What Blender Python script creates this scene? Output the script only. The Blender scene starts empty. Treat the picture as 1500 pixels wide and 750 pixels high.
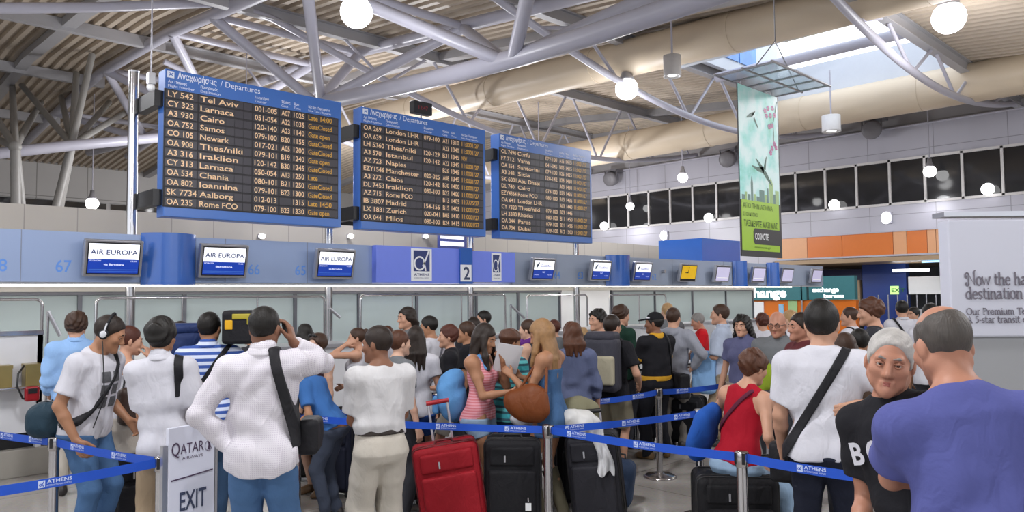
import bpy, math, random
import numpy as np
from mathutils import Vector, Matrix

random.seed(7)
V = Vector
SC = bpy.context.scene
COL = SC.collection
SC.view_settings.view_transform = 'Standard'
SC.view_settings.look = 'None'
SC.view_settings.gamma = 1.0
SC.view_settings.use_curve_mapping = False
SC.view_settings.exposure = 0.0

# ------------------------------------------------------------------ camera
FPX = 1113.0
AZ = math.radians(45.9)
PITCH = math.atan(58 / FPX)
ROLL = 0.0094
EYE = Vector((0, 0, 1.83))
_r0 = Vector((math.sin(AZ), -math.cos(AZ), 0))
FWD = Vector((math.cos(PITCH) * math.cos(AZ), math.cos(PITCH) * math.sin(AZ), math.sin(PITCH)))
_u0 = _r0.cross(FWD)
RIGHT = _r0 * math.cos(ROLL) - _u0 * math.sin(ROLL)
UP = _u0 * math.cos(ROLL) + _r0 * math.sin(ROLL)
LEVEL = Vector((math.cos(AZ), math.sin(AZ), 0))

cam_data = bpy.data.cameras.new('camera')
cam = bpy.data.objects.new('camera', cam_data)
COL.objects.link(cam)
cam_data.sensor_width = 36.0
cam_data.lens = 36.0 * FPX / 1500.0
cam_data.clip_end = 300
M = Matrix((RIGHT, UP, -FWD)).transposed().to_4x4()
M.translation = EYE
cam.matrix_world = M
SC.camera = cam


def ray(px, py):
    return FWD + RIGHT * ((px - 750) / FPX) + UP * ((375 - py) / FPX)


def on_y(px, py, Y):
    d = ray(px, py)
    return EYE + d * (Y / d.y)


def on_x(px, py, X):
    d = ray(px, py)
    return EYE + d * (X / d.x)


def on_z(px, py, z):
    d = ray(px, py)
    return EYE + d * ((z - EYE.z) / d.z)


def at(px, py, depth):
    d = ray(px, py)
    return EYE + d * (depth / d.dot(LEVEL))


# ------------------------------------------------------------------ world and light
world = bpy.data.worlds.new('world')
SC.world = world
world.use_nodes = True
bg = world.node_tree.nodes['Background']
bg.inputs['Color'].default_value = (0.86, 0.92, 1.0, 1)
bg.inputs['Strength'].default_value = 2.6
SC.cycles.max_bounces = 6
SC.cycles.diffuse_bounces = 3
SC.cycles.glossy_bounces = 3
SC.cycles.transmission_bounces = 4
SC.cycles.transparent_max_bounces = 6
SC.cycles.sample_clamp_indirect = 4.0


def area_light(name, loc, rot, sx, sy, power, color=(1, 1, 1)):
    l = bpy.data.lights.new(name, 'AREA')
    l.shape = 'RECTANGLE'
    l.size = sx
    l.size_y = sy
    l.energy = power
    l.color = color
    o = bpy.data.objects.new(name, l)
    o.location = loc
    o.rotation_euler = rot
    COL.objects.link(o)
    return o


LAMP_POWER = 760.0
# unseen fill lights added behind and beside the camera; no glazing there
area_light('front_fill_light', (2, -16, 5.0), (math.radians(78), 0, 0), 36, 6, 800, (0.84, 0.90, 1.0))
area_light('side_fill_light', (-13, 8, 5.0), (math.radians(80), 0, math.radians(-90)), 30, 6, 700, (0.84, 0.90, 1.0))

# ------------------------------------------------------------------ materials
_mats = {}


def lin(c):
    if isinstance(c, str):
        c = c.lstrip('#')
        c = [int(c[i:i + 2], 16) / 255 for i in (0, 2, 4)]
        c = [x / 12.92 if x <= 0.04045 else ((x + 0.055) / 1.055) ** 2.4 for x in c]
    return (c[0], c[1], c[2], 1.0)


def mat(name, color, rough=0.5, metal=0.0, var=0.08, scale=8.0, bump=0.0, bump_scale=60.0, emit=0.0, alpha=None,
        trans=0.0, spec=0.5, coat=0.0):
    if name in _mats:
        return _mats[name]
    m = bpy.data.materials.new(name)
    m.use_nodes = True
    nt = m.node_tree
    b = nt.nodes['Principled BSDF']
    c = lin(color)
    b.inputs['Roughness'].default_value = rough
    b.inputs['Metallic'].default_value = metal
    b.inputs['Specular IOR Level'].default_value = spec
    b.inputs['Coat Weight'].default_value = coat
    tc = nt.nodes.new('ShaderNodeTexCoord')
    no = nt.nodes.new('ShaderNodeTexNoise')
    no.inputs['Scale'].default_value = scale
    no.inputs['Detail'].default_value = 4
    nt.links.new(tc.outputs['Object'], no.inputs['Vector'])
    mx = nt.nodes.new('ShaderNodeMix')
    mx.data_type = 'RGBA'
    nt.links.new(no.outputs['Fac'], mx.inputs['Factor'])
    mx.inputs['A'].default_value = tuple(max(0, x * (1 - var)) for x in c[:3]) + (1,)
    mx.inputs['B'].default_value = tuple(min(1, x * (1 + var)) for x in c[:3]) + (1,)
    nt.links.new(mx.outputs['Result'], b.inputs['Base Color'])
    if bump:
        n2 = nt.nodes.new('ShaderNodeTexNoise')
        n2.inputs['Scale'].default_value = bump_scale
        n2.inputs['Detail'].default_value = 3
        nt.links.new(tc.outputs['Object'], n2.inputs['Vector'])
        bp = nt.nodes.new('ShaderNodeBump')
        bp.inputs['Strength'].default_value = bump
        bp.inputs['Distance'].default_value = 0.01
        nt.links.new(n2.outputs['Fac'], bp.inputs['Height'])
        nt.links.new(bp.outputs['Normal'], b.inputs['Normal'])
    if emit:
        nt.links.new(mx.outputs['Result'], b.inputs['Emission Color'])
        b.inputs['Emission Strength'].default_value = emit
    if trans:
        b.inputs['Transmission Weight'].default_value = trans
        b.inputs['IOR'].default_value = 1.1
    if alpha is not None:
        b.inputs['Alpha'].default_value = alpha
    _mats[name] = m
    return m


def ramp_nodes(m):
    nt = m.node_tree
    return nt, nt.nodes['Principled BSDF']


def panel_mat(name, color, size_u, size_v, axis_u, axis_v, joint='#77777c', rough=0.4, jw=0.012, off=0.0):
    """cladding panels with thin joints; axis_u/axis_v 0..2 choose the object coordinates"""
    if name in _mats:
        return _mats[name]
    m = mat(name, color, rough, var=0.05, scale=0.7)
    nt, b = ramp_nodes(m)
    tc = nt.nodes.new('ShaderNodeTexCoord')
    sp = nt.nodes.new('ShaderNodeSeparateXYZ')
    nt.links.new(tc.outputs['Object'], sp.inputs[0])
    outs = []
    for ax, sz in ((axis_u, size_u), (axis_v, size_v)):
        a = nt.nodes.new('ShaderNodeMath'); a.operation = 'ADD'; a.inputs[1].default_value = 500 * sz + off
        nt.links.new(sp.outputs[ax], a.inputs[0])
        mo = nt.nodes.new('ShaderNodeMath'); mo.operation = 'MODULO'; mo.inputs[1].default_value = sz
        nt.links.new(a.outputs[0], mo.inputs[0])
        lt = nt.nodes.new('ShaderNodeMath'); lt.operation = 'LESS_THAN'; lt.inputs[1].default_value = jw
        nt.links.new(mo.outputs[0], lt.inputs[0])
        outs.append(lt.outputs[0])
    mxm = nt.nodes.new('ShaderNodeMath'); mxm.operation = 'MAXIMUM'
    nt.links.new(outs[0], mxm.inputs[0]); nt.links.new(outs[1], mxm.inputs[1])
    old = b.inputs['Base Color'].links[0].from_socket
    mx = nt.nodes.new('ShaderNodeMix'); mx.data_type = 'RGBA'
    nt.links.new(mxm.outputs[0], mx.inputs['Factor'])
    nt.links.new(old, mx.inputs['A'])
    mx.inputs['B'].default_value = lin(joint)
    nt.links.new(mx.outputs['Result'], b.inputs['Base Color'])
    return m


# ------------------------------------------------------------------ geometry helpers
class Geo:
    """collects boxes, tubes, prisms ... and links them as ONE mesh object"""

    def __init__(self):
        self.v = []
        self.f = []
        self.s = []

    def raw(self, v, f, smooth=False):
        n = len(self.v)
        self.v += [tuple(p) for p in v]
        for q in f:
            self.f.append(tuple(i + n for i in q))
            self.s.append(smooth)
        return self

    def box(self, c, s, rot=None):
        c = Vector(c)
        hx, hy, hz = s[0] / 2, s[1] / 2, s[2] / 2
        pts = [Vector((x * hx, y * hy, z * hz)) for z in (-1, 1) for y in (-1, 1) for x in (-1, 1)]
        if rot is not None:
            pts = [rot @ p for p in pts]
        self.raw([p + c for p in pts],
                 [(0, 2, 3, 1), (4, 5, 7, 6), (0, 1, 5, 4), (2, 6, 7, 3), (0, 4, 6, 2), (1, 3, 7, 5)])
        return self

    def span(self, a, b):
        a = Vector(a); b = Vector(b)
        return self.box((a + b) / 2, [abs(b[i] - a[i]) for i in range(3)])

    def tube(self, pts, r, n=12, cap=True, closed=False):
        pts = [Vector(p) for p in pts]
        rs = r if isinstance(r, (list, tuple)) else [r] * len(pts)
        rings = []
        prev = None
        m = len(pts)
        for i, p in enumerate(pts):
            if closed:
                t = (pts[(i + 1) % m] - pts[i - 1]).normalized()
            elif i == 0:
                t = (pts[1] - p).normalized()
            elif i == m - 1:
                t = (p - pts[-2]).normalized()
            else:
                t = ((pts[i + 1] - p).normalized() + (p - pts[i - 1]).normalized())
                t = t.normalized() if t.length > 1e-6 else (pts[i + 1] - p).normalized()
            if prev is None:
                a = Vector((0, 0, 1)) if abs(t.z) < 0.9 else Vector((1, 0, 0))
                u = t.cross(a).normalized()
            else:
                u = (prev - t * prev.dot(t))
                u = u.normalized() if u.length > 1e-6 else t.orthogonal().normalized()
            prev = u
            w = t.cross(u)
            rings.append([p + (u * math.cos(2 * math.pi * k / n) + w * math.sin(2 * math.pi * k / n)) * rs[i] for k in range(n)])
        v = [q for rg in rings for q in rg]
        f = []
        rng = m if closed else m - 1
        for i in range(rng):
            j = (i + 1) % m
            for k in range(n):
                k2 = (k + 1) % n
                f.append((i * n + k, i * n + k2, j * n + k2, j * n + k))
        self.raw(v, f, True)
        if cap and not closed:
            self.raw(rings[0], [tuple(range(n - 1, -1, -1))])
            self.raw(rings[-1], [tuple(range(n))])
        return self

    def cyl(self, a, b, r, n=24):
        return self.tube([a, b], r, n)

    def sphere(self, c, r, n=20, m=12, sc=(1, 1, 1)):
        c = Vector(c)
        v = []; f = []
        for i in range(m + 1):
            th = math.pi * i / m
            for k in range(n):
                ph = 2 * math.pi * k / n
                v.append(c + Vector((r * sc[0] * math.sin(th) * math.cos(ph), r * sc[1] * math.sin(th) * math.sin(ph), r * sc[2] * math.cos(th))))
        for i in range(m):
            for k in range(n):
                k2 = (k + 1) % n
                f.append((i * n + k, (i + 1) * n + k, (i + 1) * n + k2, i * n + k2))
        return self.raw(v, f, True)

    def lathe(self, c, prof, n=32, axis=None):
        """prof: list of (radius, height)"""
        c = Vector(c)
        q = axis.to_track_quat('Z', 'Y').to_matrix() if axis is not None else Matrix.Identity(3)
        v = []; f = []
        for r, h in prof:
            for k in range(n):
                a = 2 * math.pi * k / n
                v.append(c + q @ Vector((r * math.cos(a), r * math.sin(a), h)))
        for i in range(len(prof) - 1):
            for k in range(n):
                k2 = (k + 1) % n
                f.append((i * n + k, i * n + k2, (i + 1) * n + k2, (i + 1) * n + k))
        return self.raw(v, f, True)

    def prism(self, poly, o, ux, uy, depth):
        """2D polygon extruded along ux x uy by depth (towards the normal)"""
        o = Vector(o); ux = Vector(ux); uy = Vector(uy)
        nn = ux.cross(uy).normalized() * depth
        a = [o + ux * p[0] + uy * p[1] for p in poly]
        b = [p + nn for p in a]
        n = len(poly)
        self.raw(a + b, [tuple(range(n - 1, -1, -1)), tuple(range(n, 2 * n))] +
                 [(i, (i + 1) % n, n + (i + 1) % n, n + i) for i in range(n)])
        return self

    def quad(self, a, b, c, d):
        return self.raw([a, b, c, d], [(0, 1, 2, 3)])

    def build(self, name, material, parent=None, bevel=0.0):
        me = bpy.data.meshes.new(name)
        me.from_pydata([tuple(p) for p in self.v], [], self.f)
        me.polygons.foreach_set('use_smooth', self.s)
        me.update()
        return link_mesh(name, me, material, parent, bevel)


def link_mesh(name, me, material, parent=None, bevel=0.0):
    o = bpy.data.objects.new(name, me)
    if material is not None:
        me.materials.append(material)
    COL.objects.link(o)
    if parent is not None:
        off = world_loc(parent)
        me.transform(Matrix.Translation(-off))
        o.parent = parent
    if bevel:
        b = o.modifiers.new('bevel', 'BEVEL')
        b.width = bevel
        b.segments = 2
        b.limit_method = 'ANGLE'
    return o


def world_loc(o):
    v = Vector((0, 0, 0))
    while o is not None:
        v = v + o.location
        o = o.parent
    return v


def settle(o, loc=None):
    """give a single-mesh thing an origin at its own base (keeps the shape where it is)"""
    me = o.data
    n = len(me.vertices)
    co = np.empty(n * 3); me.vertices.foreach_get('co', co); co = co.reshape(-1, 3)
    lo = co.min(0); hi = co.max(0)
    base = Vector(((lo[0] + hi[0]) / 2, (lo[1] + hi[1]) / 2, lo[2]))
    me.transform(Matrix.Translation(-base))
    o.location = o.location + base
    return o


def tag(o, label, cat, group=None, kind=None):
    if label:
        o['label'] = label
    if cat:
        o['category'] = cat
    if group:
        o['group'] = group
    if kind:
        o['kind'] = kind
    return o


def empty(name, loc, label, cat, group=None):
    o = bpy.data.objects.new(name, None)
    o.empty_display_size = 0.2
    o.location = loc
    COL.objects.link(o)
    return tag(o, label, cat, group)


def struct(o):
    o['kind'] = 'structure'
    return o


def text_geo(s, size, o, ux, uy, align='LEFT', extrude=0.002, bold=0.0, sx=1.0, geo=None, shear=0.0):
    """lettering as a mesh: baseline origin o, reading direction ux, up uy"""
    cu = bpy.data.curves.new('lettering', 'FONT')
    cu.body = s
    cu.size = size
    cu.align_x = align
    cu.extrude = extrude
    cu.offset = bold
    cu.shear = shear
    cu.resolution_u = 3
    ob = bpy.data.objects.new('lettering', cu)
    COL.objects.link(ob)
    dg = bpy.context.evaluated_depsgraph_get()
    me = bpy.data.meshes.new_from_object(ob.evaluated_get(dg))
    bpy.data.objects.remove(ob)
    bpy.data.curves.remove(cu)
    g = geo or Geo()
    o = Vector(o); ux = Vector(ux); uy = Vector(uy); nn = ux.cross(uy)
    g.raw([o + ux * (v.co.x * sx) + uy * v.co.y + nn * v.co.z for v in me.vertices], [tuple(p.vertices) for p in me.polygons])
    bpy.data.meshes.remove(me)
    return g


def stroke_geo(paths, w, o, ux, uy, depth=0.003, geo=None):
    """flat brush strokes (for emblems): every path a list of (x, y, [width])"""
    g = geo or Geo()
    o = Vector(o); ux = Vector(ux); uy = Vector(uy); nn = ux.cross(uy).normalized() * depth
    for path in paths:
        n = len(path)
        L = []; Rr = []
        for i in range(n):
            p = path[i]
            a = path[max(0, i - 1)]; b = path[min(n - 1, i + 1)]
            tx, ty = b[0] - a[0], b[1] - a[1]
            l = math.hypot(tx, ty) or 1
            hw = (p[2] if len(p) > 2 else w) / 2
            L.append((p[0] - ty / l * hw, p[1] + tx / l * hw)); Rr.append((p[0] + ty / l * hw, p[1] - tx / l * hw))
        v = []
        for q in L + Rr:
            v.append(o + ux * q[0] + uy * q[1] + nn)
        f = [(i, n + i, n + i + 1, i + 1) for i in range(n - 1)]
        v2 = [p - nn for p in v]
        m = len(v)
        f2 = [(i, i + 1, m + i + 1, m + i) for i in range(n - 1)] + [(n + i + 1, n + i, m + n + i, m + n + i + 1) for i in range(n - 1)]
        g.raw(v + v2, f + f2)
    return g


def arc(cx, cy, rx, ry, a0, a1, n=16, w=None):
    out = []
    for i in range(n + 1):
        a = math.radians(a0 + (a1 - a0) * i / n)
        p = (cx + rx * math.cos(a), cy + ry * math.sin(a))
        out.append(p if w is None else p + (w,))
    return out
# ================================================================== STRUCTURE
V = Vector
XW = 36.0            # wall with the windows
YB = 17.0            # beige partition behind the desks
YF = 12.0            # check-in fascia
YR = 55.0            # far end wall
PROF = [(-18, 7.1), (28, 11.7), (36, 12.0), (46, 11.4), (56, 10.4)]


def zroof(y):
    return float(np.interp(y, [p[0] for p in PROF], [p[1] for p in PROF]))


def on_roof(px, py, off=0.0):
    d = ray(px, py)
    lo, hi = 2.0, 90.0
    for _ in range(60):
        t = (lo + hi) / 2
        p = EYE + d * t
        if p.z >= zroof(p.y) - off:
            hi = t
        else:
            lo = t
    return EYE + d * hi


# floor: polished pale terrazzo tiles
m_floor = mat('polished_floor', '#b3afaa', 0.16, var=0.10, scale=1.3, spec=0.5)
nt, bs = ramp_nodes(m_floor)
_tc = nt.nodes.new('ShaderNodeTexCoord')
_br = nt.nodes.new('ShaderNodeTexBrick')
_br.offset = 0.0
_br.inputs['Scale'].default_value = 1.0
_br.inputs['Brick Width'].default_value = 1.2
_br.inputs['Row Height'].default_value = 1.2
_br.inputs['Mortar Size'].default_value = 0.006
_br.inputs['Color1'].default_value = (1, 1, 1, 1)
_br.inputs['Color2'].default_value = (0.9, 0.9, 0.9, 1)
_br.inputs['Mortar'].default_value = (0.55, 0.54, 0.52, 1)
nt.links.new(_tc.outputs['Object'], _br.inputs['Vector'])
_vo = nt.nodes.new('ShaderNodeTexVoronoi')
_vo.inputs['Scale'].default_value = 60
nt.links.new(_tc.outputs['Object'], _vo.inputs['Vector'])
_old = bs.inputs['Base Color'].links[0].from_socket
_m1 = nt.nodes.new('ShaderNodeMix'); _m1.data_type = 'RGBA'; _m1.blend_type = 'MULTIPLY'
_m1.inputs['Factor'].default_value = 1.0
nt.links.new(_old, _m1.inputs['A']); nt.links.new(_br.outputs['Color'], _m1.inputs['B'])
_m2 = nt.nodes.new('ShaderNodeMix'); _m2.data_type = 'RGBA'; _m2.blend_type = 'MULTIPLY'
_m2.inputs['Factor'].default_value = 0.12
nt.links.new(_m1.outputs['Result'], _m2.inputs['A']); nt.links.new(_vo.outputs['Color'], _m2.inputs['B'])
nt.links.new(_m2.outputs['Result'], bs.inputs['Base Color'])
struct(Geo().span((-14, -18, -0.2), (48, 57, 0)).build('floor', m_floor))

# ceiling: ribbed metal deck, ribs along Y, with the skylight opening left out
m_deck = mat('ribbed_deck', '#bcae9d', 0.5, var=0.10, scale=0.5)
SKY = (22.0, 29.4, 7.75, 14.5)           # x0 x1 y0 y1
def deck_grid(x0, x1, ys):
    v = []; f = []
    per, hgt = 0.4, 0.13
    xs = []
    x = x0
    while x < x1 - 1e-6:
        xs += [(x, 0), (x + 0.17, 0), (x + 0.21, hgt), (x + 0.36, hgt)]
        x += per
    xs.append((x, 0))
    nx = len(xs)
    for y in ys:
        for (xx, h) in xs:
            v.append((xx, y, zroof(y) + h))
    for j in range(len(ys) - 1):
        for i in range(nx - 1):
            if xs[i][0] >= SKY[0] - 0.25 and xs[i + 1][0] <= SKY[1] + 0.25 and ys[j] >= SKY[2] - 0.01 and ys[j + 1] <= SKY[3] + 0.01:
                continue
            f.append((j * nx + i, (j + 1) * nx + i, (j + 1) * nx + i + 1, j * nx + i + 1))
    return v, f
_g = Geo()
_v, _f = deck_grid(-14.0, 36.4, [-18, -8, 0, 4, SKY[2], 10, 12, SKY[3], 18, 22, 26, 28, 31, 34, 36, 40, 44, 48, 52, 56])
_g.raw(_v, _f)
struct(_g.build('ceiling', m_deck))

# skylight well
m_well = mat('skylight_white', '#c9ced6', 0.6, var=0.03)
g = Geo()
x0, x1, y0, y1 = SKY
zt = 12.6
g.span((x0 - .2, y0 - .1, zroof(y0) - .15), (x0, y1 + .1, zt)).span((x1, y0 - .1, zroof(y0) - .15), (x1 + .2, y1 + .1, zroof(y1) + .55))
g.span((x0, y0 - .2, zroof(y0) - .15), (x1, y0, zt)).span((x0, y1, zroof(y1) - .15), (x1, y1 + .2, zt))
sw = struct(g.build('trim_1', m_well))
sw.name = 'trim_1'
# painted blue glass panel at the end of the well
m_blue_art = mat('blue_glass_art', '#5b8fe0', 0.25, var=0.5, scale=1.6)
g = Geo()
for k in range(4):
    xx = x0 + 0.2 + k * 1.35
    g.span((xx, y1 - 0.05, zroof(y1) + 0.3), (xx + 1.25, y1 - 0.01, zt - 0.3))
tag(g.build('skylight_art_panel', m_blue_art), 'blue and white cloudy glass panels inside the skylight well', 'art panel')
# slats and tube crossing the skylight
m_steel = mat('white_steel', '#b3b2be', 0.38, var=0.05, scale=2.0)
m_steel_w = mat('pale_tube_steel', '#b3b2be', 0.33, var=0.05, scale=2.0)
m_duct = mat('cream_duct', '#cdbda6', 0.42, var=0.06, scale=0.8)
g = Geo()
la, lb = on_roof(1183, 47), on_roof(1345, 6)
for k in range(4):
    xx = min(la.x, lb.x) - .35 + k * .28
    g.span((xx, y0 + .1, zroof(y0) + .02), (xx + .16, min(y1, la.y + .6), zroof(y0) + .09))
tag(g.build('skylight_louver', mat('louver_cream', '#d6cfb4', 0.5)), 'cream slatted louver along the edge of the skylight', 'louver')
tag(Geo().tube([V((24.6, y0 + .0, 9.75)), V((24.6, y1 - .0, 9.75))], 0.17, 14).build('skylight_tube', m_steel), 'straight grey tube crossing under the bright skylight', 'tube')

# ------------------------------------------------------------------ walls
m_clad = panel_mat('grey_cladding', '#b6b5c0', 2.78, 1.42, 1, 2, joint='#8d8c94', rough=0.35, jw=0.03, off=0.4)
g = Geo()
g.span((XW, -18, 4.55), (XW + .3, 57, 5.72)).span((XW, -18, 7.8), (XW + .3, 57, 9.2)).span((XW, 18.0, 0), (XW + .3, 57, 4.55))
g.span((XW + .1, -18, 5.72), (XW + .3, 57, 7.8))
struct(g.build('wall_right', m_clad))
m_dark_strip = mat('clerestory_grey', '#a3a1a4', 0.5, var=0.08, scale=0.6)
g = Geo()
ys = [-18, -8, 0, 8, 14, 20, 28, 36, 46, 57]
for a, b in zip(ys[:-1], ys[1:]):
    g.raw([(XW + .2, a, 9.2), (XW + .2, b, 9.2), (XW + .2, b, zroof(b) + .1), (XW + .2, a, zroof(a) + .1)], [(0, 1, 2, 3)])
struct(g.build('wall_right_upper', m_dark_strip))
struct(Geo().tube([V((XW - .1, -18, 9.2)), V((XW - .1, 55, 9.2))], 0.05, 8).build('trim_2', m_steel))

m_pane = mat('dark_window_glass', '#2a2a2c', 0.06, var=0.25, scale=0.3, spec=0.6)
m_frame = mat('window_frame_white', '#d3d0cf', 0.4)
for k in range(26):
    ya = -2.06 + 1.465 * k
    yb = ya + 1.465
    w = Geo().span((XW + .02, ya + .06, 5.83), (XW + .06, yb - .06, 7.69)).build('window_%d' % (k + 1), m_pane)
    w['kind'] = 'structure'
    fr = Geo()
    fr.span((XW - .06, ya - .05, 5.74), (XW + .08, ya + .05, 7.78))
    fr.span((XW - .06, ya, 5.72), (XW + .08, yb, 5.83)).span((XW - .06, ya, 7.69), (XW + .08, yb, 7.80))
    fr.build('window_frame', m_frame, w)

# far wall with its own window strip
m_far = panel_mat('far_cladding', '#bab8b6', 2.9, 2.1, 0, 2, joint='#85837f', rough=0.5, jw=0.05)
g = Geo()
g.span((-14, YR, 0), (36, YR + .3, 7.6)).span((-14, YR, 8.25), (36, YR + .3, 10.6)).span((-14, YR + .15, 7.6), (36, YR + .3, 8.25))
struct(g.build('wall_back', m_far))
g = Geo()
for k in range(9):
    xx = -9 + k * 5.0
    g.span((xx, YR + .05, 7.66), (xx + 4.7, YR + .1, 8.19))
struct(g.build('window_40', m_pane))

# beige partition behind the desks
m_beige = panel_mat('beige_partition', '#bcb5aa', 0.92, 60.0, 0, 2, joint='#99938b', rough=0.45, jw=0.018, off=0.29)
g = Geo()
g.span((-14, YB, 0), (27.2, YB + .2, 3.68))
struct(g.build('wall_left', m_beige))

# walls behind the camera close the hall
struct(Geo().span((-14, -18.3, 0), (36, -18, 9)).build('wall_front', m_far))
struct(Geo().span((-14.3, -18, 0), (-14, 57, 12.2)).build('wall_side', m_far))
g = Geo()
g.span((XW + 12, -18, 0), (XW + 12.2, 18, 3.4)).span((XW, -18.3, 0), (XW + 12, -18, 3.4)).span((XW, 18, 0), (XW + 12, 18.3, 3.4))
struct(g.build('wall_recess', m_far))
# shop recess under the orange band
m_tan = mat('tan_soffit', '#a98f6f', 0.35, var=0.06, scale=1)
m_orange = mat('orange_panel', '#d9731c', 0.35, var=0.04)
m_pale_o = mat('pale_orange_panel', '#e0a373', 0.35, var=0.04)
struct(Geo().span((XW - .4, -18, 3.2), (XW + 12, 18, 3.42)).build('ceiling_recess', m_tan))
m_bluewall = mat('blue_gloss_wall', '#2c4794', 0.3, var=0.12, scale=0.6)
struct(Geo().span((XW + 10, -18, 0), (XW + 10.2, 18, 3.3)).build('wall_shop', mat('shop_grey_wall', '#8f9298', 0.4, var=.2)))
band = empty('orange_fascia_band', (XW - .3, 5, 3.5), 'long orange and pale peach panel band under the upper windows', 'fascia band')
edges = [(1145, 'p'), (1183, 'o'), (1234, 'o'), (1309, 'p'), (1329, 'o'), (1359, 'p'), (1372, 'p'), (1396, 'o'), (1440, 'p')]
yy = [on_x(e[0], 360, XW - .3).y for e in edges] + [-12]
yy[0] = 17.9
for i, (px_, kd) in enumerate(edges):
    Geo().span((XW - .35, yy[i + 1] + .01, 3.5), (XW - .02, yy[i] - .01, 4.5)).build('band_panel', m_orange if kd == 'o' else m_pale_o, band)
Geo().span((XW - .4, -12, 3.40), (XW - .02, 17.9, 3.5)).span((XW - .4, -12, 4.5), (XW - .02, 17.9, 4.56)).build('band_rail', m_steel, band)
m_cyan = mat('cyan_light', '#9fd4ff', 0.4, emit=2.2)
for k in range(6):
    y_ = 11.5 - k * 2.6
    tag(Geo().span((XW + .35, y_ - 2.2, 3.12), (XW + .47, y_, 3.19)).build('soffit_light', m_cyan),
        'bluish linear light strip set in the tan soffit under the orange band', 'light', 'soffit light strips')

# ------------------------------------------------------------------ roof steel
# spine truss with the large sagging bottom tube
spine = empty('spine_truss', (12.75, 12.8, 7.5), 'heavy grey tube roof truss crossing above the departure boards', 'roof truss')
cz = [(-6, 8.2), (2, 7.75), (7.5, 7.56), (10, 7.53), (12.8, 7.57), (16.6, 7.78), (21, 8.15), (27, 8.7), (34, 9.3), (39.5, 9.75), (48, 10.3)]
def chord(y):
    return float(np.interp(y, [c[0] for c in cz], [c[1] for c in cz]))
_n = [V((12.75, y, chord(y))) for y in np.linspace(-6, 48, 50)]
for _ in range(3):
    _n = [_n[0]] + [(_n[i - 1] + _n[i] * 2 + _n[i + 1]) / 4 for i in range(1, len(_n) - 1)] + [_n[-1]]
Geo().tube(_n, 0.235, 20).build('bottom_chord', m_steel_w, spine)
def cpt(px, py):
    p = on_x(px, py, 12.75)
    return V((12.75, p.y, chord(p.y)))
tops = []
for nm, xx in (('top_chord', 9.9), ('top_chord', 15.4)):
    Geo().tube([V((xx, y, zroof(y) - .32)) for y in (-6, 4, 14, 23.3, 28, 33, 36, 44, 50)], 0.2, 16).build(nm, m_steel_w, spine)
def rod(a, b, r, parent, nm='diagonal_tube', m=None):
    return Geo().tube([a, b], r, 14).build(nm, m or m_steel_w, parent)
# diagonals: from each bottom node to both top chords
nodes_b = [3.5, 13.2, 22.3, 30.5, 39.0]
nodes_t = [-1, 9.0, 18.0, 24.0, 27.5, 35.0, 43]
for yb in nodes_b:
    cand = sorted(nodes_t, key=lambda t: abs(t - yb))[:4]
    lo = max([t for t in nodes_t if t < yb]); hi = min([t for t in nodes_t if t > yb + 0.5])
    for xx in (9.9, 15.4):
        rod(V((12.75, yb - .15, chord(yb))), V((xx, lo, zroof(lo) - .4)), 0.17, spine)
        rod(V((12.75, yb + .15, chord(yb))), V((xx, hi, zroof(hi) - .4)), 0.17, spine)
for t in nodes_t[1:]:
    rod(V((9.9, t, zroof(t) - .35)), V((15.4, t, zroof(t) - .35)), 0.13, spine, 'cross_tube')

# sagging trusses running to the window wall
bx = [9.8, 11.2, 14.2, 17.4, 20, 23.3, 25.5, 27.5, 31, 33.5, 36]
bz = [11.2, 10.7, 9.95, 9.2, 8.68, 8.25, 8.13, 8.15, 8.6, 8.95, 9.42]
sag_labels = {
    7.5: 'slim sagging tube truss crossing the bright skylight, nearest of the row',
    15.0: 'slim sagging tube truss passing behind the hanging green banner',
    22.5: 'slim sagging tube truss just above the third departure board',
    30.0: 'slim sagging tube truss far back behind the departure boards',
    0.0: 'slim sagging tube truss at the upper right edge of the hall'}
m_ibeam = mat('grey_beam_steel', '#a6a5a8', 0.45, var=0.05)
for ty in (0.0, 7.5, 15.0, 22.5, 30.0):
    t = empty('sagging_truss', (22, ty, 8.1), sag_labels[ty], 'roof truss', 'sagging roof trusses')
    xs = np.linspace(10.5 if ty > 14 else 13.5, 35.9, 40)
    cs = np.polyfit(bx, bz, 4)
    zs = [min(float(np.polyval(cs, x)), zroof(ty) - .3) for x in xs]
    Geo().tube([V((x, ty, z)) for x, z in zip(xs, zs)], 0.115, 12).build('bottom_chord', m_steel_w, t)
    zt_ = zroof(ty)
    g = Geo()
    g.span((10.5, ty - .14, zt_ - .06), (36, ty + .14, zt_ - .02)).span((10.5, ty - .14, zt_ - .44), (36, ty + .14, zt_ - .40)).span((10.5, ty - .03, zt_ - .42), (36, ty + .03, zt_ - .05))
    g.build('top_beam', m_ibeam, t)
    bn = [15.6, 19.5, 23.5, 27.5, 31.6, 35.3]
    for i, b in enumerate(bn):
        zb = min(float(np.polyval(cs, b)), zt_ - .3)
        if zt_ - zb < 0.7:
            continue
        for s in (-1, 1):
            tx = b + s * 1.75
            if tx < 36:
                rod(V((b + s * .08, ty, zb)), V((tx, ty, zt_ - .42)), 0.055, t, 'web_tube')
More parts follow.
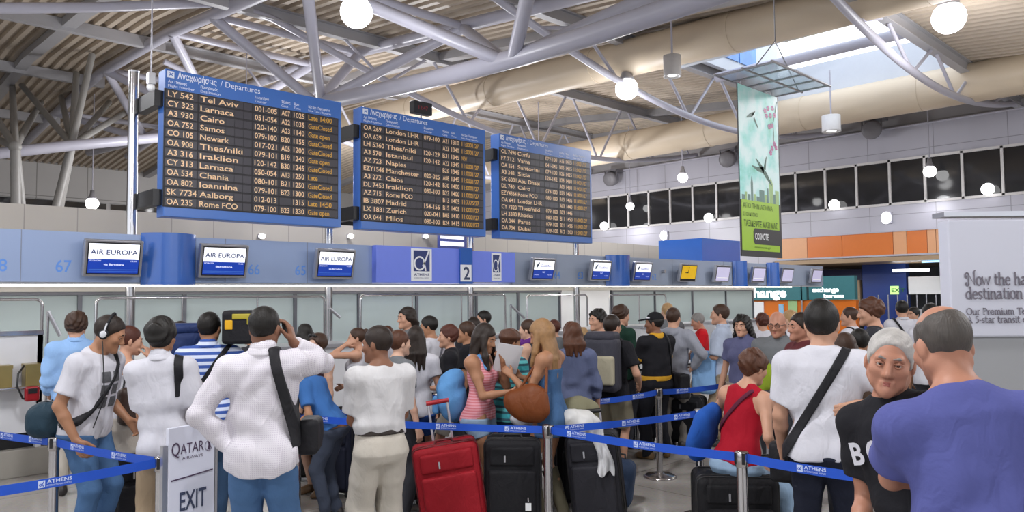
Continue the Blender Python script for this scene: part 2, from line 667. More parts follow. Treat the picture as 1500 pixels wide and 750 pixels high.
# roof purlins: flat beams along Y under the deck
for i, px_ in enumerate((-9, -3.5, 2.0, 7.2, 18.2, 31.5)):
    pts = [(-18, 0)] + [(y, 0) for y in (0, 10, 20, 28, 36, 46, 55)]
    g = Geo()
    for (a, _), (b, _) in zip(pts[:-1], pts[1:]):
        za, zb = zroof(a), zroof(b)
        g.raw([(px_ - .22, a, za - .3), (px_ + .22, a, za - .3), (px_ + .22, a, za), (px_ - .22, a, za),
               (px_ - .22, b, zb - .3), (px_ + .22, b, zb - .3), (px_ + .22, b, zb), (px_ - .22, b, zb)],
              [(0, 1, 2, 3), (7, 6, 5, 4), (0, 4, 5, 1), (1, 5, 6, 2), (2, 6, 7, 3), (3, 7, 4, 0)])
    o = g.build('trim_%d' % (10 + i), m_ibeam)
    struct(o)
# cross beams on the near side of the spine truss
for i, ty in enumerate((0.0, 7.5, 15.0, 22.5, 30.0, 37.5, 45.0)):
    zt_ = zroof(ty)
    struct(Geo().span((-14, ty - .13, zt_ - .44), (10.5, ty + .13, zt_ - .02)).build('trim_%d' % (20 + i), m_ibeam))

# tree columns at the far left
m_col = mat('column_grey', '#94928e', 0.45, var=0.06)
def tree_column(node_px, tops_px, feet, label, Y, r=0.17):
    n = on_y(node_px[0], node_px[1], Y)
    root = empty('tree_column', (n.x, n.y, 0), label, 'column', 'branching tube columns')
    for (tx, ty_) in tops_px:
        rod(n, on_roof(tx, ty_, 0.15), r * .85, root, 'branch_tube', m_col)
    for (dx, dy) in feet:
        rod(n, V((n.x + dx, n.y + dy, 0)), r, root, 'leg_tube', m_col)
    Geo().sphere(n, r * 1.35).build('node', m_col, root)
tree_column((105, 212), [(135, 80), (90, 142), (32, 125), (205, 152), (160, 150), (112, 108)], [(-1.6, -.5), (-.9, 1.2)],
            'branching grey tube column behind the beige wall, left of the first board', 32.0, 0.15)
tree_column((22, 215), [(18, 125), (60, 150), (-40, 120), (-60, 180)], [(.25, 0.1), (.9, .8)],
            'branching grey tube column at the far left edge', 30.0, 0.15)
# lower tie tube at the far left
tag(Geo().tube([on_y(-60, 231, 31), on_y(105, 213, 31.5), on_y(330, 193, 32.2)], 0.2, 14).build('tie_tube', m_steel_w),
    'horizontal grey tube joining the branching columns at left', 'tube')
tag(Geo().tube([on_y(-120, 13, 22), on_y(140, 11, 23), on_y(320, 4, 23.6)], 0.14, 14).build('tie_tube', m_steel_w),
    'pale horizontal tube high under the roof at upper left', 'tube')

# air ducts
def duct(name, pts, r, label):
    root = empty(name, pts[0], label, 'duct')
    ys_ = np.linspace(pts[0].y, pts[-1].y, 60)
    zs_ = np.interp(ys_, [p.y for p in pts], [p.z for p in pts])
    for _ in range(12):
        zs_[1:-1] = (zs_[:-2] + 2 * zs_[1:-1] + zs_[2:]) / 4
    fine = [V((pts[0].x, y, z)) for y, z in zip(ys_, zs_)]
    Geo().tube(fine, r, 32).build('duct_body', m_duct, root)
    pts = [fine[i] for i in range(0, 60, 6)]
    for i in range(1, len(pts)):
        d = (pts[i] - pts[i - 1])
        n_ = max(1, int(d.length / 3))
        for k in range(n_):
            p = pts[i - 1] + d * (k / n_)
            Geo().tube([p - d.normalized() * .04, p + d.normalized() * .04], r + .015, 28).build('duct_flange', m_duct, root)
kf = 20 / 18
duct('air_duct', [V((20, y * kf, 1.83 + (z - 1.83) * kf)) for y, z in [(-4, 8.62), (6.2, 8.66), (10.4, 8.74), (15.1, 8.9), (22.6, 9.18), (34, 9.6), (42, 9.5)]], 0.6,
     'large cream air duct running just behind the heavy spine tube')
duct('air_duct', [V((29.3, y, 8.98)) for y in (-8, 0, 8, 16, 24, 34)], 0.68, 'large cream air duct close to the wall of upper windows')
# cans below the ducts, wall fans
def can(px, py, X, r, h, label):
    p = on_x(px, py, X)
    root = empty('drum_lamp', p, label, 'lamp', 'white drum lamps')
    Geo().lathe(p, [(0, h), (r, h), (r, 0.05), (r * 1.02, 0), (r * .86, 0), (r * .84, .06), (0, .06)], 28).build('drum', mat('drum_white', '#d5d3d2', 0.4), root)
    Geo().lathe(p, [(0, .02), (r * .55, .02), (r * .5, .05)], 24).build('lens', mat('lens_glow', '#ffffff', 0.3, emit=1.2), root)
    Geo().cyl(p + V((0, 0, h)), V((p.x, p.y, zroof(p.y))), 0.03, 8).build('hanger', m_steel, root)
can(985, 112, 18.9, 0.26, 0.62, 'white drum lamp hanging between the bright bay lamp and the skylight')
can(1218, 193, 27.9, 0.33, 0.60, 'white drum lamp hanging below the cream duct right of the banner')
m_fan = mat('fan_grey', '#77757a', 0.45)
for (px, py, lab) in ((895, 262, 'grey drum fan fixed to the wall beside the third departure board'),
                      (1066, 233, 'grey drum fan fixed to the wall just left of the banner'),
                      (1277, 190, 'grey drum fan fixed to the wall right of the banner, below the duct')):
    p = on_x(px, py, XW - .75)
    root = empty('wall_fan', p, lab, 'fan', 'drum fans on the window wall')
    Geo().lathe(p, [(0, -.28), (.3, -.28), (.42, -.2), (.42, .2), (.34, .28), (0, .24)], 24, V((-1, -.3, -.25)).normalized()).build('fan_drum', m_fan, root)
    Geo().span(p + V((-.05, -.45, .45)), p + V((.75, .45, .55))).span(p + V((-.05, -.45, .0)), p + V((.03, -.4, .5))).span(p + V((-.05, .4, .0)), p + V((.03, .45, .5))).build('fan_bracket', m_fan, root)

# ------------------------------------------------------------------ lamps
m_glow = mat('lamp_glow', '#ffffff', 0.3, var=0, emit=6.0)
m_housing = mat('lamp_housing', '#a9a8ad', 0.35, 0.5)
def bay_lamp(p, r, label, group='bay lamps under the roof', power=LAMP_POWER, ceiling=True, spot=True):
    root = empty('bay_lamp', p, label, 'lamp', group)
    Geo().lathe(p, [(0, r * 2.1), (r * .3, r * 2.1), (r * .36, r * 1.5), (r * .62, r * .95), (r * .66, r * .72), (r * .6, r * .72), (r * .3, r * 1.3), (0, r * 1.35)], 28).build('reflector', m_housing, root)
    Geo().sphere(p, r * .98, 24, 14, (1, 1, 1)).build('bulb', m_glow, root)
    top = zroof(p.y) if ceiling else p.z + 1.0
    Geo().cyl(p + V((0, 0, r * 2.0)), V((p.x, p.y, top)), 0.025, 8).build('cord', m_steel, root)
    if power:
        for kind_, share in ((('SPOT', .74), ('POINT', .34)) if spot else (('POINT', 1.0),)):
            l = bpy.data.lights.new('bay_lamp_light', kind_)
            if kind_ == 'SPOT':
                l.spot_size = math.radians(178); l.spot_blend = .12
            l.energy = power * share; l.shadow_soft_size = 0.35; l.color = (0.97, 0.97, 1.0)
            lo = bpy.data.objects.new('bay_lamp_light', l)
            lo.location = p - V((0, 0, r + .95))
            COL.objects.link(lo)
bay_lamp(on_y(522, 18, 15.0), 0.38, 'glaring round bay lamp high above the first departure board')
bay_lamp(on_y(918, 130, 15.0), 0.38, 'glaring round bay lamp above and right of the third departure board')
bay_lamp(on_y(1390, 26, 6.0), 0.42, 'glaring round bay lamp at upper right beside the skylight')
bay_lamp(on_y(1000, 260, 19.0), 0.24, 'glaring bay lamp low in front of the window wall, left of the banner', power=160)
bay_lamp(on_y(135, 298, 40.0), 0.30, 'small glaring lamp far away left of the first board', power=0)
bay_lamp(on_x(1362, 251, 35.2), 0.26, 'glowing bulb standing in for a lamp reflection in the dark windows at right', power=60)  # hung bulb added in place of a lamp's reflection in the panes
bay_lamp(on_x(923, 302, 35.2), 0.24, 'glowing bulb standing in for a lamp reflection in the dark windows left of the banner', power=60)  # likewise a bulb added for a reflection farther along the windows
for (x, y) in ((1.5, 3.0), (9.0, -3.0), (-3, 9.0), (-6, 0), (18, -5), (0.5, 17.5), (3, -8), (27, 0)):
    bay_lamp(V((x, y, 7.6 if y < 12 else 8.5)), 0.34, 'bay lamp hanging under the roof outside the view', 'bay lamps overhead', power=LAMP_POWER)
for (px, py, Y, lab) in ((360, 215, 28, 'added fill lamp hidden behind the first departure board'), (610, 240, 27, 'added fill lamp hidden behind the middle departure board'), (790, 285, 26, 'added fill lamp hidden behind the third departure board'), (440, 250, 42, 'far added fill lamp hidden behind the first departure board')):
    bay_lamp(on_y(px, py, Y), 0.3, lab, 'bay lamps overhead', power=1200, spot=False)  # unseen lamps added behind the boards to brighten the roof
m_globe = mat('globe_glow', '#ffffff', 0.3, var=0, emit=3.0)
for (px, py, lab) in ((1447, 277, 'round white glowing globe on the window sill line, nearest to the right edge'),
                      (1222, 300, 'round white glowing globe on the window sill line just right of the banner'),
                      (1038, 319, 'round white glowing globe on the window sill line left of the banner'),
                      (885, 331, 'round white glowing globe on the window sill line beside the third board')):
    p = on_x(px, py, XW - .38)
    root = empty('sill_globe', p, lab, 'lamp', 'glowing globes along the window sill')
    Geo().sphere(p, 0.25).build('globe', m_globe, root)  # white emissive sphere on a short arm
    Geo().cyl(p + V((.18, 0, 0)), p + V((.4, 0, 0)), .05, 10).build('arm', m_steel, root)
for (px, py, lab) in ((1298, 319, 'oval glowing shape on the wall below the windows, above the orange band'),
                      (972, 345, 'oval glowing shape on the wall below the windows, left of the banner')):
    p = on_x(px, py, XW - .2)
    root = empty('oval_glow', p, lab, 'lamp', 'glowing ovals on the wall')
    Geo().sphere(p, 0.22, sc=(.5, 1, 1.25)).build('lamp_glass', m_globe, root)  # emissive oval in front of a backplate
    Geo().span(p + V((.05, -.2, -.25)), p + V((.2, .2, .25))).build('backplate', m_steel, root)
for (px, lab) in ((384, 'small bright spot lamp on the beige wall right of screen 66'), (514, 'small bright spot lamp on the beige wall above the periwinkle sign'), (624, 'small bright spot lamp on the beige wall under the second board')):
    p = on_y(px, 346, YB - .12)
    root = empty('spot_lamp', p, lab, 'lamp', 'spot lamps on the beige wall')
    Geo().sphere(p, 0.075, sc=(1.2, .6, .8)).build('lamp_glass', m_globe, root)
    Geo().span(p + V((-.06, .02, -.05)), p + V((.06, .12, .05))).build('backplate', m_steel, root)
# ================================================================== CHECK-IN ROW
EX, EZ = V((1, 0, 0)), V((0, 0, 1))
def xa(px, Y=YF, py=400):
    return on_y(px, py, Y).x


def fit_text(s, width, height, o, ux, uy, geo=None, bold=0.0, extrude=0.002):
    """lettering squeezed into width x cap height"""
    g = text_geo(s, 1.0, (0, 0, 0), (1, 0, 0), (0, 1, 0), extrude=0, bold=bold)
    xs = [v[0] for v in g.v]; ys = [v[1] for v in g.v]
    x0, x1 = min(xs), max(xs)
    cap = 0.72
    sx = width / (x1 - x0); sy = height / cap
    out = geo or Geo()
    o = V(o); ux = V(ux); uy = V(uy); nn = ux.cross(uy).normalized() * extrude
    out.raw([o + ux * ((v[0] - x0) * sx) + uy * (v[1] * sy) + nn for v in g.v], g.f)
    return out


m_fas = mat('fascia_grey_blue', '#8fa2c6', 0.28, var=0.06, scale=0.5)
m_fas2 = mat('fascia_grey', '#98a3b6', 0.3, var=0.06, scale=0.5)
m_peri = mat('periwinkle_panel', '#7388ea', 0.35, var=0.03)
m_bluegloss = mat('blue_gloss_metal', '#3563b4', 0.2, var=0.08, scale=2, coat=0.4)
m_white = mat('white_paint', '#eceef0', 0.4, var=0.02)
m_navy = mat('navy_print', '#24356f', 0.4)
m_num = mat('number_blue', '#5b8fdc', 0.4)
m_chrome = mat('brushed_chrome', '#c9c8ca', 0.16, 1.0, var=0.05)
m_alu = mat('satin_aluminium', '#b9bac0', 0.3, 0.8, var=0.05)
m_black = mat('black_plastic', '#17171a', 0.4, var=0.15)
ZB, ZT = 2.08, 2.79

fas = empty('check_in_fascia', (10, YF + .2, ZB), 'long grey blue fascia above the check-in desks carrying screens and numbers', 'fascia')
xL, xC0, xC1, xR = -7.0, xa(545), xa(750), 27.4
Geo().span((xL, YF, ZB), (xC0, YF + .45, ZT)).build('fascia_panel', m_fas, fas)
Geo().span((xC1, YF, ZB), (xR, YF + .45, ZT)).build('fascia_panel', m_fas2, fas)
Geo().span((xL, YF + .06, ZB - .03), (xR, YF + .4, ZB)).build('soffit_strip', m_white, fas)
g = Geo()
for px in (30, 330, 450, 815, 985, 1060):
    g.span((xa(px) - .004, YF - .004, ZB), (xa(px) + .004, YF, ZT))
g.build('panel_joint', mat('joint_grey', '#7e8594', .5), fas)
for s, px in (('68', -3), ('67', 93), ('66', 372), ('65', 440), ('64', 816), ('63', 850), ('62', 958)):
    xx = xa(px)
    fit_text(s, .20, .17, (xx - .1, YF, ZB + .14), EX, EZ, bold=0.012).build('desk_number', m_num, fas)
Geo().cyl(V((xa(970), YF, 2.45)), V((xa(970), YF - .1, 2.45)), .05, 16).build('speaker_button', m_alu, fas)

Geo().span((xL, YF + .47, ZB - .05), (xR - 1.5, YF + .57, ZB - .02)).build('strip_light', mat('strip_glow', '#fff6ea', .4, var=0, emit=9.0), fas)
Geo().span((xL, YF + .45, ZB - .02), (xR - 1.5, YF + .60, ZB + .03)).build('strip_housing', m_white, fas)
# glossy blue drum covers
for (p0, p1, lab) in ((205, 286, 'glossy blue curved drum cover between screens 67 and 66'),
                      (886, 919, 'glossy blue curved drum cover between the two blue and white screens on the right'),
                      (1072, 1087, 'narrow glossy blue drum cover right of the banner foot'),
                      (1122, 1133, 'narrow glossy blue drum cover farthest along the fascia')):
    a, b = xa(p0), xa(p1)
    n = 20
    prof = []
    for i in range(n + 1):
        t = i / n
        prof.append((a + (b - a) * t, YF - .02 - 0.30 * math.sin(math.pi * t) ** .7))
    g = Geo()
    v = []
    for (x, y) in prof:
        v += [(x, y, ZB - .04), (x, y, ZT + .03)]
    f = [(2 * i, 2 * i + 2, 2 * i + 3, 2 * i + 1) for i in range(n)]
    g.raw(v, f, True)
    g.raw([(x, y, ZT + .03) for x, y in prof], [tuple(range(n + 1))])
    g.raw([(x, y, ZB - .04) for x, y in prof], [tuple(range(n, -1, -1))])
    o = g.build('drum_cover', m_bluegloss)
    settle(o)
    tag(o, lab, 'column cover', 'blue drum covers on the fascia')

# periwinkle sign with emblems
sign = empty('airport_sign', (xa(650), YF - .1, ZB), 'periwinkle sign panel with two white framed airport emblems', 'sign')
Geo().span((xC0, YF - .14, ZB + .02), (xa(690, YF - .14), YF + .1, ZT)).build('sign_panel', m_peri, sign)
Geo().span((xa(690, YF - .14) + .01, YF - .10, ZB + .04), (xC1, YF + .1, ZT - .02)).build('sign_panel', m_peri, sign)
def emblem(x0, x1, z0, z1, y, parent):
    w = x1 - x0; h = z1 - z0
    Geo().span((x0, y - .012, z0), (x1, y, z1)).build('emblem_plate', m_white, parent)
    zb = z0 + h * .30
    Geo().span((x0 + w * .11, y - .016, zb), (x1 - w * .11, y - .010, z1 - h * .06)).build('emblem_field', m_navy, parent)
    W = w * .78; H = h * .64; ox = x0 + w * .11; oz = zb
    loop = arc(.36, .38, .30, .30, 40, 330, 24)
    path = [(x * W, z * H) for x, z in [(.92, .98), (.78, .72), (.62, .48)]]
    p2 = [(x * W, z * H) for x, z in [(.59, .56)] + loop[0:1]]
    stroke_geo([[(x * W, z * H) for x, z in [(.93, .98), (.82, .74), (.66, .42), (.56, .26)] + arc(.36, .38, .31, .31, -30, -325, 26) + [(.62, .42), (.70, .22), (.74, .02)]]],
               W * .085, (ox, y - .017, oz), EX, EZ, .004).build('emblem_mark', m_white, parent)
    fit_text('ATHENS', w * .74, h * .075, (x0 + w * .13, y - .013, z0 + h * .16), EX, EZ, bold=.02).build('emblem_text', m_navy, parent)
    fit_text('INTERNATIONAL AIRPORT', w * .70, h * .03, (x0 + w * .15, y - .013, z0 + h * .08), EX, EZ).build('emblem_text', m_navy, parent)
emblem(xa(602, YF - .14), xa(632, YF - .14), 2.13, 2.76, YF - .14, sign)
emblem(xa(720, YF - .10), xa(734, YF - .10), 2.15, 2.74, YF - .10, sign)
fl = empty('number_flag', (xa(681), YF - .2, ZB), 'small projecting blue flag with a white square showing number 2', 'sign')
Geo().span((xa(673.5, YF - .16), YF - .19, ZB + .0), (xa(691, YF - .16), YF - .142, ZT + .02)).build('flag_blade', m_bluegloss, fl)
Geo().span((xa(674.5, YF - .19), YF - .2, ZB + .05), (xa(690.2, YF - .19), YF - .19, ZB + .39)).build('number_plate', m_white, fl)
fit_text('2', .17, .26, (xa(679, YF - .2), YF - .201, ZB + .09), EX, EZ, bold=.02).build('number', mat('dark_number', '#2c3a5c', .4), fl)

# screens hung along the fascia, tipped forward
def mon(px, kind, w, h, label):
    xx = xa(px, YF - .2)
    tilt = math.radians(12)
    ux = V((1, 0, 0)); uy = V((0, -math.sin(tilt), math.cos(tilt))); nn = ux.cross(uy)
    c = V((xx, YF - .22, 2.42))
    root = empty('flight_screen', c - uy * h / 2, label, 'screen', 'check-in screens along the fascia')
    R3 = Matrix((ux, -nn, uy)).transposed()
    Geo().box(c, (w, .09, h), R3).build('screen_case', m_alu, root, bevel=.012)
    f0 = c + nn * .046
    Geo().box(f0, (w * .9, .006, h * .87), R3).build('bezel', m_black, root)
    f0 = f0 + nn * .004
    iw, ih = w * .86, h * .80
    bl = f0 - ux * iw / 2 - uy * ih / 2
    def pane(u0, v0, u1, v1, m, nm, e=.001):
        a = bl + ux * u0 * iw + uy * v0 * ih
        Geo().prism([(0, 0), ((u1 - u0) * iw, 0), ((u1 - u0) * iw, (v1 - v0) * ih), (0, (v1 - v0) * ih)], a, ux, uy, e + .001).build(nm, m, root)
    m_sw = mat('screen_white', '#f2f4fb', .3, var=0, emit=.75)
    m_sb = mat('screen_blue', '#173a9c', .3, var=.05, emit=.55)
    m_sl = mat('screen_lilac', '#c6c2de', .3, var=.05, scale=4, emit=.35)
    m_sy = mat('screen_yellow', '#d6ab1a', .3, var=.05, emit=.4)
    m_st = mat('screen_text', '#dfe6fa', .3, var=0, emit=.7)
    tx = lambda s, u, v, wd, hh, m, b=0: fit_text(s, wd * iw, hh * ih, bl + ux * u * iw + uy * v * ih + nn * .0035, ux, uy, bold=b, extrude=.001).build('screen_text', m, root)
    if kind[0] == 'A':
        pane(0, .48, 1, 1, m_sw, 'screen_area'); pane(0, 0, 1, .48, m_sb, 'screen_area')
        tx('AIR EUROPA', .03, .64, .94, .17, m_navy, .012)
        tx(kind[1], .30, .27, .40, .07, m_st, .01)
        tx('ECONOMY', .03, .40, .22, .05, m_st); tx('15:05', .84, .40, .12, .05, m_st)
        pane(.02, .12, .98, .135, m_num, 'screen_line', .002); pane(.02, .06, .98, .07, m_num, 'screen_line', .002)
    elif kind[0] == 'G':
        pane(0, .48, 1, 1, m_sw, 'screen_area'); pane(0, 0, 1, .48, m_sb, 'screen_area')
        tx('GulfAir', .32, .64, .56, .15, mat('screen_violet', '#8a8fd0', .3), .01)
        stroke_geo([[(x * iw, z * ih, iw * wd) for x, z, wd in [(.12, .60, .03), (.15, .70, .10), (.21, .82, .07), (.25, .9, .01)]]], .02, bl + nn * .003, ux, uy, .001).build('screen_emblem', mat('emblem_grey', '#5c6878', .4), root)
        tx('767', .44, .30, .14, .09, m_st); tx('12:25', .72, .17, .2, .06, m_st); tx('Economy', .05, .17, .24, .06, m_st)
    elif kind[0] == 'Y':
        pane(0, .1, 1, 1, m_sy, 'screen_area'); pane(0, 0, 1, .1, m_black, 'screen_area')
        stroke_geo([[(.25 * iw, .52 * ih), (.45 * iw, .50 * ih), (.47 * iw, .92 * ih)], [(.36 * iw, .56 * ih), (.45 * iw, .52 * ih)]], .03 * iw, bl + nn * .003, ux, uy, .001).build('clock_hands', m_black, root)
    else:
        pane(0, 0, 1, 1, m_sl, 'screen_area'); pane(.1, .2, .9, .22, m_sw, 'screen_line', .002)
    Geo().span((xx - .05, c.y + .02, 2.40), (xx + .05, YF + .05, 2.5)).build('bracket', m_alu, root)
mw = xa(207, YF - .25) - xa(121, YF - .25)
mon(164.5, ('A', 'via Barcelona'), mw, .53, 'screen reading AIR EUROPA beside number 67, left of the blue drum')
mon(326, ('A', 'Barcelona'), mw, .53, 'screen reading AIR EUROPA beside number 66, right of the blue drum')
mon(489, ('A', 'via Barcelona'), mw, .53, 'screen reading AIR EUROPA beside number 65 and the periwinkle sign')
mon(793.5, ('G',), .74, .50, 'white and blue screen just right of the periwinkle sign')
mon(878, ('G',), .74, .50, 'white and blue screen against the left side of a drum cover')
mon(939, ('G',), .76, .50, 'white and blue screen right of a drum cover')
mon(1006, ('Y',), .82, .50, 'yellow screen showing clock hands on the far fascia')
mon(1056, ('L',), .82, .50, 'pale lilac screen first to the right of the yellow one')
mon(1109, ('L',), .82, .50, 'pale lilac screen just right of the banner foot')
mon(1151, ('L',), .82, .50, 'pale lilac screen, last but one on the fascia')
mon(1194, ('L',), .82, .50, 'pale lilac screen at the far end of the fascia')

# steel poles carrying the boards
for px, lab in ((208, 'tall steel pole at the left of the first departure board'), (503, 'tall steel pole between the first and second departure boards'),
                (712, 'tall steel pole between the second and third departure boards'), (867, 'tall steel pole at the right end of the third board')):
    xx = xa(px, YF + .05)
    root = empty('board_pole', (xx, YF + .6, 0), lab, 'pole', 'steel poles of the departure boards')
    Geo().cyl(V((xx, YF + .56, 0)), V((xx, YF + .56, 5.38)), .075, 24).build('pole', m_chrome, root)
    Geo().cyl(V((xx, YF + .56, 5.38)), V((xx, YF + .56, 5.41)), .08, 24).build('cap', m_alu, root)
    Geo().cyl(V((xx, YF + .56, 0)), V((xx, YF + .56, .03)), .16, 24).build('base_plate', m_alu, root)

# ------------------------------------------------------------------ departure boards
m_bd = mat('board_blue', '#3f6fbd', 0.3, var=0.06, scale=0.8)
m_flap = mat('flap_dark', '#37343c', 0.35, var=0.15, scale=3)
m_flap2 = mat('flap_gap', '#1d1b20', 0.5)
m_let = mat('flap_letter', '#f3cfa2', 0.5, var=0.03)
m_let_y = mat('flap_letter_yellow', '#d8a53a', 0.5, var=0.03)
m_hd = mat('board_white', '#e8eef8', 0.4, var=0)
BY = 11.7
B1 = [('LY 542', 'Tel Aviv', '001-005', 'A07', '1025', 'Late 14:00'), ('CY 323', 'Larnaca', '051-054', 'A22', '1035', 'GateClosed'),
      ('A3 930', 'Cairo', '120-140', 'A23', '1140', 'Gate open'), ('OA 752', 'Samos', '079-100', 'B20', '1155', 'GateClosed'),
      ('CO 105', 'Newark', '017-021', 'A05', '1200', 'GateClosed'), ('OA 908', 'Thes/niki', '079-101', 'B19', '1240', 'Gate open'),
      ('A3 316', 'Iraklion', '120-142', 'B30', '1245', 'GateClosed'), ('CY 313', 'Larnaca', '050-054', 'A13', '1250', 'Late'),
      ('OA 534', 'Chania', '080-101', 'B21', '1250', 'GateClosed'), ('OA 802', 'Ioannina', '079-101', 'B23', '1300', 'GateClosed'),
      ('SK 7734', 'Aalborg', '012-013', '', '1315', 'Late 14:50'), ('OA 235', 'Rome FCO', '079-100', 'B23', '1330', 'Gate open')]
B2 = [('OA 269', 'London LHR', '079-100', 'A21', '1310', '11:0001/27'), ('OA 639', 'London LHR', '', 'A23', '1340', '11:0001/27'),
      ('LH 5360', 'Thes/niki', '120-129', 'B31', '1345', 'NEW'), ('A3 570', 'Istanbul', '120-142', 'A22', '1345', '11:0001/27'),
      ('AZ 723', 'Naples', '', 'B26', '1345', '11:0001/27'), ('EZY1546', 'Manchester', '020-025', 'A08', '1345', '11:0001/27'),
      ('A3 272', 'Chios', '120-142', 'B30', '1400', '11:0001/27'), ('DL 7453', 'Iraklion', '080-100', 'B23', '1400', '11:0001/27'),
      ('AZ 715', 'Rome FCO', '', 'B13', '1405', '11:7775/27'), ('IB 3807', 'Madrid', '154-155', 'B15', '1405', '11:0001/27'),
      ('LX 1831', 'Zurich', '020-041', 'B05', '1410', '11:0001/27'), ('OA 044', 'Milos', '080-100', 'B24', '1415', '11:0001/27')]
B3 = [('OL 7490', 'Corfu', '079-100', 'A15', '1415', '11:0001/27'), ('F7 712', 'Varna', '041-045', 'B05', '1415', '11:0001/27'),
      ('OA 554', 'Santorini', '079-100', 'B26', '1425', '11:0001/27'), ('A3 348', 'Sitia', '120-142', 'B28', '1430', '11:0001/27'),
      ('SK 6001', 'Abu Dhabi', '', 'A03', '1430', '11:0001/27'), ('DL 740', 'Cairo', '079-100', 'B23', '1435', '11:0001/27'),
      ('EZY4364', 'Rome FCO', '080-100', 'B13', '1435', '11:0001/27'), ('OA 641', 'London LHR', '', 'A03', '1440', '11:0001/27'),
      ('CY 7320', 'Thes/niki', '079-100', 'B23', '1445', ''), ('LH 3380', 'Rhodes', '080-100', 'B11', '1450', '11:0001/27'),
      ('OA 344', 'Paros', '079-100', 'B21', '1455', '11:0001/27'), ('OA 734', 'Dubai', '079-100', 'B12', '1500', '11:0001/27')]
c1 = [xa(p, BY, 200) for p in (245, 293, 373, 412, 430, 451.5, 493.5)]
XO = [c - 4.12 for c in c1]
def board(X0, rows, label):
    W = 3.03
    root = empty('departure_board', (X0 + W / 2, BY + .2, 3.06), label, 'departure board', 'split-flap departure boards')
    z0, z1 = 3.06, 5.30
    Geo().span((X0, BY + .012, z0), (X0 + W, BY + .30, z1)).build('board_case', m_bd, root, bevel=.01)
    Geo().span((X0 + .02, BY, 4.995), (X0 + W - .02, BY + .02, z1 - .012)).build('header', m_bd, root)
    fx0, fx1 = X0 + XO[0] - .05, X0 + XO[6] + .03
    Geo().span((fx0, BY + .004, 3.205), (fx1, BY + .02, 4.995)).build('flap_panel', m_flap2, root)
    # header lettering
    Geo().span((X0 + XO[0] - .02, BY - .004, 5.165), (X0 + XO[0] + .09, BY, 5.265)).build('departure_pictogram', m_hd, root)
    stroke_geo([[(.02, .03), (.05, .05), (.085, .08)], [(.05, .05), (.03, .075)], [(.055, .055), (.075, .03)]], .012, (X0 + XO[0] - .01, BY - .005, 5.165), EX, EZ, .002).build('departure_pictogram', m_bd, root)
    fit_text('Αναχωρήσεις', .60, .095, (X0 + XO[0] + .14, BY, 5.175), EX, EZ, bold=.022).build('header_text', m_hd, root)
    fit_text('/ Departures', .66, .095, (X0 + XO[0] + .80, BY, 5.175), EX, EZ).build('header_text', m_hd, root)
    for k, (a, b, w1, w2) in enumerate((('Αρ. Πτήσης', 'Flight Number', .28, .40), ('Προορισμός', 'Destination', .27, .31), ('Ελεγκτήριο', 'Counter', .24, .2),
                                        ('Έξοδος', 'Gate', .16, .12), ('Ώρα', 'Time', .1, .13), ('Νέα Ώρα - Παρατηρήσεις', 'New Time / Remarks', .42, .44))):
        g = fit_text(a, w1, .04, (X0 + XO[k], BY, 5.09), EX, EZ, bold=.02)
        fit_text(b, w2, .04, (X0 + XO[k], BY, 5.025), EX, EZ, geo=g)
        g.build('column_heading', m_hd, root)
    pitch = 0.1487
    for r, row in enumerate(rows):
        zc = 4.92 - r * pitch
        gr = Geo()
        for k in range(6):
            a = X0 + XO[k] - .025
            b = X0 + XO[k + 1] - .045 if k < 5 else fx1 - .01
            if k == 1:
                for q in range(6):
                    aa = a + (b - a) * q / 6; bb = a + (b - a) * (q + 1) / 6 - .006
                    gr.span((aa, BY - .001, zc - .055), (bb, BY + .01, zc + .062))
            elif k in (2, 5):
                for q in range(3):
                    aa = a + (b - a) * q / 3; bb = a + (b - a) * (q + 1) / 3 - .006
                    gr.span((aa, BY - .001, zc - .055), (bb, BY + .01, zc + .062))
            else:
                gr.span((a, BY - .001, zc - .055), (b, BY + .01, zc + .062))
        fr = gr.build('flap_row', m_flap, root)
        for k, s in enumerate(row):
            if not s:
                continue
            wd = {0: .42 * len(s) / 6.6, 1: .076 * len(s), 2: .385, 3: .155, 4: .20, 5: .0455 * len(s)}[k]
            fit_text(s, wd, .088, (X0 + XO[k], BY - .002, zc - .04), EX, EZ, bold=.012, extrude=.001).build(
                ('flight_number', 'destination', 'counter_number', 'gate_number', 'departure_time', 'remark')[k], m_let_y if k == 5 else m_let, fr)
    for zz in (3.35, 4.85):
        Geo().span((X0 - .13, BY + .08, zz - .12), (X0 + .005, BY + .84, zz + .12)).build('bracket', m_black, root)
board(4.12, B1, 'blue split-flap departure board at left, listing Tel Aviv at the top')
board(7.57, B2, 'blue split-flap departure board in the middle, listing London LHR at the top')
board(11.01, B3, 'blue split-flap departure board at right, smallest of the three in view')
# small dark led box above board 2
p0 = on_y(620, 158, 12.6)
led = empty('led_box', p0 - V((0, 0, .12)), 'small dark box with a dim red LED line above the middle board', 'display')
Geo().span(p0 + V((-.24, 0, -.13)), p0 + V((.24, .16, .13))).build('box_case', m_black, led, bevel=.008)
fit_text('12:47', .24, .08, p0 + V((-.12, -.002, -.04)), EX, EZ).build('led_digits', mat('led_red', '#7c1520', .4, emit=.5), led)
Geo().tube([V((p0.x, BY + .28, 5.2)), V((p0.x, p0.y + .08, 5.2)), p0 + V((0, .08, -.12))], .02, 8).build('stem', m_alu, led)
# thin wires hanging near board 1, with little lamp
p0 = on_y(221, 128, 11.6)
cm = empty('hanging_camera', p0, 'small white camera hanging on a thin wire left of the first board', 'camera')
Geo().sphere(p0, .06).build('dome', m_white, cm)
Geo().span(p0 + V((-.05, -.05, .04)), p0 + V((.05, .05, .22))).build('case', m_alu, cm, bevel=.008)
Geo().cyl(p0 + V((0, 0, .2)), V((p0.x, p0.y, zroof(p0.y))), .012, 6).build('wire', m_steel, cm)

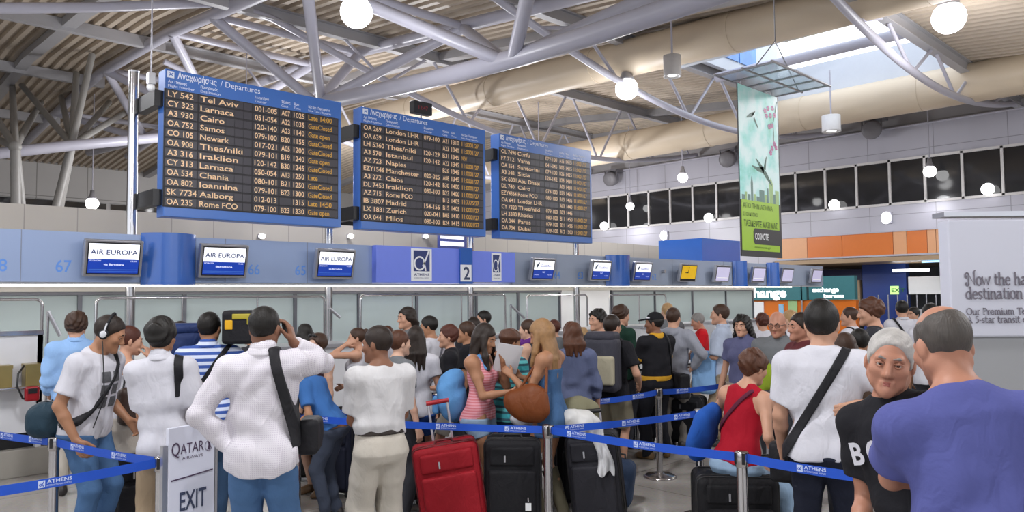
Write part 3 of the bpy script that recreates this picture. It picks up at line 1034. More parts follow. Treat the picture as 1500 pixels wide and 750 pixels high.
# ------------------------------------------------------------------ glass partition, counters, hoop rails
m_glass = mat('frosted_glass', '#a9b6b7', 0.2, var=0.08, scale=0.5, trans=0.0, spec=.6)
part = empty('glass_partition', (9, 13.2, 0), 'grey green frosted glass partition with slim frames behind the desks', 'partition')
edges = [-8, -5.5, -3, -.5, 2.0, 3.4, 5.0, 7.05, 8.45, 9.9, 11.6, 12.95, 14.45]
for a, b in zip(edges[:-1], edges[1:]):
    Geo().span((a + .03, 13.19, .95), (b - .03, 13.23, 1.9)).build('glass_pane', m_glass, part)
edges2 = [16.6, 18.6, 20.6, 22.6, 24.4]
for a, b in zip(edges2[:-1], edges2[1:]):
    Geo().span((a + .03, 13.19, .95), (b - .03, 13.23, 1.9)).build('glass_pane', m_glass, part)
Geo().span((14.5, 13.17, .95), (16.5, 13.25, 1.97)).build('door_panel', m_white, part)
g = Geo()
for e in edges + edges2:
    g.span((e - .03, 13.15, 0), (e + .03, 13.27, 1.95))
g.span((-8, 13.14, 1.9), (14.5, 13.28, 1.95)).span((16.6, 13.14, 1.9), (24.4, 13.28, 1.95))
g.build('partition_frame', mat('dark_alu', '#6b6d74', .4, .6), part)
Geo().span((-8, 13.1, 1.95), (24.4, 13.3, 2.05)).build('top_rail', mat('rail_cream', '#d9d3c8', .35), part)
Geo().span((-8, 13.14, .85), (24.4, 13.3, .95)).build('sill', m_white, part)
Geo().span((-8, 13.18, 0), (24.4, 13.26, .85)).build('lower_panel', mat('counter_white', '#cfd0d3', .4, var=.04), part)

def hoop(px0, px1, Y, ztop, mids, label):
    a, b = xa(px0, Y, 437), xa(px1, Y, 437)
    root = empty('hoop_rail', ((a + b) / 2, Y, 0), label, 'rail', 'hoop rails over the check-in desks')
    r = .09
    pts = [V((a, Y, 0.0)), V((a, Y, ztop - r))] + [V((a + r - r * math.cos(t), Y, ztop - r + r * math.sin(t))) for t in np.linspace(.2, math.pi / 2, 6)] + \
          [V((b - r + r * math.sin(t), Y, ztop - r + r * math.cos(t))) for t in np.linspace(0, math.pi / 2 - .2, 6)] + [V((b, Y, ztop - r)), V((b, Y, 0.0))]
    Geo().tube(pts, .022, 10).build('hoop', m_chrome, root)
    for m_ in mids:
        Geo().cyl(V((xa(m_, Y, 437), Y, 0)), V((xa(m_, Y, 437), Y, ztop)), .016, 8).build('upright', m_chrome, root)
hoop(-70, 62, 12.1, 1.84, [-10], 'chrome hoop rail at the far left edge above the white counter')
hoop(141, 475, 12.1, 1.85, [267, 377], 'long chrome hoop rail behind the cameraman and the man on the phone')
hoop(528, 740, 12.1, 1.86, [604, 676], 'chrome hoop rail below the periwinkle sign')
hoop(772, 860, 12.1, 1.83, [], 'short chrome hoop rail in front of the white door panel')
hoop(893, 975, 12.1, 1.82, [936], 'chrome hoop rail behind the man in the black cap')

# desks along the row
m_desk = mat('desk_white', '#d3d4d8', .35, var=.04)
for i, (a, b) in enumerate(((4.2, 6.9), (7.7, 10.4), (11.2, 13.9), (14.9, 17.4), (18.2, 20.8))):
    root = empty('check_in_desk', ((a + b) / 2, 11.3, 0), ['white check-in desk behind the man with the phone', 'white check-in desk behind the man in khaki trousers', 'white check-in desk behind the blonde woman',
                 'white check-in desk behind the backpackers', 'white check-in desk behind the man in the black cap'][i], 'desk', 'check-in desks')
    Geo().span((a, 10.95, .05), (b, 11.7, 1.02)).build('desk_body', m_desk, root, bevel=.01)
    Geo().span((a - .05, 10.85, 1.02), (b + .05, 11.75, 1.08)).build('desk_top', m_alu, root, bevel=.008)
    Geo().span((a + .1, 10.93, .0), (b - .1, 11.6, .05)).build('plinth', m_black, root)
# little grey gates (diagonal tubes)
for i, (pa, pb, lab) in enumerate((((70, 456), (88, 492), 'silver folding arm at the desk beside the man in blue'), ((483, 452), (498, 465), 'silver folding arm beside the pole at the middle desk'), ((748, 447), (768, 466), 'silver folding arm beneath the right emblem'))):
    a = on_y(pa[0], pa[1], 11.5); b = on_y(pb[0], pb[1], 11.5)
    root = empty('folding_arm', (a.x, a.y, 1.0), lab, 'gate arm')
    Geo().tube([V((a.x, a.y, 0)), a], .02, 8).build('arm_post', m_chrome, root)
    Geo().tube([a, b], .026, 8).build('arm_tube', m_alu, root)

# left counter unit near the man in the blue shirt
def hall_box(g, px, py, d, sx, sy, sz):
    return g
cw = empty('counter_unit', on_y(20, 640, 9.6) * 1.0, 'white counter unit with silver shelf rail at the far left', 'counter')
cw.location.z = 0
Y1 = 9.3
xl, xr = xa(-140, Y1, 500), xa(63, Y1, 500)
zt = on_y(30, 491, Y1).z
Geo().span((xl, Y1, .45), (xr, Y1 + .06, zt)).build('counter_panel', m_desk, cw)
Geo().span((xl, Y1 - .03, zt), (xr, Y1 + .1, zt + .045)).build('edge_trim', m_chrome, cw)
zr_ = on_y(30, 569, Y1 - .25).z
Geo().tube([V((xl, Y1 - .22, zr_)), V((xr - .03, Y1 - .22, zr_))], .02, 10).build('shelf_rail', m_chrome, cw)
Geo().span((xl, Y1 - .22, zr_ - .02), (xr, Y1, zr_ + .0)).build('shelf', m_desk, cw)
Geo().span((xr - .05, Y1, 0), (xr, Y1 + .5, zt)).build('side_panel', m_desk, cw)
m_brass = mat('brass_tin', '#9c8a56', .3, .5, var=.2, scale=6)
for (p0, p1, lab) in ((-8, 15, 'brass coloured box cut off by the left edge, on the counter shelf'), (34, 57, 'brass coloured box on the counter shelf above the red phone')):
    a, b = xa(p0, Y1 - .1, 560), xa(p1, Y1 - .1, 560)
    z1 = on_y(40, 533, Y1 - .1).z
    root = empty('brass_box', ((a + b) / 2, Y1 - .11, zr_), lab, 'box', 'brass boxes on the counter shelf')
    Geo().span((a, Y1 - .2, zr_), (b, Y1 - .02, z1)).build('box_body', m_brass, root, bevel=.008)
    Geo().span((a - .003, Y1 - .205, z1 - .03), (b + .003, Y1 - .015, z1 + .002)).build('box_lid', m_brass, root)
p0 = on_y(46, 575, Y1 - .24)
ph = empty('desk_phone', p0 - V((0, 0, .06)), 'red handset hanging on a black cable below the counter shelf', 'phone')
Geo().box(p0 + V((0, -.02, -.01)), (.13, .07, .15)).build('handset', mat('red_plastic', '#8d1620', .3), ph, bevel=.02)
p1 = on_y(36, 540, Y1 - .24)
Geo().tube([p0 + V((0, 0, -.08)), p0 + V((-.08, -.02, -.05)), p0 + V((-.13, -.01, .08)), p0 + V((-.12, 0, .2)), p0 + V((-.05, .1, .27))], .010, 8).build('cable', m_black, ph)
Geo().box(p0 + V((0, -.056, .02)), (.08, .006, .05)).build('keypad', m_black, ph)

# black conveyor ramp and pale kerb at lower left
cv = empty('baggage_conveyor', on_z(30, 690, 0), 'black baggage conveyor ramp with pale kerb at far left', 'conveyor')
a0 = on_z(105, 688, 0.0)
Ya = a0.y
def ZY(px, py):
    return on_y(px, py, Ya)
k0 = ZY(-80, 652); k1 = ZY(104, 649)
Geo().span((k0.x, Ya, 0), (k1.x, Ya + .9, k1.z)).build('kerb', mat('kerb_stone', '#98948c', .5, var=.08), cv, bevel=.01)
t0 = ZY(-80, 598); t1 = ZY(100, 640)
g = Geo()
g.prism([(0, 0), (k1.x - k0.x - .02, 0), (k1.x - k0.x - .02, max(.03, t1.z - k1.z)), (0, t0.z - k1.z)], (k0.x, Ya + .85, k1.z), (1, 0, 0), (0, 0, 1), .75)
g.build('belt_ramp', m_black, cv)
# ================================================================== ORGANIC SHAPES (distance fields -> one continuous mesh)
f4 = np.float32


def _n(v):
    v = np.asarray(v, float)
    return v / (np.linalg.norm(v) + 1e-12)


def euler(yaw=0, pitch=0, roll=0):
    """local axes: x right, y forward, z up.  yaw + = turn left, pitch + = bow forward, roll + = tip to the right (degrees)"""
    y, p, r = (math.radians(a) for a in (yaw, pitch, roll))
    Rz = np.array([[math.cos(y), -math.sin(y), 0], [math.sin(y), math.cos(y), 0], [0, 0, 1]])
    Rx = np.array([[1, 0, 0], [0, math.cos(-p), -math.sin(-p)], [0, math.sin(-p), math.cos(-p)]])
    Ry = np.array([[math.cos(r), 0, math.sin(r)], [0, 1, 0], [-math.sin(r), 0, math.cos(r)]])
    return Rz @ Rx @ Ry


class Frame:
    def __init__(self, o, R):
        self.o = np.asarray(o, float)
        self.R = np.asarray(R, float)

    def p(self, q):
        return self.o + self.R @ np.asarray(q, float)

    def loc(self, X, Y, Z):
        x = X - f4(self.o[0]); y = Y - f4(self.o[1]); z = Z - f4(self.o[2])
        R = self.R.astype(f4)
        return (x * R[0, 0] + y * R[1, 0] + z * R[2, 0], x * R[0, 1] + y * R[1, 1] + z * R[2, 1], x * R[0, 2] + y * R[1, 2] + z * R[2, 2])


def smin(a, b, k):
    if k <= 0:
        return np.minimum(a, b)
    h = np.maximum(k - np.abs(a - b), 0) / k
    return np.minimum(a, b) - h * h * f4(k * .25)


def smax(a, b, k):
    return -smin(-a, -b, k)


class Vol:
    def __init__(self, vox):
        self.vox = vox
        self.ops = []

    # every op: (kind, fn, lo, hi, k)
    def add(self, fn, lo, hi, k=0.0):
        self.ops.append(('u', fn, np.asarray(lo, float), np.asarray(hi, float), k))
        return self

    def cone(self, a, b, ra, rb=None, k=0.0):
        rb = ra if rb is None else rb
        a = np.asarray(a, float); b = np.asarray(b, float)
        ba = b - a
        L2 = float(ba @ ba) + 1e-12
        def fn(X, Y, Z):
            px = X - f4(a[0]); py = Y - f4(a[1]); pz = Z - f4(a[2])
            h = np.clip((px * f4(ba[0]) + py * f4(ba[1]) + pz * f4(ba[2])) / f4(L2), 0, 1)
            dx = px - h * f4(ba[0]); dy = py - h * f4(ba[1]); dz = pz - h * f4(ba[2])
            return np.sqrt(dx * dx + dy * dy + dz * dz) - (f4(ra) + h * f4(rb - ra))
        R = max(ra, rb)
        return self.add(fn, np.minimum(a, b) - R, np.maximum(a, b) + R, k)

    def chain(self, pts, rs, k=0.0):
        for i in range(len(pts) - 1):
            self.cone(pts[i], pts[i + 1], rs[i], rs[i + 1], k if i == 0 else min(k, .012) or .008)
        return self

    def ell(self, c, r, R=None, k=0.0):
        c = np.asarray(c, float); r = np.asarray(r, float)
        Rm = np.eye(3) if R is None else np.asarray(R, float)
        fr = Frame(c, Rm)
        def fn(X, Y, Z):
            x, y, z = fr.loc(X, Y, Z)
            k0 = np.sqrt((x / f4(r[0])) ** 2 + (y / f4(r[1])) ** 2 + (z / f4(r[2])) ** 2)
            k1 = np.sqrt((x / f4(r[0] ** 2)) ** 2 + (y / f4(r[1] ** 2)) ** 2 + (z / f4(r[2] ** 2)) ** 2) + f4(1e-6)
            return k0 * (k0 - 1) / k1
        ext = np.abs(Rm) @ r
        return self.add(fn, c - ext, c + ext, k)

    def rbox(self, c, s, rad, R=None, k=0.0, puff=0.0):
        """rounded box (half sizes s)"""
        c = np.asarray(c, float); s = np.asarray(s, float)
        Rm = np.eye(3) if R is None else np.asarray(R, float)
        fr = Frame(c, Rm)
        def fn(X, Y, Z):
            x, y, z = fr.loc(X, Y, Z)
            pf = 0
            if puff:
                pf = puff * (1 - np.minimum(1, (x / s[0]) ** 2)) * (1 - np.minimum(1, (z / s[2]) ** 2))
            qx = np.abs(x) - f4(s[0] - rad); qy = np.abs(y) - (f4(s[1] - rad) + pf); qz = np.abs(z) - f4(s[2] - rad)
            o = np.sqrt(np.maximum(qx, 0) ** 2 + np.maximum(qy, 0) ** 2 + np.maximum(qz, 0) ** 2)
            return (o + np.minimum(np.maximum(qx, np.maximum(qy, qz)), 0) - f4(rad)).astype(f4)
        ext = np.abs(Rm) @ (s + np.array([0, puff, 0]))
        return self.add(fn, c - ext, c + ext, k)

    def loft(self, frame, st, n=2.4, k=0.0, infl=0.0, capz=None):
        """st: rows (z, halfwidth, halfdepth, yoffset)"""
        st = np.asarray(st, float)
        zs = np.linspace(st[0, 0], st[-1, 0], 90)
        tab = [np.interp(zs, st[:, 0], st[:, i]) for i in (1, 2, 3)]
        ker = np.array([1, 2, 3, 2, 1.]) / 9
        tab = [np.convolve(np.pad(t, 2, 'edge'), ker, 'valid') for t in tab]
        tab[0] = tab[0] + infl; tab[1] = tab[1] + infl
        z0, z1 = st[0, 0], st[-1, 0]
        def fn(X, Y, Z):
            x, y, z = frame.loc(X, Y, Z)
            w = np.interp(z, zs, tab[0]).astype(f4); d = np.interp(z, zs, tab[1]).astype(f4); c = np.interp(z, zs, tab[2]).astype(f4)
            yy = y - c
            q = (np.abs(x / w) ** f4(n) + np.abs(yy / d) ** f4(n)) ** f4(1 / n)
            dd = (q - 1) * np.minimum(w, d)
            # corrected towards a true distance
            e = np.maximum(z - f4(z1 - .01), f4(z0 + .01) - z)
            return smax(dd, e, .03).astype(f4)
        w = tab[0].max(); d = tab[1].max() + np.abs(tab[2]).max()
        cs = np.array([frame.p((sx * w, sy * d, zz)) for sx in (-1, 1) for sy in (-1, 1) for zz in (z0 - .01, z1 + .01)])
        return self.add(fn, cs.min(0), cs.max(0), k)

    def cut(self, fn, k=0.0):
        """keep only where fn < 0"""
        self.ops.append(('c', fn, None, None, k))
        return self

    def dig(self, fn, lo, hi, k):
        """remove the shape fn"""
        self.ops.append(('d', fn, np.asarray(lo, float), np.asarray(hi, float), k))
        return self

    def warp(self, fn):
        """add fn to the distance near the surface"""
        self.ops.append(('w', fn, None, None, 0))
        return self

    def field(self, ops=None):
        ops = self.ops if ops is None else ops
        v = self.vox
        us = [o for o in ops if o[0] == 'u']
        lo = np.min([o[2] for o in us], 0) - 4 * v
        hi = np.max([o[3] for o in us], 0) + 4 * v
        n = np.ceil((hi - lo) / v).astype(int) + 1
        ax = [(lo[i] + v * np.arange(n[i])).astype(f4) for i in range(3)]
        D = np.full(n, .3, f4)
        XX, YY, ZZ = ax[0][:, None, None], ax[1][None, :, None], ax[2][None, None, :]
        for kind, fn, a, b, k in ops:
            if kind in 'ud':
                m = k + 3 * v
                i0 = np.maximum(0, np.floor((a - m - lo) / v).astype(int)); i1 = np.minimum(n, np.ceil((b + m - lo) / v).astype(int) + 1)
                if (i1 <= i0).any():
                    continue
                s = tuple(slice(i0[q], i1[q]) for q in range(3))
                d = fn(XX[s[0]], YY[:, s[1]], ZZ[:, :, s[2]])
                D[s] = smin(D[s], d, k) if kind == 'u' else smax(D[s], -d, k)
            elif kind == 'c':
                d = fn(XX, YY, ZZ)
                D = smax(D, np.broadcast_to(d, D.shape).astype(f4), k)
            else:
                i = np.nonzero(np.abs(D) < .03)
                D[i] += fn(ax[0][i[0]], ax[1][i[1]], ax[2][i[2]]).astype(f4)
        return D, lo, ax

    def mesh(self, ops=None):
        D, lo, ax = self.field(ops)
        return nets(D, lo, self.vox)


def nets(D, lo, v):
    """naive surface nets"""
    S = D < 0
    nx, ny, nz = D.shape
    c = S[:-1, :-1, :-1].astype(np.int8)
    tot = np.zeros((nx - 1, ny - 1, nz - 1), np.int8)
    for a in (0, 1):
        for b in (0, 1):
            for e in (0, 1):
                tot += S[a:nx - 1 + a, b:ny - 1 + b, e:nz - 1 + e]
    act = (tot > 0) & (tot < 8)
    idx = np.nonzero(act)
    m = len(idx[0])
    if m == 0:
        return np.zeros((0, 3)), np.zeros((0, 4), int)
    P = np.zeros((m, 3)); W = np.zeros(m)
    I, J, K = idx
    corners = [(a, b, e) for a in (0, 1) for b in (0, 1) for e in (0, 1)]
    dv = {q: D[I + q[0], J + q[1], K + q[2]] for q in corners}
    for q in corners:
        for axn in range(3):
            if q[axn] == 0:
                r = list(q); r[axn] = 1; r = tuple(r)
                d0, d1 = dv[q], dv[r]
                x = (d0 < 0) != (d1 < 0)
                t = np.where(x, d0 / np.where(np.abs(d0 - d1) < 1e-12, 1e-12, d0 - d1), 0)
                for c3 in range(3):
                    P[:, c3] += np.where(x, q[c3] + (t if c3 == axn else 0), 0)
                W += x
    P /= W[:, None]
    P += np.stack(idx, 1)
    P = P * v + np.asarray(lo)
    vid = np.full(act.shape, -1, np.int64)
    vid[idx] = np.arange(m)
    F = []
    for axn in range(3):
        s0 = [slice(None)] * 3; s1 = [slice(None)] * 3
        s0[axn] = slice(0, -1); s1[axn] = slice(1, None)
        e = S[tuple(s0)] != S[tuple(s1)]
        pos = S[tuple(s0)]
        o1, o2 = [(1, 2), (2, 0), (0, 1)][axn]
        i = np.nonzero(e)
        i = np.stack(i, 1)
        ok = (i[:, o1] > 0) & (i[:, o2] > 0) & (i[:, o1] < D.shape[o1] - 1) & (i[:, o2] < D.shape[o2] - 1)
        i = i[ok]
        sg = pos[tuple(i.T)]
        def vv(d1, d2):
            j = i.copy(); j[:, o1] -= d1; j[:, o2] -= d2
            return vid[tuple(j.T)]
        q = np.stack([vv(1, 1), vv(0, 1), vv(0, 0), vv(1, 0)], 1)
        q[~sg] = q[~sg][:, ::-1]
        F.append(q)
    return P, np.concatenate(F)


def mesh_obj(name, VF, material, parent=None, M4=None):
    """VF in parent-local coordinates (or moved by M4)"""
    P, F = VF
    me = bpy.data.meshes.new(name)
    if M4 is not None and len(P):
        P = P @ np.asarray(M4)[:3, :3].T + np.asarray(M4)[:3, 3]
    me.vertices.add(len(P))
    me.vertices.foreach_set('co', np.ascontiguousarray(P, dtype=f4).ravel())
    me.loops.add(len(F) * 4)
    me.loops.foreach_set('vertex_index', np.ascontiguousarray(F, dtype=np.int32).ravel())
    me.polygons.add(len(F))
    me.polygons.foreach_set('loop_start', np.arange(0, len(F) * 4, 4, dtype=np.int32))
    me.polygons.foreach_set('use_smooth', np.ones(len(F), bool))
    me.update(calc_edges=True)
    me.validate()
    o = bpy.data.objects.new(name, me)
    if material is not None:
        me.materials.append(material)
    COL.objects.link(o)
    if parent is not None:
        o.parent = parent
    return o


def folds(seed, amp=.004, f=14.0):
    """soft irregular cloth folds"""
    r = np.random.RandomState(seed)
    ks = [r.normal(size=3) * f * s for s in (.6, 1.0, 1.5)]
    ph = r.uniform(0, 6.28, 6)
    def fn(x, y, z):
        a = np.sin(x * f4(ks[0][0]) + y * f4(ks[0][1]) + z * f4(ks[0][2]) + f4(ph[0]))
        b = np.sin(x * f4(ks[1][0]) + y * f4(ks[1][1]) + z * f4(ks[1][2]) + 1.6 * a + f4(ph[1]))
        c = np.sin(x * f4(ks[2][0]) + y * f4(ks[2][1]) + z * f4(ks[2][2]) + 1.3 * b + f4(ph[2]))
        return f4(amp) * (.55 * b + .35 * c + .3 * a)
    return fn


def folds_low(frame, seed, amp=.006, z0=0.0, z1=.3, f=20.):
    """horizontal-diagonal folds which gather between two heights of a frame"""
    r = np.random.RandomState(seed)
    ph = r.uniform(0, 6.28, 4)
    def fn(X, Y, Z):
        x, y, z = frame.loc(X, Y, Z)
        w = np.exp(-((z - (z0 + z1) / 2) / ((z1 - z0) / 2 + .05)) ** 2)
        a = np.sin(z * f * 2.6 + x * f * (1.1 if seed % 2 else -1.1) + y * f * .7 + ph[0] + 1.4 * np.sin(x * 9 + ph[1]))
        b = np.sin(z * f * 1.5 - x * f * .9 + ph[2] + 1.2 * np.sin(y * 11 + z * 6 + ph[3]))
        return (amp * w * (.6 * a + .5 * b))
    return fn
# ================================================================== PEOPLE
def cloth(name, color, rough=.85, bump=.12, var=.07, scale=10, bscale=90):
    if name in _mats:
        return _mats[name]
    m = mat(name, color, rough, var=var, scale=scale, bump=bump, bump_scale=bscale, spec=.25)
    crease(m)
    return m


def crease(m, strength=.32):
    """soft creases of worn cloth on top of the fine weave"""
    nt, b = ramp_nodes(m)
    tc = nt.nodes.new('ShaderNodeTexCoord')
    mp = nt.nodes.new('ShaderNodeMapping'); mp.inputs['Scale'].default_value = (11, 11, 6.5); mp.inputs['Rotation'].default_value = (.3, .5, .2)
    n2 = nt.nodes.new('ShaderNodeTexNoise'); n2.inputs['Scale'].default_value = 1.0; n2.inputs['Detail'].default_value = 2.0; n2.inputs['Distortion'].default_value = 1.2
    bp = nt.nodes.new('ShaderNodeBump'); bp.inputs['Strength'].default_value = strength; bp.inputs['Distance'].default_value = .035
    nt.links.new(tc.outputs['Object'], mp.inputs[0]); nt.links.new(mp.outputs[0], n2.inputs['Vector']); nt.links.new(n2.outputs['Fac'], bp.inputs['Height'])
    if b.inputs['Normal'].links:
        nt.links.new(b.inputs['Normal'].links[0].from_socket, bp.inputs['Normal'])
    nt.links.new(bp.outputs['Normal'], b.inputs['Normal'])


def stripe_cloth(name, cols, period, axis=2, rough=.85):
    """bands of colour: cols = [(fraction start, colour) ...]"""
    if name in _mats:
        return _mats[name]
    m = mat(name, '#808080', rough, bump=.1, bump_scale=90, spec=.25)
    nt, b = ramp_nodes(m)
    tc = nt.nodes.new('ShaderNodeTexCoord')
    sp = nt.nodes.new('ShaderNodeSeparateXYZ'); nt.links.new(tc.outputs['Object'], sp.inputs[0])
    a = nt.nodes.new('ShaderNodeMath'); a.operation = 'DIVIDE'; a.inputs[1].default_value = period
    nt.links.new(sp.outputs[axis], a.inputs[0])
    fr = nt.nodes.new('ShaderNodeMath'); fr.operation = 'FRACT'; nt.links.new(a.outputs[0], fr.inputs[0])
    rp = nt.nodes.new('ShaderNodeValToRGB'); rp.color_ramp.interpolation = 'CONSTANT'
    e = rp.color_ramp.elements
    e[0].position = cols[0][0]; e[0].color = lin(cols[0][1])
    e[1].position = cols[1][0]; e[1].color = lin(cols[1][1])
    for p, c in cols[2:]:
        q = e.new(p); q.color = lin(c)
    nt.links.new(fr.outputs[0], rp.inputs[0])
    nt.links.new(rp.outputs[0], b.inputs['Base Color'])
    crease(m)
    return m


def check_cloth(name, base, line, period, width=.25):
    if name in _mats:
        return _mats[name]
    m = mat(name, base, .85, bump=.1, bump_scale=90, spec=.25)
    nt, b = ramp_nodes(m)
    tc = nt.nodes.new('ShaderNodeTexCoord')
    sp = nt.nodes.new('ShaderNodeSeparateXYZ'); nt.links.new(tc.outputs['Object'], sp.inputs[0])
    outs = []
    for ax in (0, 2):
        a = nt.nodes.new('ShaderNodeMath'); a.operation = 'DIVIDE'; a.inputs[1].default_value = period; nt.links.new(sp.outputs[ax], a.inputs[0])
        fr = nt.nodes.new('ShaderNodeMath'); fr.operation = 'FRACT'; nt.links.new(a.outputs[0], fr.inputs[0])
        lt = nt.nodes.new('ShaderNodeMath'); lt.operation = 'LESS_THAN'; lt.inputs[1].default_value = width; nt.links.new(fr.outputs[0], lt.inputs[0])
        outs.append(lt.outputs[0])
    mxm = nt.nodes.new('ShaderNodeMath'); mxm.operation = 'MULTIPLY'
    nt.links.new(outs[0], mxm.inputs[0]); nt.links.new(outs[1], mxm.inputs[1])
    old = b.inputs['Base Color'].links[0].from_socket
    mx = nt.nodes.new('ShaderNodeMix'); mx.data_type = 'RGBA'
    nt.links.new(mxm.outputs[0], mx.inputs['Factor']); nt.links.new(old, mx.inputs['A']); mx.inputs['B'].default_value = lin(line)
    nt.links.new(mx.outputs['Result'], b.inputs['Base Color'])
    crease(m)
    return m


def denim(name, col, worn='#7f9fc4'):
    if name in _mats:
        return _mats[name]
    m = mat(name, col, .85, var=.18, scale=5, bump=.12, bump_scale=120, spec=.2)
    crease(m, .3)
    return m


SKIN = {'light': '#bd9077', 'tan': '#a27558', 'brown': '#7d5540', 'pale': '#c9a18a', 'red': '#b07d66', 'dark': '#5a3a2a'}
def skin(k):
    return mat('skin_' + k, SKIN[k], .5, var=.07, scale=14, bump=.05, bump_scale=140, spec=.4)


def hairm(k):
    c = {'black': '#15120f', 'dark': '#241a14', 'brown': '#3b271b', 'chestnut': '#4d2d1c', 'auburn': '#4a2418', 'blonde': '#8d6b47', 'fair': '#a8875e',
         'grey': '#7d7a77', 'white': '#aeaba7', 'darkgrey': '#4c4743'}[k]
    if 'hair_' + k in _mats:
        return _mats['hair_' + k]
    m = mat('hair_' + k, c, .5, var=.35, scale=30, spec=.35)
    nt, b = ramp_nodes(m)
    tc = nt.nodes.new('ShaderNodeTexCoord')
    mp = nt.nodes.new('ShaderNodeMapping'); mp.inputs['Scale'].default_value = (160, 160, 12)
    nt.links.new(tc.outputs['Object'], mp.inputs[0])
    n2 = nt.nodes.new('ShaderNodeTexNoise'); n2.inputs['Scale'].default_value = 1.0; n2.inputs['Detail'].default_value = 2
    nt.links.new(mp.outputs[0], n2.inputs['Vector'])
    bp = nt.nodes.new('ShaderNodeBump'); bp.inputs['Strength'].default_value = .5; bp.inputs['Distance'].default_value = .006
    nt.links.new(n2.outputs['Fac'], bp.inputs['Height']); nt.links.new(bp.outputs['Normal'], b.inputs['Normal'])
    return m


def ik(a, c, l1, l2, pole):
    a = np.asarray(a, float); c = np.asarray(c, float)
    d = c - a
    L = np.linalg.norm(d)
    mx = (l1 + l2) * .998
    if L > mx:
        c = a + d / L * mx
        d = c - a; L = mx
    u = d / L
    x = (l1 * l1 - l2 * l2 + L * L) / (2 * L)
    h = math.sqrt(max(0, l1 * l1 - x * x))
    p = np.asarray(pole, float)
    p = p - u * (p @ u)
    p = _n(p)
    return a + u * x + p * h, c


class Person:
    pass


def capped(a, b, ra, rb, over=.06):
    """round cone from a to b cut flat at b"""
    a = np.asarray(a, float); b = np.asarray(b, float)
    u = _n(b - a)
    v = Vol(.01)
    L = np.linalg.norm(b - a)
    rb2 = rb + (rb - ra) * over / L
    v.cone(a, b + u * over, ra, rb2)
    fn0, lo, hi = v.ops[0][1:4]
    def fn(X, Y, Z):
        d = fn0(X, Y, Z)
        e = (X - f4(b[0])) * f4(u[0]) + (Y - f4(b[1])) * f4(u[1]) + (Z - f4(b[2])) * f4(u[2])
        return smax(d, e, .012)
    return fn, lo, hi


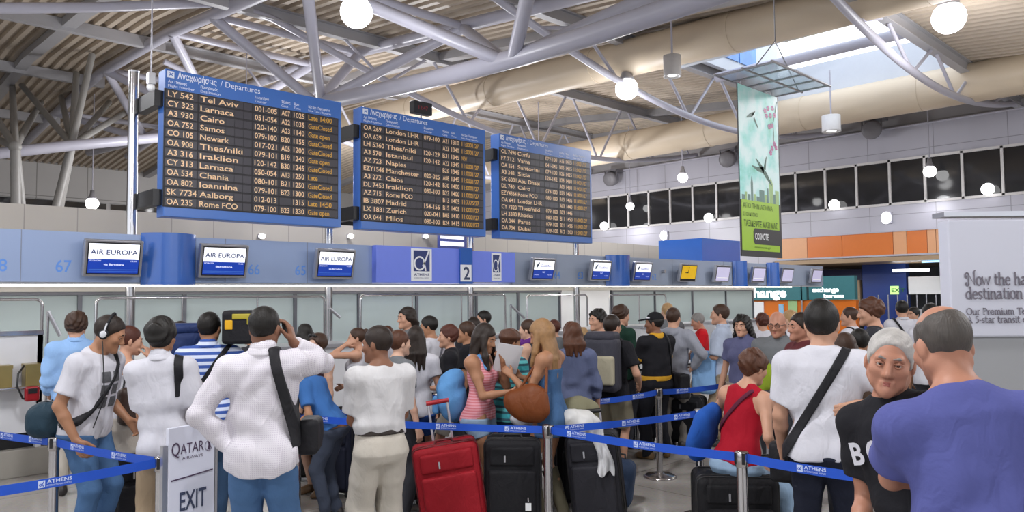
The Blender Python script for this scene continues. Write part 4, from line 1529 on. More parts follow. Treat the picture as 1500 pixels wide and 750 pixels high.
def person(label, px, d, top=None, yaw=0, H=None, sex='m', build=1.0, belly=0.0, lean=0, side=0, twist=0, head=(0, 0, 0), pelvis=None,
           L=None, R=None, feet=None, tops=None, bottom=None, hair=('short', 'dark'), sk='light', shoes='#2a2626', vox=.008, face=False,
           extra=None, group=None, collar=None, beard=None, glasses=None, cap=None, smile=0.0, seed=None, pos=None, headscale=1.0, name='person', knees=None, wrinkles=False, boots=None):
    P = Person()
    seed = seed if seed is not None else int(px * 7 + d * 13) % 9973
    g = at(px, 470, d) if pos is None else V(pos)
    if H is None:
        H = at(px, top, d).z
        H = H / (1 - .0)  # crown height
    s = H / 1.75
    psi = AZ + math.radians(yaw) - (math.atan((px - 750) / FPX) if pos is None else 0)
    root = empty(name, (g.x, g.y, 0), label, 'person', group)
    root.rotation_euler = (0, 0, psi - math.pi / 2)
    P.root = root; P.s = s; P.label = label
    S4 = np.diag([s, s, s, 1.0])
    P.S4 = S4
    vx = vox / s
    fem = sex == 'f'
    pz = .95 if pelvis is None else pelvis
    b = build
    T = Frame((0, 0, pz), euler(twist, lean, side))
    Pf = Frame((0, 0, pz), euler(twist * .3, lean * .25, side * .3))
    P.T = T
    if fem:
        body = [(-.14, .10, .085, -.01), (-.08, .172, .118, -.02), (0, .165, .108, -.012), (.07, .140, .092, 0), (.13, .126, .085, .004), (.22, .132, .09, .004),
                (.33, .148, .10, .004), (.41, .150, .092, -.006), (.455, .125, .075, -.015), (.49, .075, .058, -.02), (.515, .052, .05, -.018)]
        sw, sr = .158, .044
    else:
        body = [(-.14, .10, .09, -.01), (-.08, .165, .115, -.016), (0, .165, .113, -.01), (.08, .155, .106, .002), (.14, .152, .104, .006), (.22, .158, .108, .006),
                (.34, .175, .116, .002), (.42, .172, .105, -.008), (.46, .130, .080, -.016), (.49, .080, .062, -.02), (.518, .056, .054, -.018)]
        sw, sr = .180, .051
    def scale_st(st, infl=0.0):
        out = []
        for z, w, dd, c in st:
            f = 1 + (b - 1) * min(1, max(.25, (.52 - z) / .12))
            bl = belly * math.exp(-((z - .10) / .13) ** 2)
            out.append((z, w * f + infl + bl * .35, dd * f + infl + bl * .5, c + bl * .5))
        return out
    ab = .5 + .5 * b
    ra = (.85 if fem else 1.0) * ab
    # arms
    arms = {}
    for sd, A in ((-1, L), (1, R)):
        A = dict(A or {})
        sh = T.p((sd * sw * (1 + (b - 1) * .8), -.012, .418 + A.get('lift', 0)))
        hand = A.get('hand', (sd * (.25 + (b - 1) * .2), .05, pz - .15))
        el, wr = ik(sh, hand, .295, .26, A.get('pole', (sd * .5, -1, -.2)))
        dr = _n(A['dir']) if 'dir' in A else _n(wr - el)
        nn = np.asarray(A.get('palm', (-sd, 0, 0)), float)
        nn = _n(nn - dr * (nn @ dr))
        arms[sd] = (sh, el, wr, dr, nn, A.get('curl', .35), A.get('spread', 0), A)
    P.arms = arms
    # legs
    legs = {}
    for i, sd in enumerate((-1, 1)):
        fx = (feet[i] if feet else (sd * .10, 0.0, 0.0, -sd * 8))
        hip = Pf.p((sd * .085 * (.6 + .4 * b), 0, -.05))
        kp = (knees[i] if knees else (sd * .12, 1, 0))
        ank = np.array([fx[0], fx[1], fx[2] + .085])
        kn, an = ik(hip, ank, .42, .425, kp)
        legs[sd] = (hip, kn, an, euler(fx[3]), fx)
    P.legs = legs
    # head
    hs = headscale * (.96 if fem else 1.0)
    HR = euler(twist + head[0], lean * .45 + head[1], side * .4 + head[2])
    nb = T.p((0, -.018, .50))
    HC = T.p((0, -.006, .52)) + HR @ np.array([0, .018, .118 * hs])
    Hd = Frame(HC, HR * 1.0)
    P.Hd = Hd; P.hs = hs
    h = lambda *q: Hd.p(np.array(q) * hs)

    # ---- skin: one continuous surface
    v = Vol(vx)
    v.loft(T, scale_st(body, -.004), 2.3)
    if fem:
        for q in (-1, 1):
            v.ell(T.p((q * .065, .085, .30)), (.055, .045, .055), T.R, .04)
    v.cone(nb + np.array([0, 0, -.02]), h(0, -.012, -.05), (.050 if fem else .060) * (.6 + .4 * b), (.046 if fem else .056) * (.6 + .4 * b), .03)
    for sd in (-1, 1):
        sh, el, wr, dr, nn, curl, spread, A = arms[sd]
        v.cone(T.p((sd * .03, -.028, .485)), sh + T.R @ np.array([0, -.008, .008]), .036 * ab, .038 * ab, .05)
        v.cone(sh, sh, sr * ab, sr * ab, .06)
        v.chain([sh, sh * .55 + el * .45, el], [.050 * ra, .047 * ra, .038 * ra], .05)
        v.chain([el, el * .68 + wr * .32, wr], [.038 * ra, .040 * ra, .0255 * ra], .02)
        hand_ops(v, sd, wr, dr, nn, curl, ra * .97 + .03, A)
        hip, kn, an, fR, fx = legs[sd]
        v.chain([hip, hip * .5 + kn * .5, kn], [.085 * (.5 + .5 * b), .071 * (.5 + .5 * b), .045], .03)
        cal = kn * .66 + an * .34 + fR @ np.array([0, -.012, 0])
        v.chain([kn, cal, an], [.044, .050 * (.6 + .4 * b), .034], .02)
        v.chain([an + fR @ np.array([0, -.02, -.03]), an + fR @ np.array([0, .06, -.04]), an + fR @ np.array([0, .15, -.062])], [.034, .034, .022], .03)
    head_ops(v, h, HR, hs, fem, wrinkles)
    body_o = mesh_obj('body', tuple_scale(v.mesh()), skin(sk), root, S4)
    body_o.name = 'body'
    if face:
        face_parts(P, h, HR, hs, fem, root, S4, hair[1], vx, sk, smile)
    # ---- hair
    if hair and hair[0] != 'none':
        hair_obj(P, hair, h, Hd, HR, hs, root, S4, vx, seed, T)
    if beard:
        vb = Vol(vx)
        vb.ell(h(0, .03, -.06), np.array((.062, .066, .064)) * hs, HR)
        vb.cut(lambda X, Y, Z: Hd.loc(X, Y, Z)[2] - f4(-.045 * hs) - .4 * np.maximum(0, .05 - Hd.loc(X, Y, Z)[1]))
        vb.warp(folds(seed, .003, 70))
        mesh_obj('beard', vb.mesh(), hairm(beard), root, S4)
    # ---- bottoms
    if bottom:
        kind = bottom['kind']
        w_ = bottom.get('wide', 0.0)
        vb = Vol(vx)
        st = [(-.16, .11, .095, -.012), (-.09, .178, .122, -.022), (0, .174, .120, -.012), (.06, .160, .110, 0), (.10, .155, .106, .002)]
        if fem:
            st = [(-.16, .11, .095, -.012), (-.09, .182, .124, -.024), (0, .174, .116, -.014), (.06, .150, .10, 0), (.10, .140, .094, .002)]
        st = scale_st(st, .006)
        vb.loft(Pf, st, 2.4)
        for sd in (-1, 1):
            vb.ell(Pf.p((sd * .075 * b, -.055, -.08)), np.array((.088, .075, .09)) * (.5 + .5 * b), Pf.R, .05)
        if kind == 'skirt':
            hz = bottom.get('hem', .45)
            zz = hz - pz
            vb.loft(Pf, [(zz, .20 + w_, .17 + w_, 0), (-.2, .19 + w_ * .5, .135, -.01), (-.05, .178, .12, -.01)], 2.2, .04)
        else:
            for sd in (-1, 1):
                hip, kn, an, fR, fx = legs[sd]
                hp = hip + np.array([0, -.004, -.04])
                fb = .5 + .5 * b
                if kind == 'shorts':
                    t = bottom.get('len', .85)
                    e = hp * (1 - t) + kn * t
                    fn, lo, hi = capped(hp, e, (.098 + w_) * fb, (.082 + w_) * fb)
                    vb.add(fn, lo, hi, .035)
                else:
                    vb.chain([hp, hp * .5 + kn * .5, kn], [(.097 + w_ * .4) * fb, (.084 + w_ * .8) * fb, .071 + w_], .035)
                    zc = bottom.get('cuff', .035)
                    t = (kn[2] - zc) / max(.05, kn[2] - an[2] + .05)
                    e = kn + (an - kn) * t if an[2] > zc - .2 else an
                    e = kn + (an - kn) * min(1.15, (kn[2] - zc) / max(.1, (kn[2] - an[2]))) if kn[2] > an[2] + .15 else an
                    fn, lo, hi = capped(kn, e, .071 + w_, bottom.get('ank', .052) + w_ * 1.1)
                    vb.add(fn, lo, hi, .02)
        wz = bottom.get('waist', .075)
        if tops and not tops.get('tuck') and tops['kind'] != 'dress':
            wz = min(wz, tops.get('hem', -.13) + .025)
        vb.cut(lambda X, Y, Z: Pf.loc(X, Y, Z)[2] - f4(wz), .01)
        pre = list(vb.ops)
        amp = bottom.get('amp', .005)
        vb.warp(folds(seed + 5, amp, 12))
        for sd in (-1, 1):
            hip, kn, an, fR, fx = legs[sd]
            ax = _n(kn - an)
            fr = Frame(an, np.stack([np.cross([0, 1, 0], ax), np.cross(ax, np.cross([0, 1, 0], ax)), ax], 1))
            if kind not in ('skirt', 'shorts'):
                vb.warp(folds_low(fr, seed + sd, amp * 1.3, 0, .16, 16))
        mesh_obj(bottom.get('name', {'shorts': 'shorts', 'skirt': 'skirt'}.get(kind, 'trousers')), vb.mesh(), bottom['mat'], root, S4)
        if bottom.get('belt'):
            vv = Vol(vx * .8)
            vv.ops = [o for o in pre if o[0] == 'u'][:3]
            def beltcut(X, Y, Z):
                z = Pf.loc(X, Y, Z)[2]
                return np.maximum(z - f4(wz + .002), f4(wz - .034) - z)
            D0 = list(vv.ops)
            vv.warp(lambda x, y, z: f4(-.006) + 0 * x)
            vv.cut(beltcut)
            mesh_obj('belt', vv.mesh(), cloth('belt_' + bottom['belt'], bottom['belt'], .5, .05), root, S4)
    if boots:
        for sd in (-1, 1):
            hip, kn, an, fR, fx = legs[sd]
            vs = Vol(max(vx, .007))
            tp = kn * .88 + an * .12
            vs.chain([an, an * .5 + tp * .5, tp], [.050, .062, .066], .02)
            ux_ = _n(tp - an)
            vs.cut(lambda X, Y, Z: (X - f4(tp[0])) * f4(ux_[0]) + (Y - f4(tp[1])) * f4(ux_[1]) + (Z - f4(tp[2])) * f4(ux_[2]), .006)
            vs.warp(folds(seed + 9, .005, 25))
            mesh_obj('boot_shaft', vs.mesh(), boots, root, S4)
    # ---- shoes
    for sd in (-1, 1):
        hip, kn, an, fR, fx = legs[sd]
        vs = Vol(max(vx, .009))
        q = lambda x, y, z: an + fR @ np.array([x, y, z])
        vs.chain([q(0, -.045, -.045), q(0, .03, -.035), q(sd * .004, .13, -.055), q(sd * .004, .165, -.06)], [.042, .045, .040, .026], .03)
        vs.cone(q(0, -.03, -.03), q(0, -.015, .005), .042, .043, .02)
        vs.cone(q(sd * .012, .11, -.06), q(sd * .012, .09, -.06), .044, .04, .02)
        vs.cut(lambda X, Y, Z: f4(fx[2] + .003) - Z)
        vs.cut(lambda X, Y, Z: Z - f4(fx[2] + .10))
        mesh_obj('shoe', vs.mesh(), mat('shoe_' + shoes, shoes, .5, var=.1, bump=.05), root, S4)
    # ---- top
    if tops:
        kind = tops['kind']
        lo_ = tops.get('loose', .012) * .6
        hem = tops.get('hem', -.13)
        vt = Vol(vx)
        if tops.get('tuck'):
            st = [(.02, .158, .108, 0), (.07, .160, .112, .002), (.11, .172, .122, .006), (.22, .166, .114, .006)]
            if fem:
                st = [(.02, .145, .098, 0), (.07, .140, .094, 0), (.12, .138, .094, .003), (.22, .138, .094, .004)]
            hem = .035
        elif fem:
            fit = tops.get('fit', .5)
            st = [(hem - .02, .176, .122, -.018), (0, .172, .115, -.012), (.08, .140 + .02 * (1 - fit), .096 + .01 * (1 - fit), 0), (.14, .128 + .03 * (1 - fit), .088 + .015 * (1 - fit), .004), (.22, .136 + .012 * (1 - fit), .092, .004)]
        else:
            st = [(hem - .02, .178, .124, -.006), (0, .174, .122, -.006), (.08, .166, .116, .002), (.14, .164, .114, .006), (.22, .168, .114, .006)]
        up = [r for r in body if r[0] > .25]
        if kind in ('tank', 'strapless', 'dress'):
            pass
        st = scale_st(st, lo_) + scale_st(up, min(lo_, .010))
        if kind == 'dress':
            zz = tops['hem']
            st = [(zz, .21, .17, -.01), (-.25, .20, .15, -.012), (-.08, .186, .13, -.018)] + [r for r in st if r[0] > -.05]
        vt.loft(T, st, 2.35)
        if fem:
            for q in (-1, 1):
                vt.ell(T.p((q * .065, .088, .30)), np.array((.06, .05, .06)), T.R, .05)
        if kind in ('tee', 'shirt', 'polo', 'hoodie'):
            for sd in (-1, 1):
                sh = arms[sd][0]
                vt.cone(sh, sh, sr * ab + .010, None, .06)
                vt.cone(T.p((sd * .03, -.028, .480)), sh + T.R @ np.array([0, -.008, .010]), .036 * ab + .008, .038 * ab + .012, .05)
        if hem < -.03 and kind not in ('dress',):
            for q in (-1, 1):
                vt.ell(Pf.p((q * .075 * b, -.055, -.08)), np.array((.088, .075, .09)) * (.5 + .5 * b) + lo_ + .006, Pf.R, .05)
        P.core = list(vt.ops)
        if kind in ('tee', 'shirt', 'polo', 'hoodie'):
            for sd in (-1, 1):
                sh, el, wr = arms[sd][:3]
                sl = tops.get('sleeve', .62)
                g_ = .009 + lo_ * .7
                if sl <= 1.0:
                    e = sh * (1 - sl) + el * sl
                    fn, l1, h1 = capped(sh, e, .056 * ra + g_, .052 * ra + g_ * 1.5)
                    vt.add(fn, l1, h1, .045)
                else:
                    vt.cone(sh, el, .056 * ra + g_, .049 * ra + g_, .045)
                    t = sl - 1
                    e = el * (1 - t) + wr * t
                    fn, l1, h1 = capped(el, e, .050 * ra + g_, .036 * ra + g_ * .8)
                    vt.add(fn, l1, h1, .02)
        if kind in ('shirt', 'polo') or collar:
            cr = (.058 if fem else .066) * (.6 + .4 * b)
            vt.cone(T.p((0, -.022, .50)), T.p((0, -.020, .525)), cr + .008, cr + .004, .01)
            cn = T.p((0, -.018, .5)); ct = T.p((0, -.014, .56))
            cc = Vol(.01); cc.cone(cn, ct, cr - .003, cr - .003)
            vt.dig(cc.ops[0][1], cc.ops[0][2], cc.ops[0][3], .004)
        if kind == 'hoodie':
            vt.chain([T.p((-.075, -.03, .50)), T.p((-.05, -.10, .47)), T.p((0, -.125, .455)), T.p((.05, -.10, .47)), T.p((.075, -.03, .50))], [.03, .036, .04, .036, .03], .03)
        if kind == 'tank':
            for sd in (-1, 1):
                sh = arms[sd][0]
                vt.cone(T.p((sd * .03, -.028, .478)), T.p((sd * .03, -.028, .478)) * .2 + sh * .8 + T.R @ np.array([0, -.008, .006]), .036 * ab + .006, .038 * ab + .008, .04)
            sp, swd = tops.get('strap', (.085, .030))
            za = tops.get('arm', .33); zn = tops.get('neck', .36); znb = tops.get('back', max(zn, .40))
            def tankcut(X, Y, Z):
                x, y, z = T.loc(X, Y, Z)
                ax_ = np.abs(x)
                zz = np.where(y > 0, f4(zn), f4(znb)) + np.minimum(1, (ax_ / f4(sp - swd)) ** 2) * f4(.03)
                nk = np.minimum(z - zz, f4(sp - swd) - ax_ + np.maximum(0, z - f4(.42)) * f4(.4))
                t = np.clip((z - f4(za)) / f4(.09), 0, 1)
                lim = f4(sp + swd) + (1 - t) ** 2 * f4(.06)
                outer = np.where(z > za, ax_ - lim, f4(-.1))
                return np.maximum(outer, nk).astype(f4)
            vt.cut(tankcut, .006)
        if kind == 'strapless':
            zt_ = tops.get('neck', .37)
            vt.cut(lambda X, Y, Z: T.loc(X, Y, Z)[2] - f4(zt_), .008)
        hc = tops.get('curve', 0.0)
        def hemcut(X, Y, Z):
            x, y, z = T.loc(X, Y, Z)
            return f4(hem) + f4(hc) * np.minimum(1, (x / .2) ** 2) - z
        vt.cut(hemcut, .008)
        amp = tops.get('amp', .006)
        vt.warp(folds(seed, amp, 11))
        vt.warp(folds_low(T, seed + 1, amp * 1.2, .0, .18, 13))
        def drape(X, Y, Z):
            x, y, z = T.loc(X, Y, Z)
            a = np.arctan2(x, -y)
            w = np.clip((f4(.40) - z) / f4(.38), 0, 1)
            return (amp * .45 * w * (np.sin(a * 6 + z * 5 + seed) * .6 + np.sin(a * 11 - z * 9 + seed * 2) * .5)).astype(f4)
        if not tops.get('smooth'):
            vt.warp(drape)
        for sd in (-1, 1):
            sh, el, wr = arms[sd][:3]
            if tops.get('sleeve', .6) > 1:
                ax = _n(wr - el); s1 = _n(np.cross(ax, [.3, .5, .8]))
                vt.warp(folds_low(Frame(el, np.stack([s1, np.cross(ax, s1), ax], 1)), seed + sd, .006, -.06, .12, 20))
        P.top_ops = list(vt.ops)
        P.vx = vx
        mesh_obj(tops.get('name', {'tee': 't_shirt', 'polo': 'polo_shirt', 'tank': 'tank_top', 'strapless': 'strapless_top'}.get(kind, kind)), vt.mesh(), tops['mat'], root, S4)
        if kind in ('polo', 'shirt'):
            # turned-down collar
            vc = Vol(vx * .8)
            cr = (.058 if fem else .066) * (.6 + .4 * b)
            a = T.p((0, -.022, .495)); bb = T.p((0, -.018, .528))
            vc.cone(a, bb, cr + .019, cr + .008)
            cc = Vol(.01); cc.cone(T.p((0, -.022, .42)), T.p((0, -.018, .60)), cr + .003, cr + .001)
            vc.dig(cc.ops[0][1], cc.ops[0][2], cc.ops[0][3], .003)
            vc.cut(lambda X, Y, Z: np.abs(T.loc(X, Y, Z)[2] - f4(.512)) - f4(.022))
            vc.cut(lambda X, Y, Z: T.loc(X, Y, Z)[1] - f4(.05) + np.abs(T.loc(X, Y, Z)[0]) * -.4)
            mesh_obj('collar', vc.mesh(), tops.get('collar', tops['mat']), root, S4)
    if cap:
        vc = Vol(vx)
        vc.ell(h(0, -.012, .042), np.array((.088, .108, .100)) * hs, HR)
        vc.cut(lambda X, Y, Z: f4(.045 * hs) - Hd.loc(X, Y, Z)[2] - .06 * Hd.loc(X, Y, Z)[1])
        vc.ell(h(0, .125, .045), np.array((.068, .085, .010)) * hs, HR @ euler(0, 10, 0), .012)
        mesh_obj('cap', vc.mesh(), cap, root, S4)
    if glasses:
        gg = Geo()
        for sd in (-1, 1):
            pts = [h(sd * .031 + .024 * math.cos(t), .104, .004 + .017 * math.sin(t)) * s for t in np.linspace(0, 6.283, 17)[:-1]]
            gg.tube(pts, .0022, 6, closed=True)
            gg.tube([h(sd * .055, .102, .008) * s, h(sd * .078, .05, .008) * s, h(sd * .08, -.01, .004) * s], .0022, 6)
        gg.tube([h(-.008, .105, .006) * s, h(.008, .105, .006) * s], .002, 6)
        o = gg.build('glasses', mat('glasses_frame', '#1d1b1c', .3)); o.parent = root
    return P


def tuple_scale(vf):
    return vf


def hand_ops(v, sd, W, d, n, curl, sc, A):
    t = np.cross(d, n) * (1 if sd > 0 else -1)      # towards the thumb
    sc = sc * 1.0
    lens = [.070, .078, .072, .056]
    offs = [.030, .010, -.010, -.029]
    for i in range(4):
        k = W + d * (.092 - .004 * abs(i - 1.3)) * sc + t * offs[i] * sc
        v.cone(W + t * offs[i] * .45 * sc + d * .005, k, .0165 * sc, .0115 * sc, .014)
        p = k
        ang = 0.0
        sp = t * (offs[i] * A.get('spread', .6) * 2)
        cu = curl if not isinstance(curl, (list, tuple)) else curl[i]
        for j, (fr, mx) in enumerate(((.45, 62), (.30, 85), (.25, 55))):
            ang += math.radians(mx * cu + 4)
            dr = _n(d * math.cos(ang) + n * math.sin(ang) + sp * .35)
            q = p + dr * lens[i] * fr * 1.08 * sc
            v.cone(p, q, (.0098 - .0008 * j) * sc, (.0092 - .0009 * j) * sc, .004)
            p = q
    b0 = W + d * .022 * sc + t * .022 * sc
    tc = A.get('thumb', .4)
    d1 = _n(d * .62 + t * .72 + n * .35)
    p1 = b0 + d1 * .040 * sc
    d2 = _n(d * .8 + t * (.5 - .5 * tc) + n * (.2 + .6 * tc))
    p2 = p1 + d2 * .034 * sc
    p3 = p2 + _n(d2 + n * .3 * tc) * .026 * sc
    v.cone(b0, p1, .0165 * sc, .012 * sc, .016)
    v.cone(p1, p2, .0115 * sc, .0105 * sc, .005)
    v.cone(p2, p3, .0105 * sc, .0085 * sc, .005)


def head_ops(v, h, R, s, fem, wrinkles):
    v.ell(h(0, -.014, .036), np.array((.074, .096, .090)) * s, R, .03)
    v.ell(h(0, .024, -.018), np.array((.062, .072, .094)) * s, R, .03)
    for q in (-1, 1):
        v.cone(h(q * (.043 if fem else .050), -.004, -.052), h(q * .012, .070, -.094), (.020 if fem else .024) * s, .018 * s, .03)
        v.ell(h(q * .040, .060, -.022), np.array((.026, .024, .024)) * s, R, .025)
        v.ell(h(q * .077, -.012, -.006), np.array((.011, .019, .032)) * s, R @ euler(q * -22, 0, 0), .008)
    v.cone(h(0, .080, -.100), h(0, .080, -.098), (.018 if fem else .021) * s, None, .02)
    v.cone(h(-.034, .080, .022), h(.034, .080, .022), (.010 if fem else .014) * s, None, .018)
    for q in (-1, 1):
        e = Vol(.01); e.ell(h(q * .031, .100, .004), np.array((.019, .018, .013)) * s, R)
        v.dig(e.ops[0][1], e.ops[0][2], e.ops[0][3], .014)
    v.cone(h(0, .090, .012), h(0, .110, -.032), .009 * s, .0135 * s, .012)
    for q in (-1, 1):
        v.cone(h(q * .012, .098, -.036), h(q * .010, .094, -.037), .009 * s, None, .008)
    v.cone(h(-.019, .088, -.064), h(.019, .088, -.064), .0065 * s, None, .008)
    v.cone(h(-.016, .087, -.074), h(.016, .087, -.074), .0075 * s, None, .008)
    e = Vol(.01); e.cone(h(-.022, .099, -.0685), h(.022, .099, -.0685), .0014 * s)
    v.dig(e.ops[0][1], e.ops[0][2], e.ops[0][3], .004)
    if wrinkles:
        for q in (-1, 1):
            e = Vol(.01); e.cone(h(q * .022, .105, -.036), h(q * .036, .089, -.070), .003 * s)
            v.dig(e.ops[0][1], e.ops[0][2], e.ops[0][3], .007)
            v.ell(h(q * .048, .058, -.062), np.array((.012, .014, .020)) * s, R, .02)
            e = Vol(.01); e.cone(h(q * .016, .102, -.012), h(q * .042, .090, -.014), .0022 * s)
            v.dig(e.ops[0][1], e.ops[0][2], e.ops[0][3], .006)
        for zz in (.046, .060):
            e = Vol(.01); e.chain([h(-.04, .086, zz), h(0, .097, zz + .004), h(.04, .086, zz)], [.0016 * s] * 3)
            for o in e.ops:
                v.dig(o[1], o[2], o[3], .005)


def face_parts(P, h, R, s, fem, root, S4, hc, vx, sk, smile=0.0):
    m_w = mat('eye_white', '#b9b0a8', .25, var=0)
    m_i = mat('eye_iris', '#2c1d14', .15, var=0)
    m_b = hairm({'fair': 'brown', 'blonde': 'brown', 'white': 'grey'}.get(hc, hc) if hc else 'dark')
    m_l = mat('lips_' + sk, {'light': '#a8625a', 'tan': '#94554a', 'brown': '#6f3d33', 'pale': '#b56c64', 'red': '#9c5a4e', 'dark': '#452a24'}[sk], .4)
    sc = P.s
    for q in (-1, 1):
        Geo().sphere(h(q * .031, .0795, .004) * sc, .0115 * s * sc, 14, 10).build('eye', m_w).parent = root
        e = root.children[-1] if False else None
        Geo().sphere(h(q * .0305, .0868, .004) * sc, .0066 * s * sc, 12, 8).build('iris', m_i).parent = root
        vb = Vol(.0035)
        vb.chain([h(q * .014, .096, .0245), h(q * .032, .093, .0285), h(q * .049, .078, .022)], [.0036 * s, .0042 * s, .0026 * s])
        mesh_obj('eyebrow', vb.mesh(), m_b, root, S4)
        vb = Vol(.003)
        vb.chain([h(q * .0165, .0880, .0065), h(q * .031, .0905, .0110), h(q * .046, .0815, .007)], [.0040 * s, .0046 * s, .0036 * s])
        vb.chain([h(q * .018, .0875, -.0030), h(q * .031, .0895, -.0055), h(q * .045, .0815, -.002)], [.0026 * s, .0030 * s, .0026 * s])
        mesh_obj('eyelid', vb.mesh(), skin(sk), root, S4)
    vb = Vol(.003)
    k = smile
    wd = .021 + .004 * k
    zc = .0045 * k
    vb.chain([h(-wd, .0835, -.066 + zc), h(-.008, .0925, -.0645), h(.008, .0925, -.0645), h(wd, .0835, -.066 + zc)], [.0030 * s, .0050 * s, .0050 * s, .0030 * s], .003)
    vb.chain([h(-wd * .9, .0840, -.068 + zc), h(-.007, .0920, -.0735), h(.007, .0920, -.0735), h(wd * .9, .0840, -.068 + zc)], [.0030 * s, .0056 * s, .0056 * s, .0030 * s], .003)
    e = Vol(.01); e.chain([h(-.024, .0905, -.0675 + zc), h(0, .1005, -.0690), h(.024, .0905, -.0675 + zc)], [.0014 * s] * 3)
    for o_ in e.ops:
        vb.dig(o_[1], o_[2], o_[3], .002)
    mesh_obj('lips', vb.mesh(), m_l, root, S4)


def hair_obj(P, hair, h, Hd, R, s, root, S4, vx, seed, T):
    style, col = hair[0], hair[1]
    opt = hair[2] if len(hair) > 2 else {}
    v = Vol(min(vx, .0075))
    th = {'buzz': .004, 'short': .012, 'fringe': .0028, 'curly': .024, 'tousled': .020, 'long': .015, 'bun': .010, 'pony': .010, 'bob': .020, 'crop': .008, 'longcurly': .024}[style]
    v.ell(h(0, -.014, .036), (np.array((.074, .096, .090)) + th) * s, R)
    v.ell(h(0, .008, .0), (np.array((.064, .07, .08)) + th * .8) * s, R, .02)
    if style in ('long', 'bob', 'longcurly'):
        zl = opt.get('len', -.12 if style == 'bob' else -.32)
        w = opt.get('w', .060)
        # curtain of hair down the back and sides
        back = T.R @ np.array([0, -1, 0])
        for i, a in enumerate(np.linspace(-1, 1, 7)):
            p0 = h(.072 * math.sin(a * 1.9), -.02 - .066 * math.cos(a * 1.5), .0)
            xx = w * math.sin(a * 1.9) * 1.25
            yy = -.05 - .065 * math.cos(a * 1.4)
            p1 = HCdown(P, xx, yy, zl * .45, s)
            p2 = HCdown(P, xx * (1.0 + .1 * math.sin(seed + i)), yy - .012, zl * (1 - .12 * abs(a)), s)
            if abs(a) > .8 and style == 'long' and not opt.get('front'):
                p2 = p1 * .4 + p2 * .6
            v.chain([p0, p1, p2], [.034 * s, .034 * s, .016 * s], .025)
        if opt.get('front'):
            for q in (-1, 1):
                v.chain([h(q * .07, .02, .02), HCdown(P, q * .085, .045, -.15, s), HCdown(P, q * .075, .075, opt['front'], s)], [.026, .03, .016], .02)
    if style == 'bun':
        v.cone(h(0, -.105, .075), h(0, -.115, .085), .036 * s, None, .01)
    if style == 'pony':
        v.chain([h(0, -.10, .05), h(0, -.145, .0), HCdown(P, 0, -.13, -.2, s)], [.024, .028, .012], .012)
    fl = opt.get('line', .066)
    sd_ = {'long': -.03, 'bob': -.05, 'longcurly': -.05}.get(style, -.012)
    nape = -.075 if style not in ('bun', 'pony', 'fringe') else -.055
    long_ = style in ('long', 'bob', 'longcurly')
    def keep(X, Y, Z):
        x, y, z = Hd.loc(X, Y, Z)
        x = x / f4(s); y = y / f4(s); z = z / f4(s)
        f = np.interp(y, [-.13, -.06, -.03, .018, .034, .06, .075, .12], [nape, nape + .01, -.035, sd_, .012, .035, fl, fl + .004]).astype(f4)
        if long_:
            # only the face window is open
            face = np.maximum(f4(.028) - y, np.maximum(z - f4(fl), np.abs(x) - f4(.060) - np.maximum(0, z) * .0))
            win = np.maximum(np.maximum(f4(.02) - y, z - f4(fl) + np.abs(x) * .35), np.abs(x) - f4(.066))
            return (-win) * f4(s)
        r = (f - z) * f4(.8)
        if style == 'fringe':
            r = np.maximum(r, z - f4(opt.get('bald', .062)) + np.maximum(0, -y - f4(.02)) * f4(-.35))
        return r * f4(s)
    v.cut(keep, .008)
    if style == 'bald':
        pass
    amp = {'curly': .010, 'tousled': .008, 'longcurly': .011, 'bob': .006, 'long': .005}.get(style, .0018)
    fq = {'curly': 55, 'tousled': 38, 'longcurly': 42, 'bob': 30, 'long': 26}.get(style, 60)
    v.warp(folds(seed, amp, fq))
    mesh_obj('hair', v.mesh(), hairm(col), root, S4)


def HCdown(P, x, y, z, s):
    """a point hanging below the head centre, upright (hair falls straight down)"""
    R = euler(0, 0, 0)
    hy = math.atan2(-P.Hd.R[0, 1], P.Hd.R[1, 1])
    c, sn = math.cos(hy), math.sin(hy)
    return P.Hd.o + np.array([c * x - sn * y, sn * x + c * y, z])


# ---- things carried by people
def to_world(P, q):
    v = P.root.matrix_basis @ V([float(a) * P.s for a in q])
    return v


def rmat(P):
    return P.root.rotation_euler.to_matrix()


def carried(P, name, label, cat, q, group=None):
    """an Empty standing for a thing carried by P at local point q, with P's own orientation"""
    o = empty(name, to_world(P, q), label, cat, group)
    o.rotation_euler = P.root.rotation_euler
    o['q'] = 0
    del o['q']
    M4 = np.diag([P.s, P.s, P.s, 1.0])
    M4[:3, 3] = -np.asarray(q, float) * P.s
    return o, M4


def strap_mesh(P, n, c, width, thick=.013, keep=None, core=True, vox=.006):
    """a band laid over the clothes: the slab |n.p - c| < width/2 of a shell around the torso"""
    v = Vol(vox)
    v.ops = list(P.core if core else [o for o in P.top_ops if o[0] == 'u'])
    n = _n(n)
    D, lo, ax = v.field()
    X, Y, Z = ax[0][:, None, None], ax[1][None, :, None], ax[2][None, None, :]
    sl = np.abs(X * f4(n[0]) + Y * f4(n[1]) + Z * f4(n[2]) - f4(c)) - f4(width / 2)
    E = np.maximum(np.maximum(D - f4(thick + .002), -(D + f4(.008))), sl)
    if keep:
        E = np.maximum(E, keep(X, Y, Z))
    return nets(E.astype(f4), lo, vox)


def cross_strap(P, shoulder, hip, width, keep=None, **kw):
    """shoulder, hip: points in the person's own coordinates; the band's plane holds both and the body's depth axis"""
    a = np.asarray(shoulder, float); b_ = np.asarray(hip, float)
    y = P.T.R @ np.array([0, 1, 0])
    n = _n(np.cross(b_ - a, y))
    return strap_mesh(P, n, float(n @ a), width, keep=keep, **kw)
# ================================================================== KIOSKS, SIGNS, BARRIERS
def adopt(o, root):
    o.parent = root
    return o


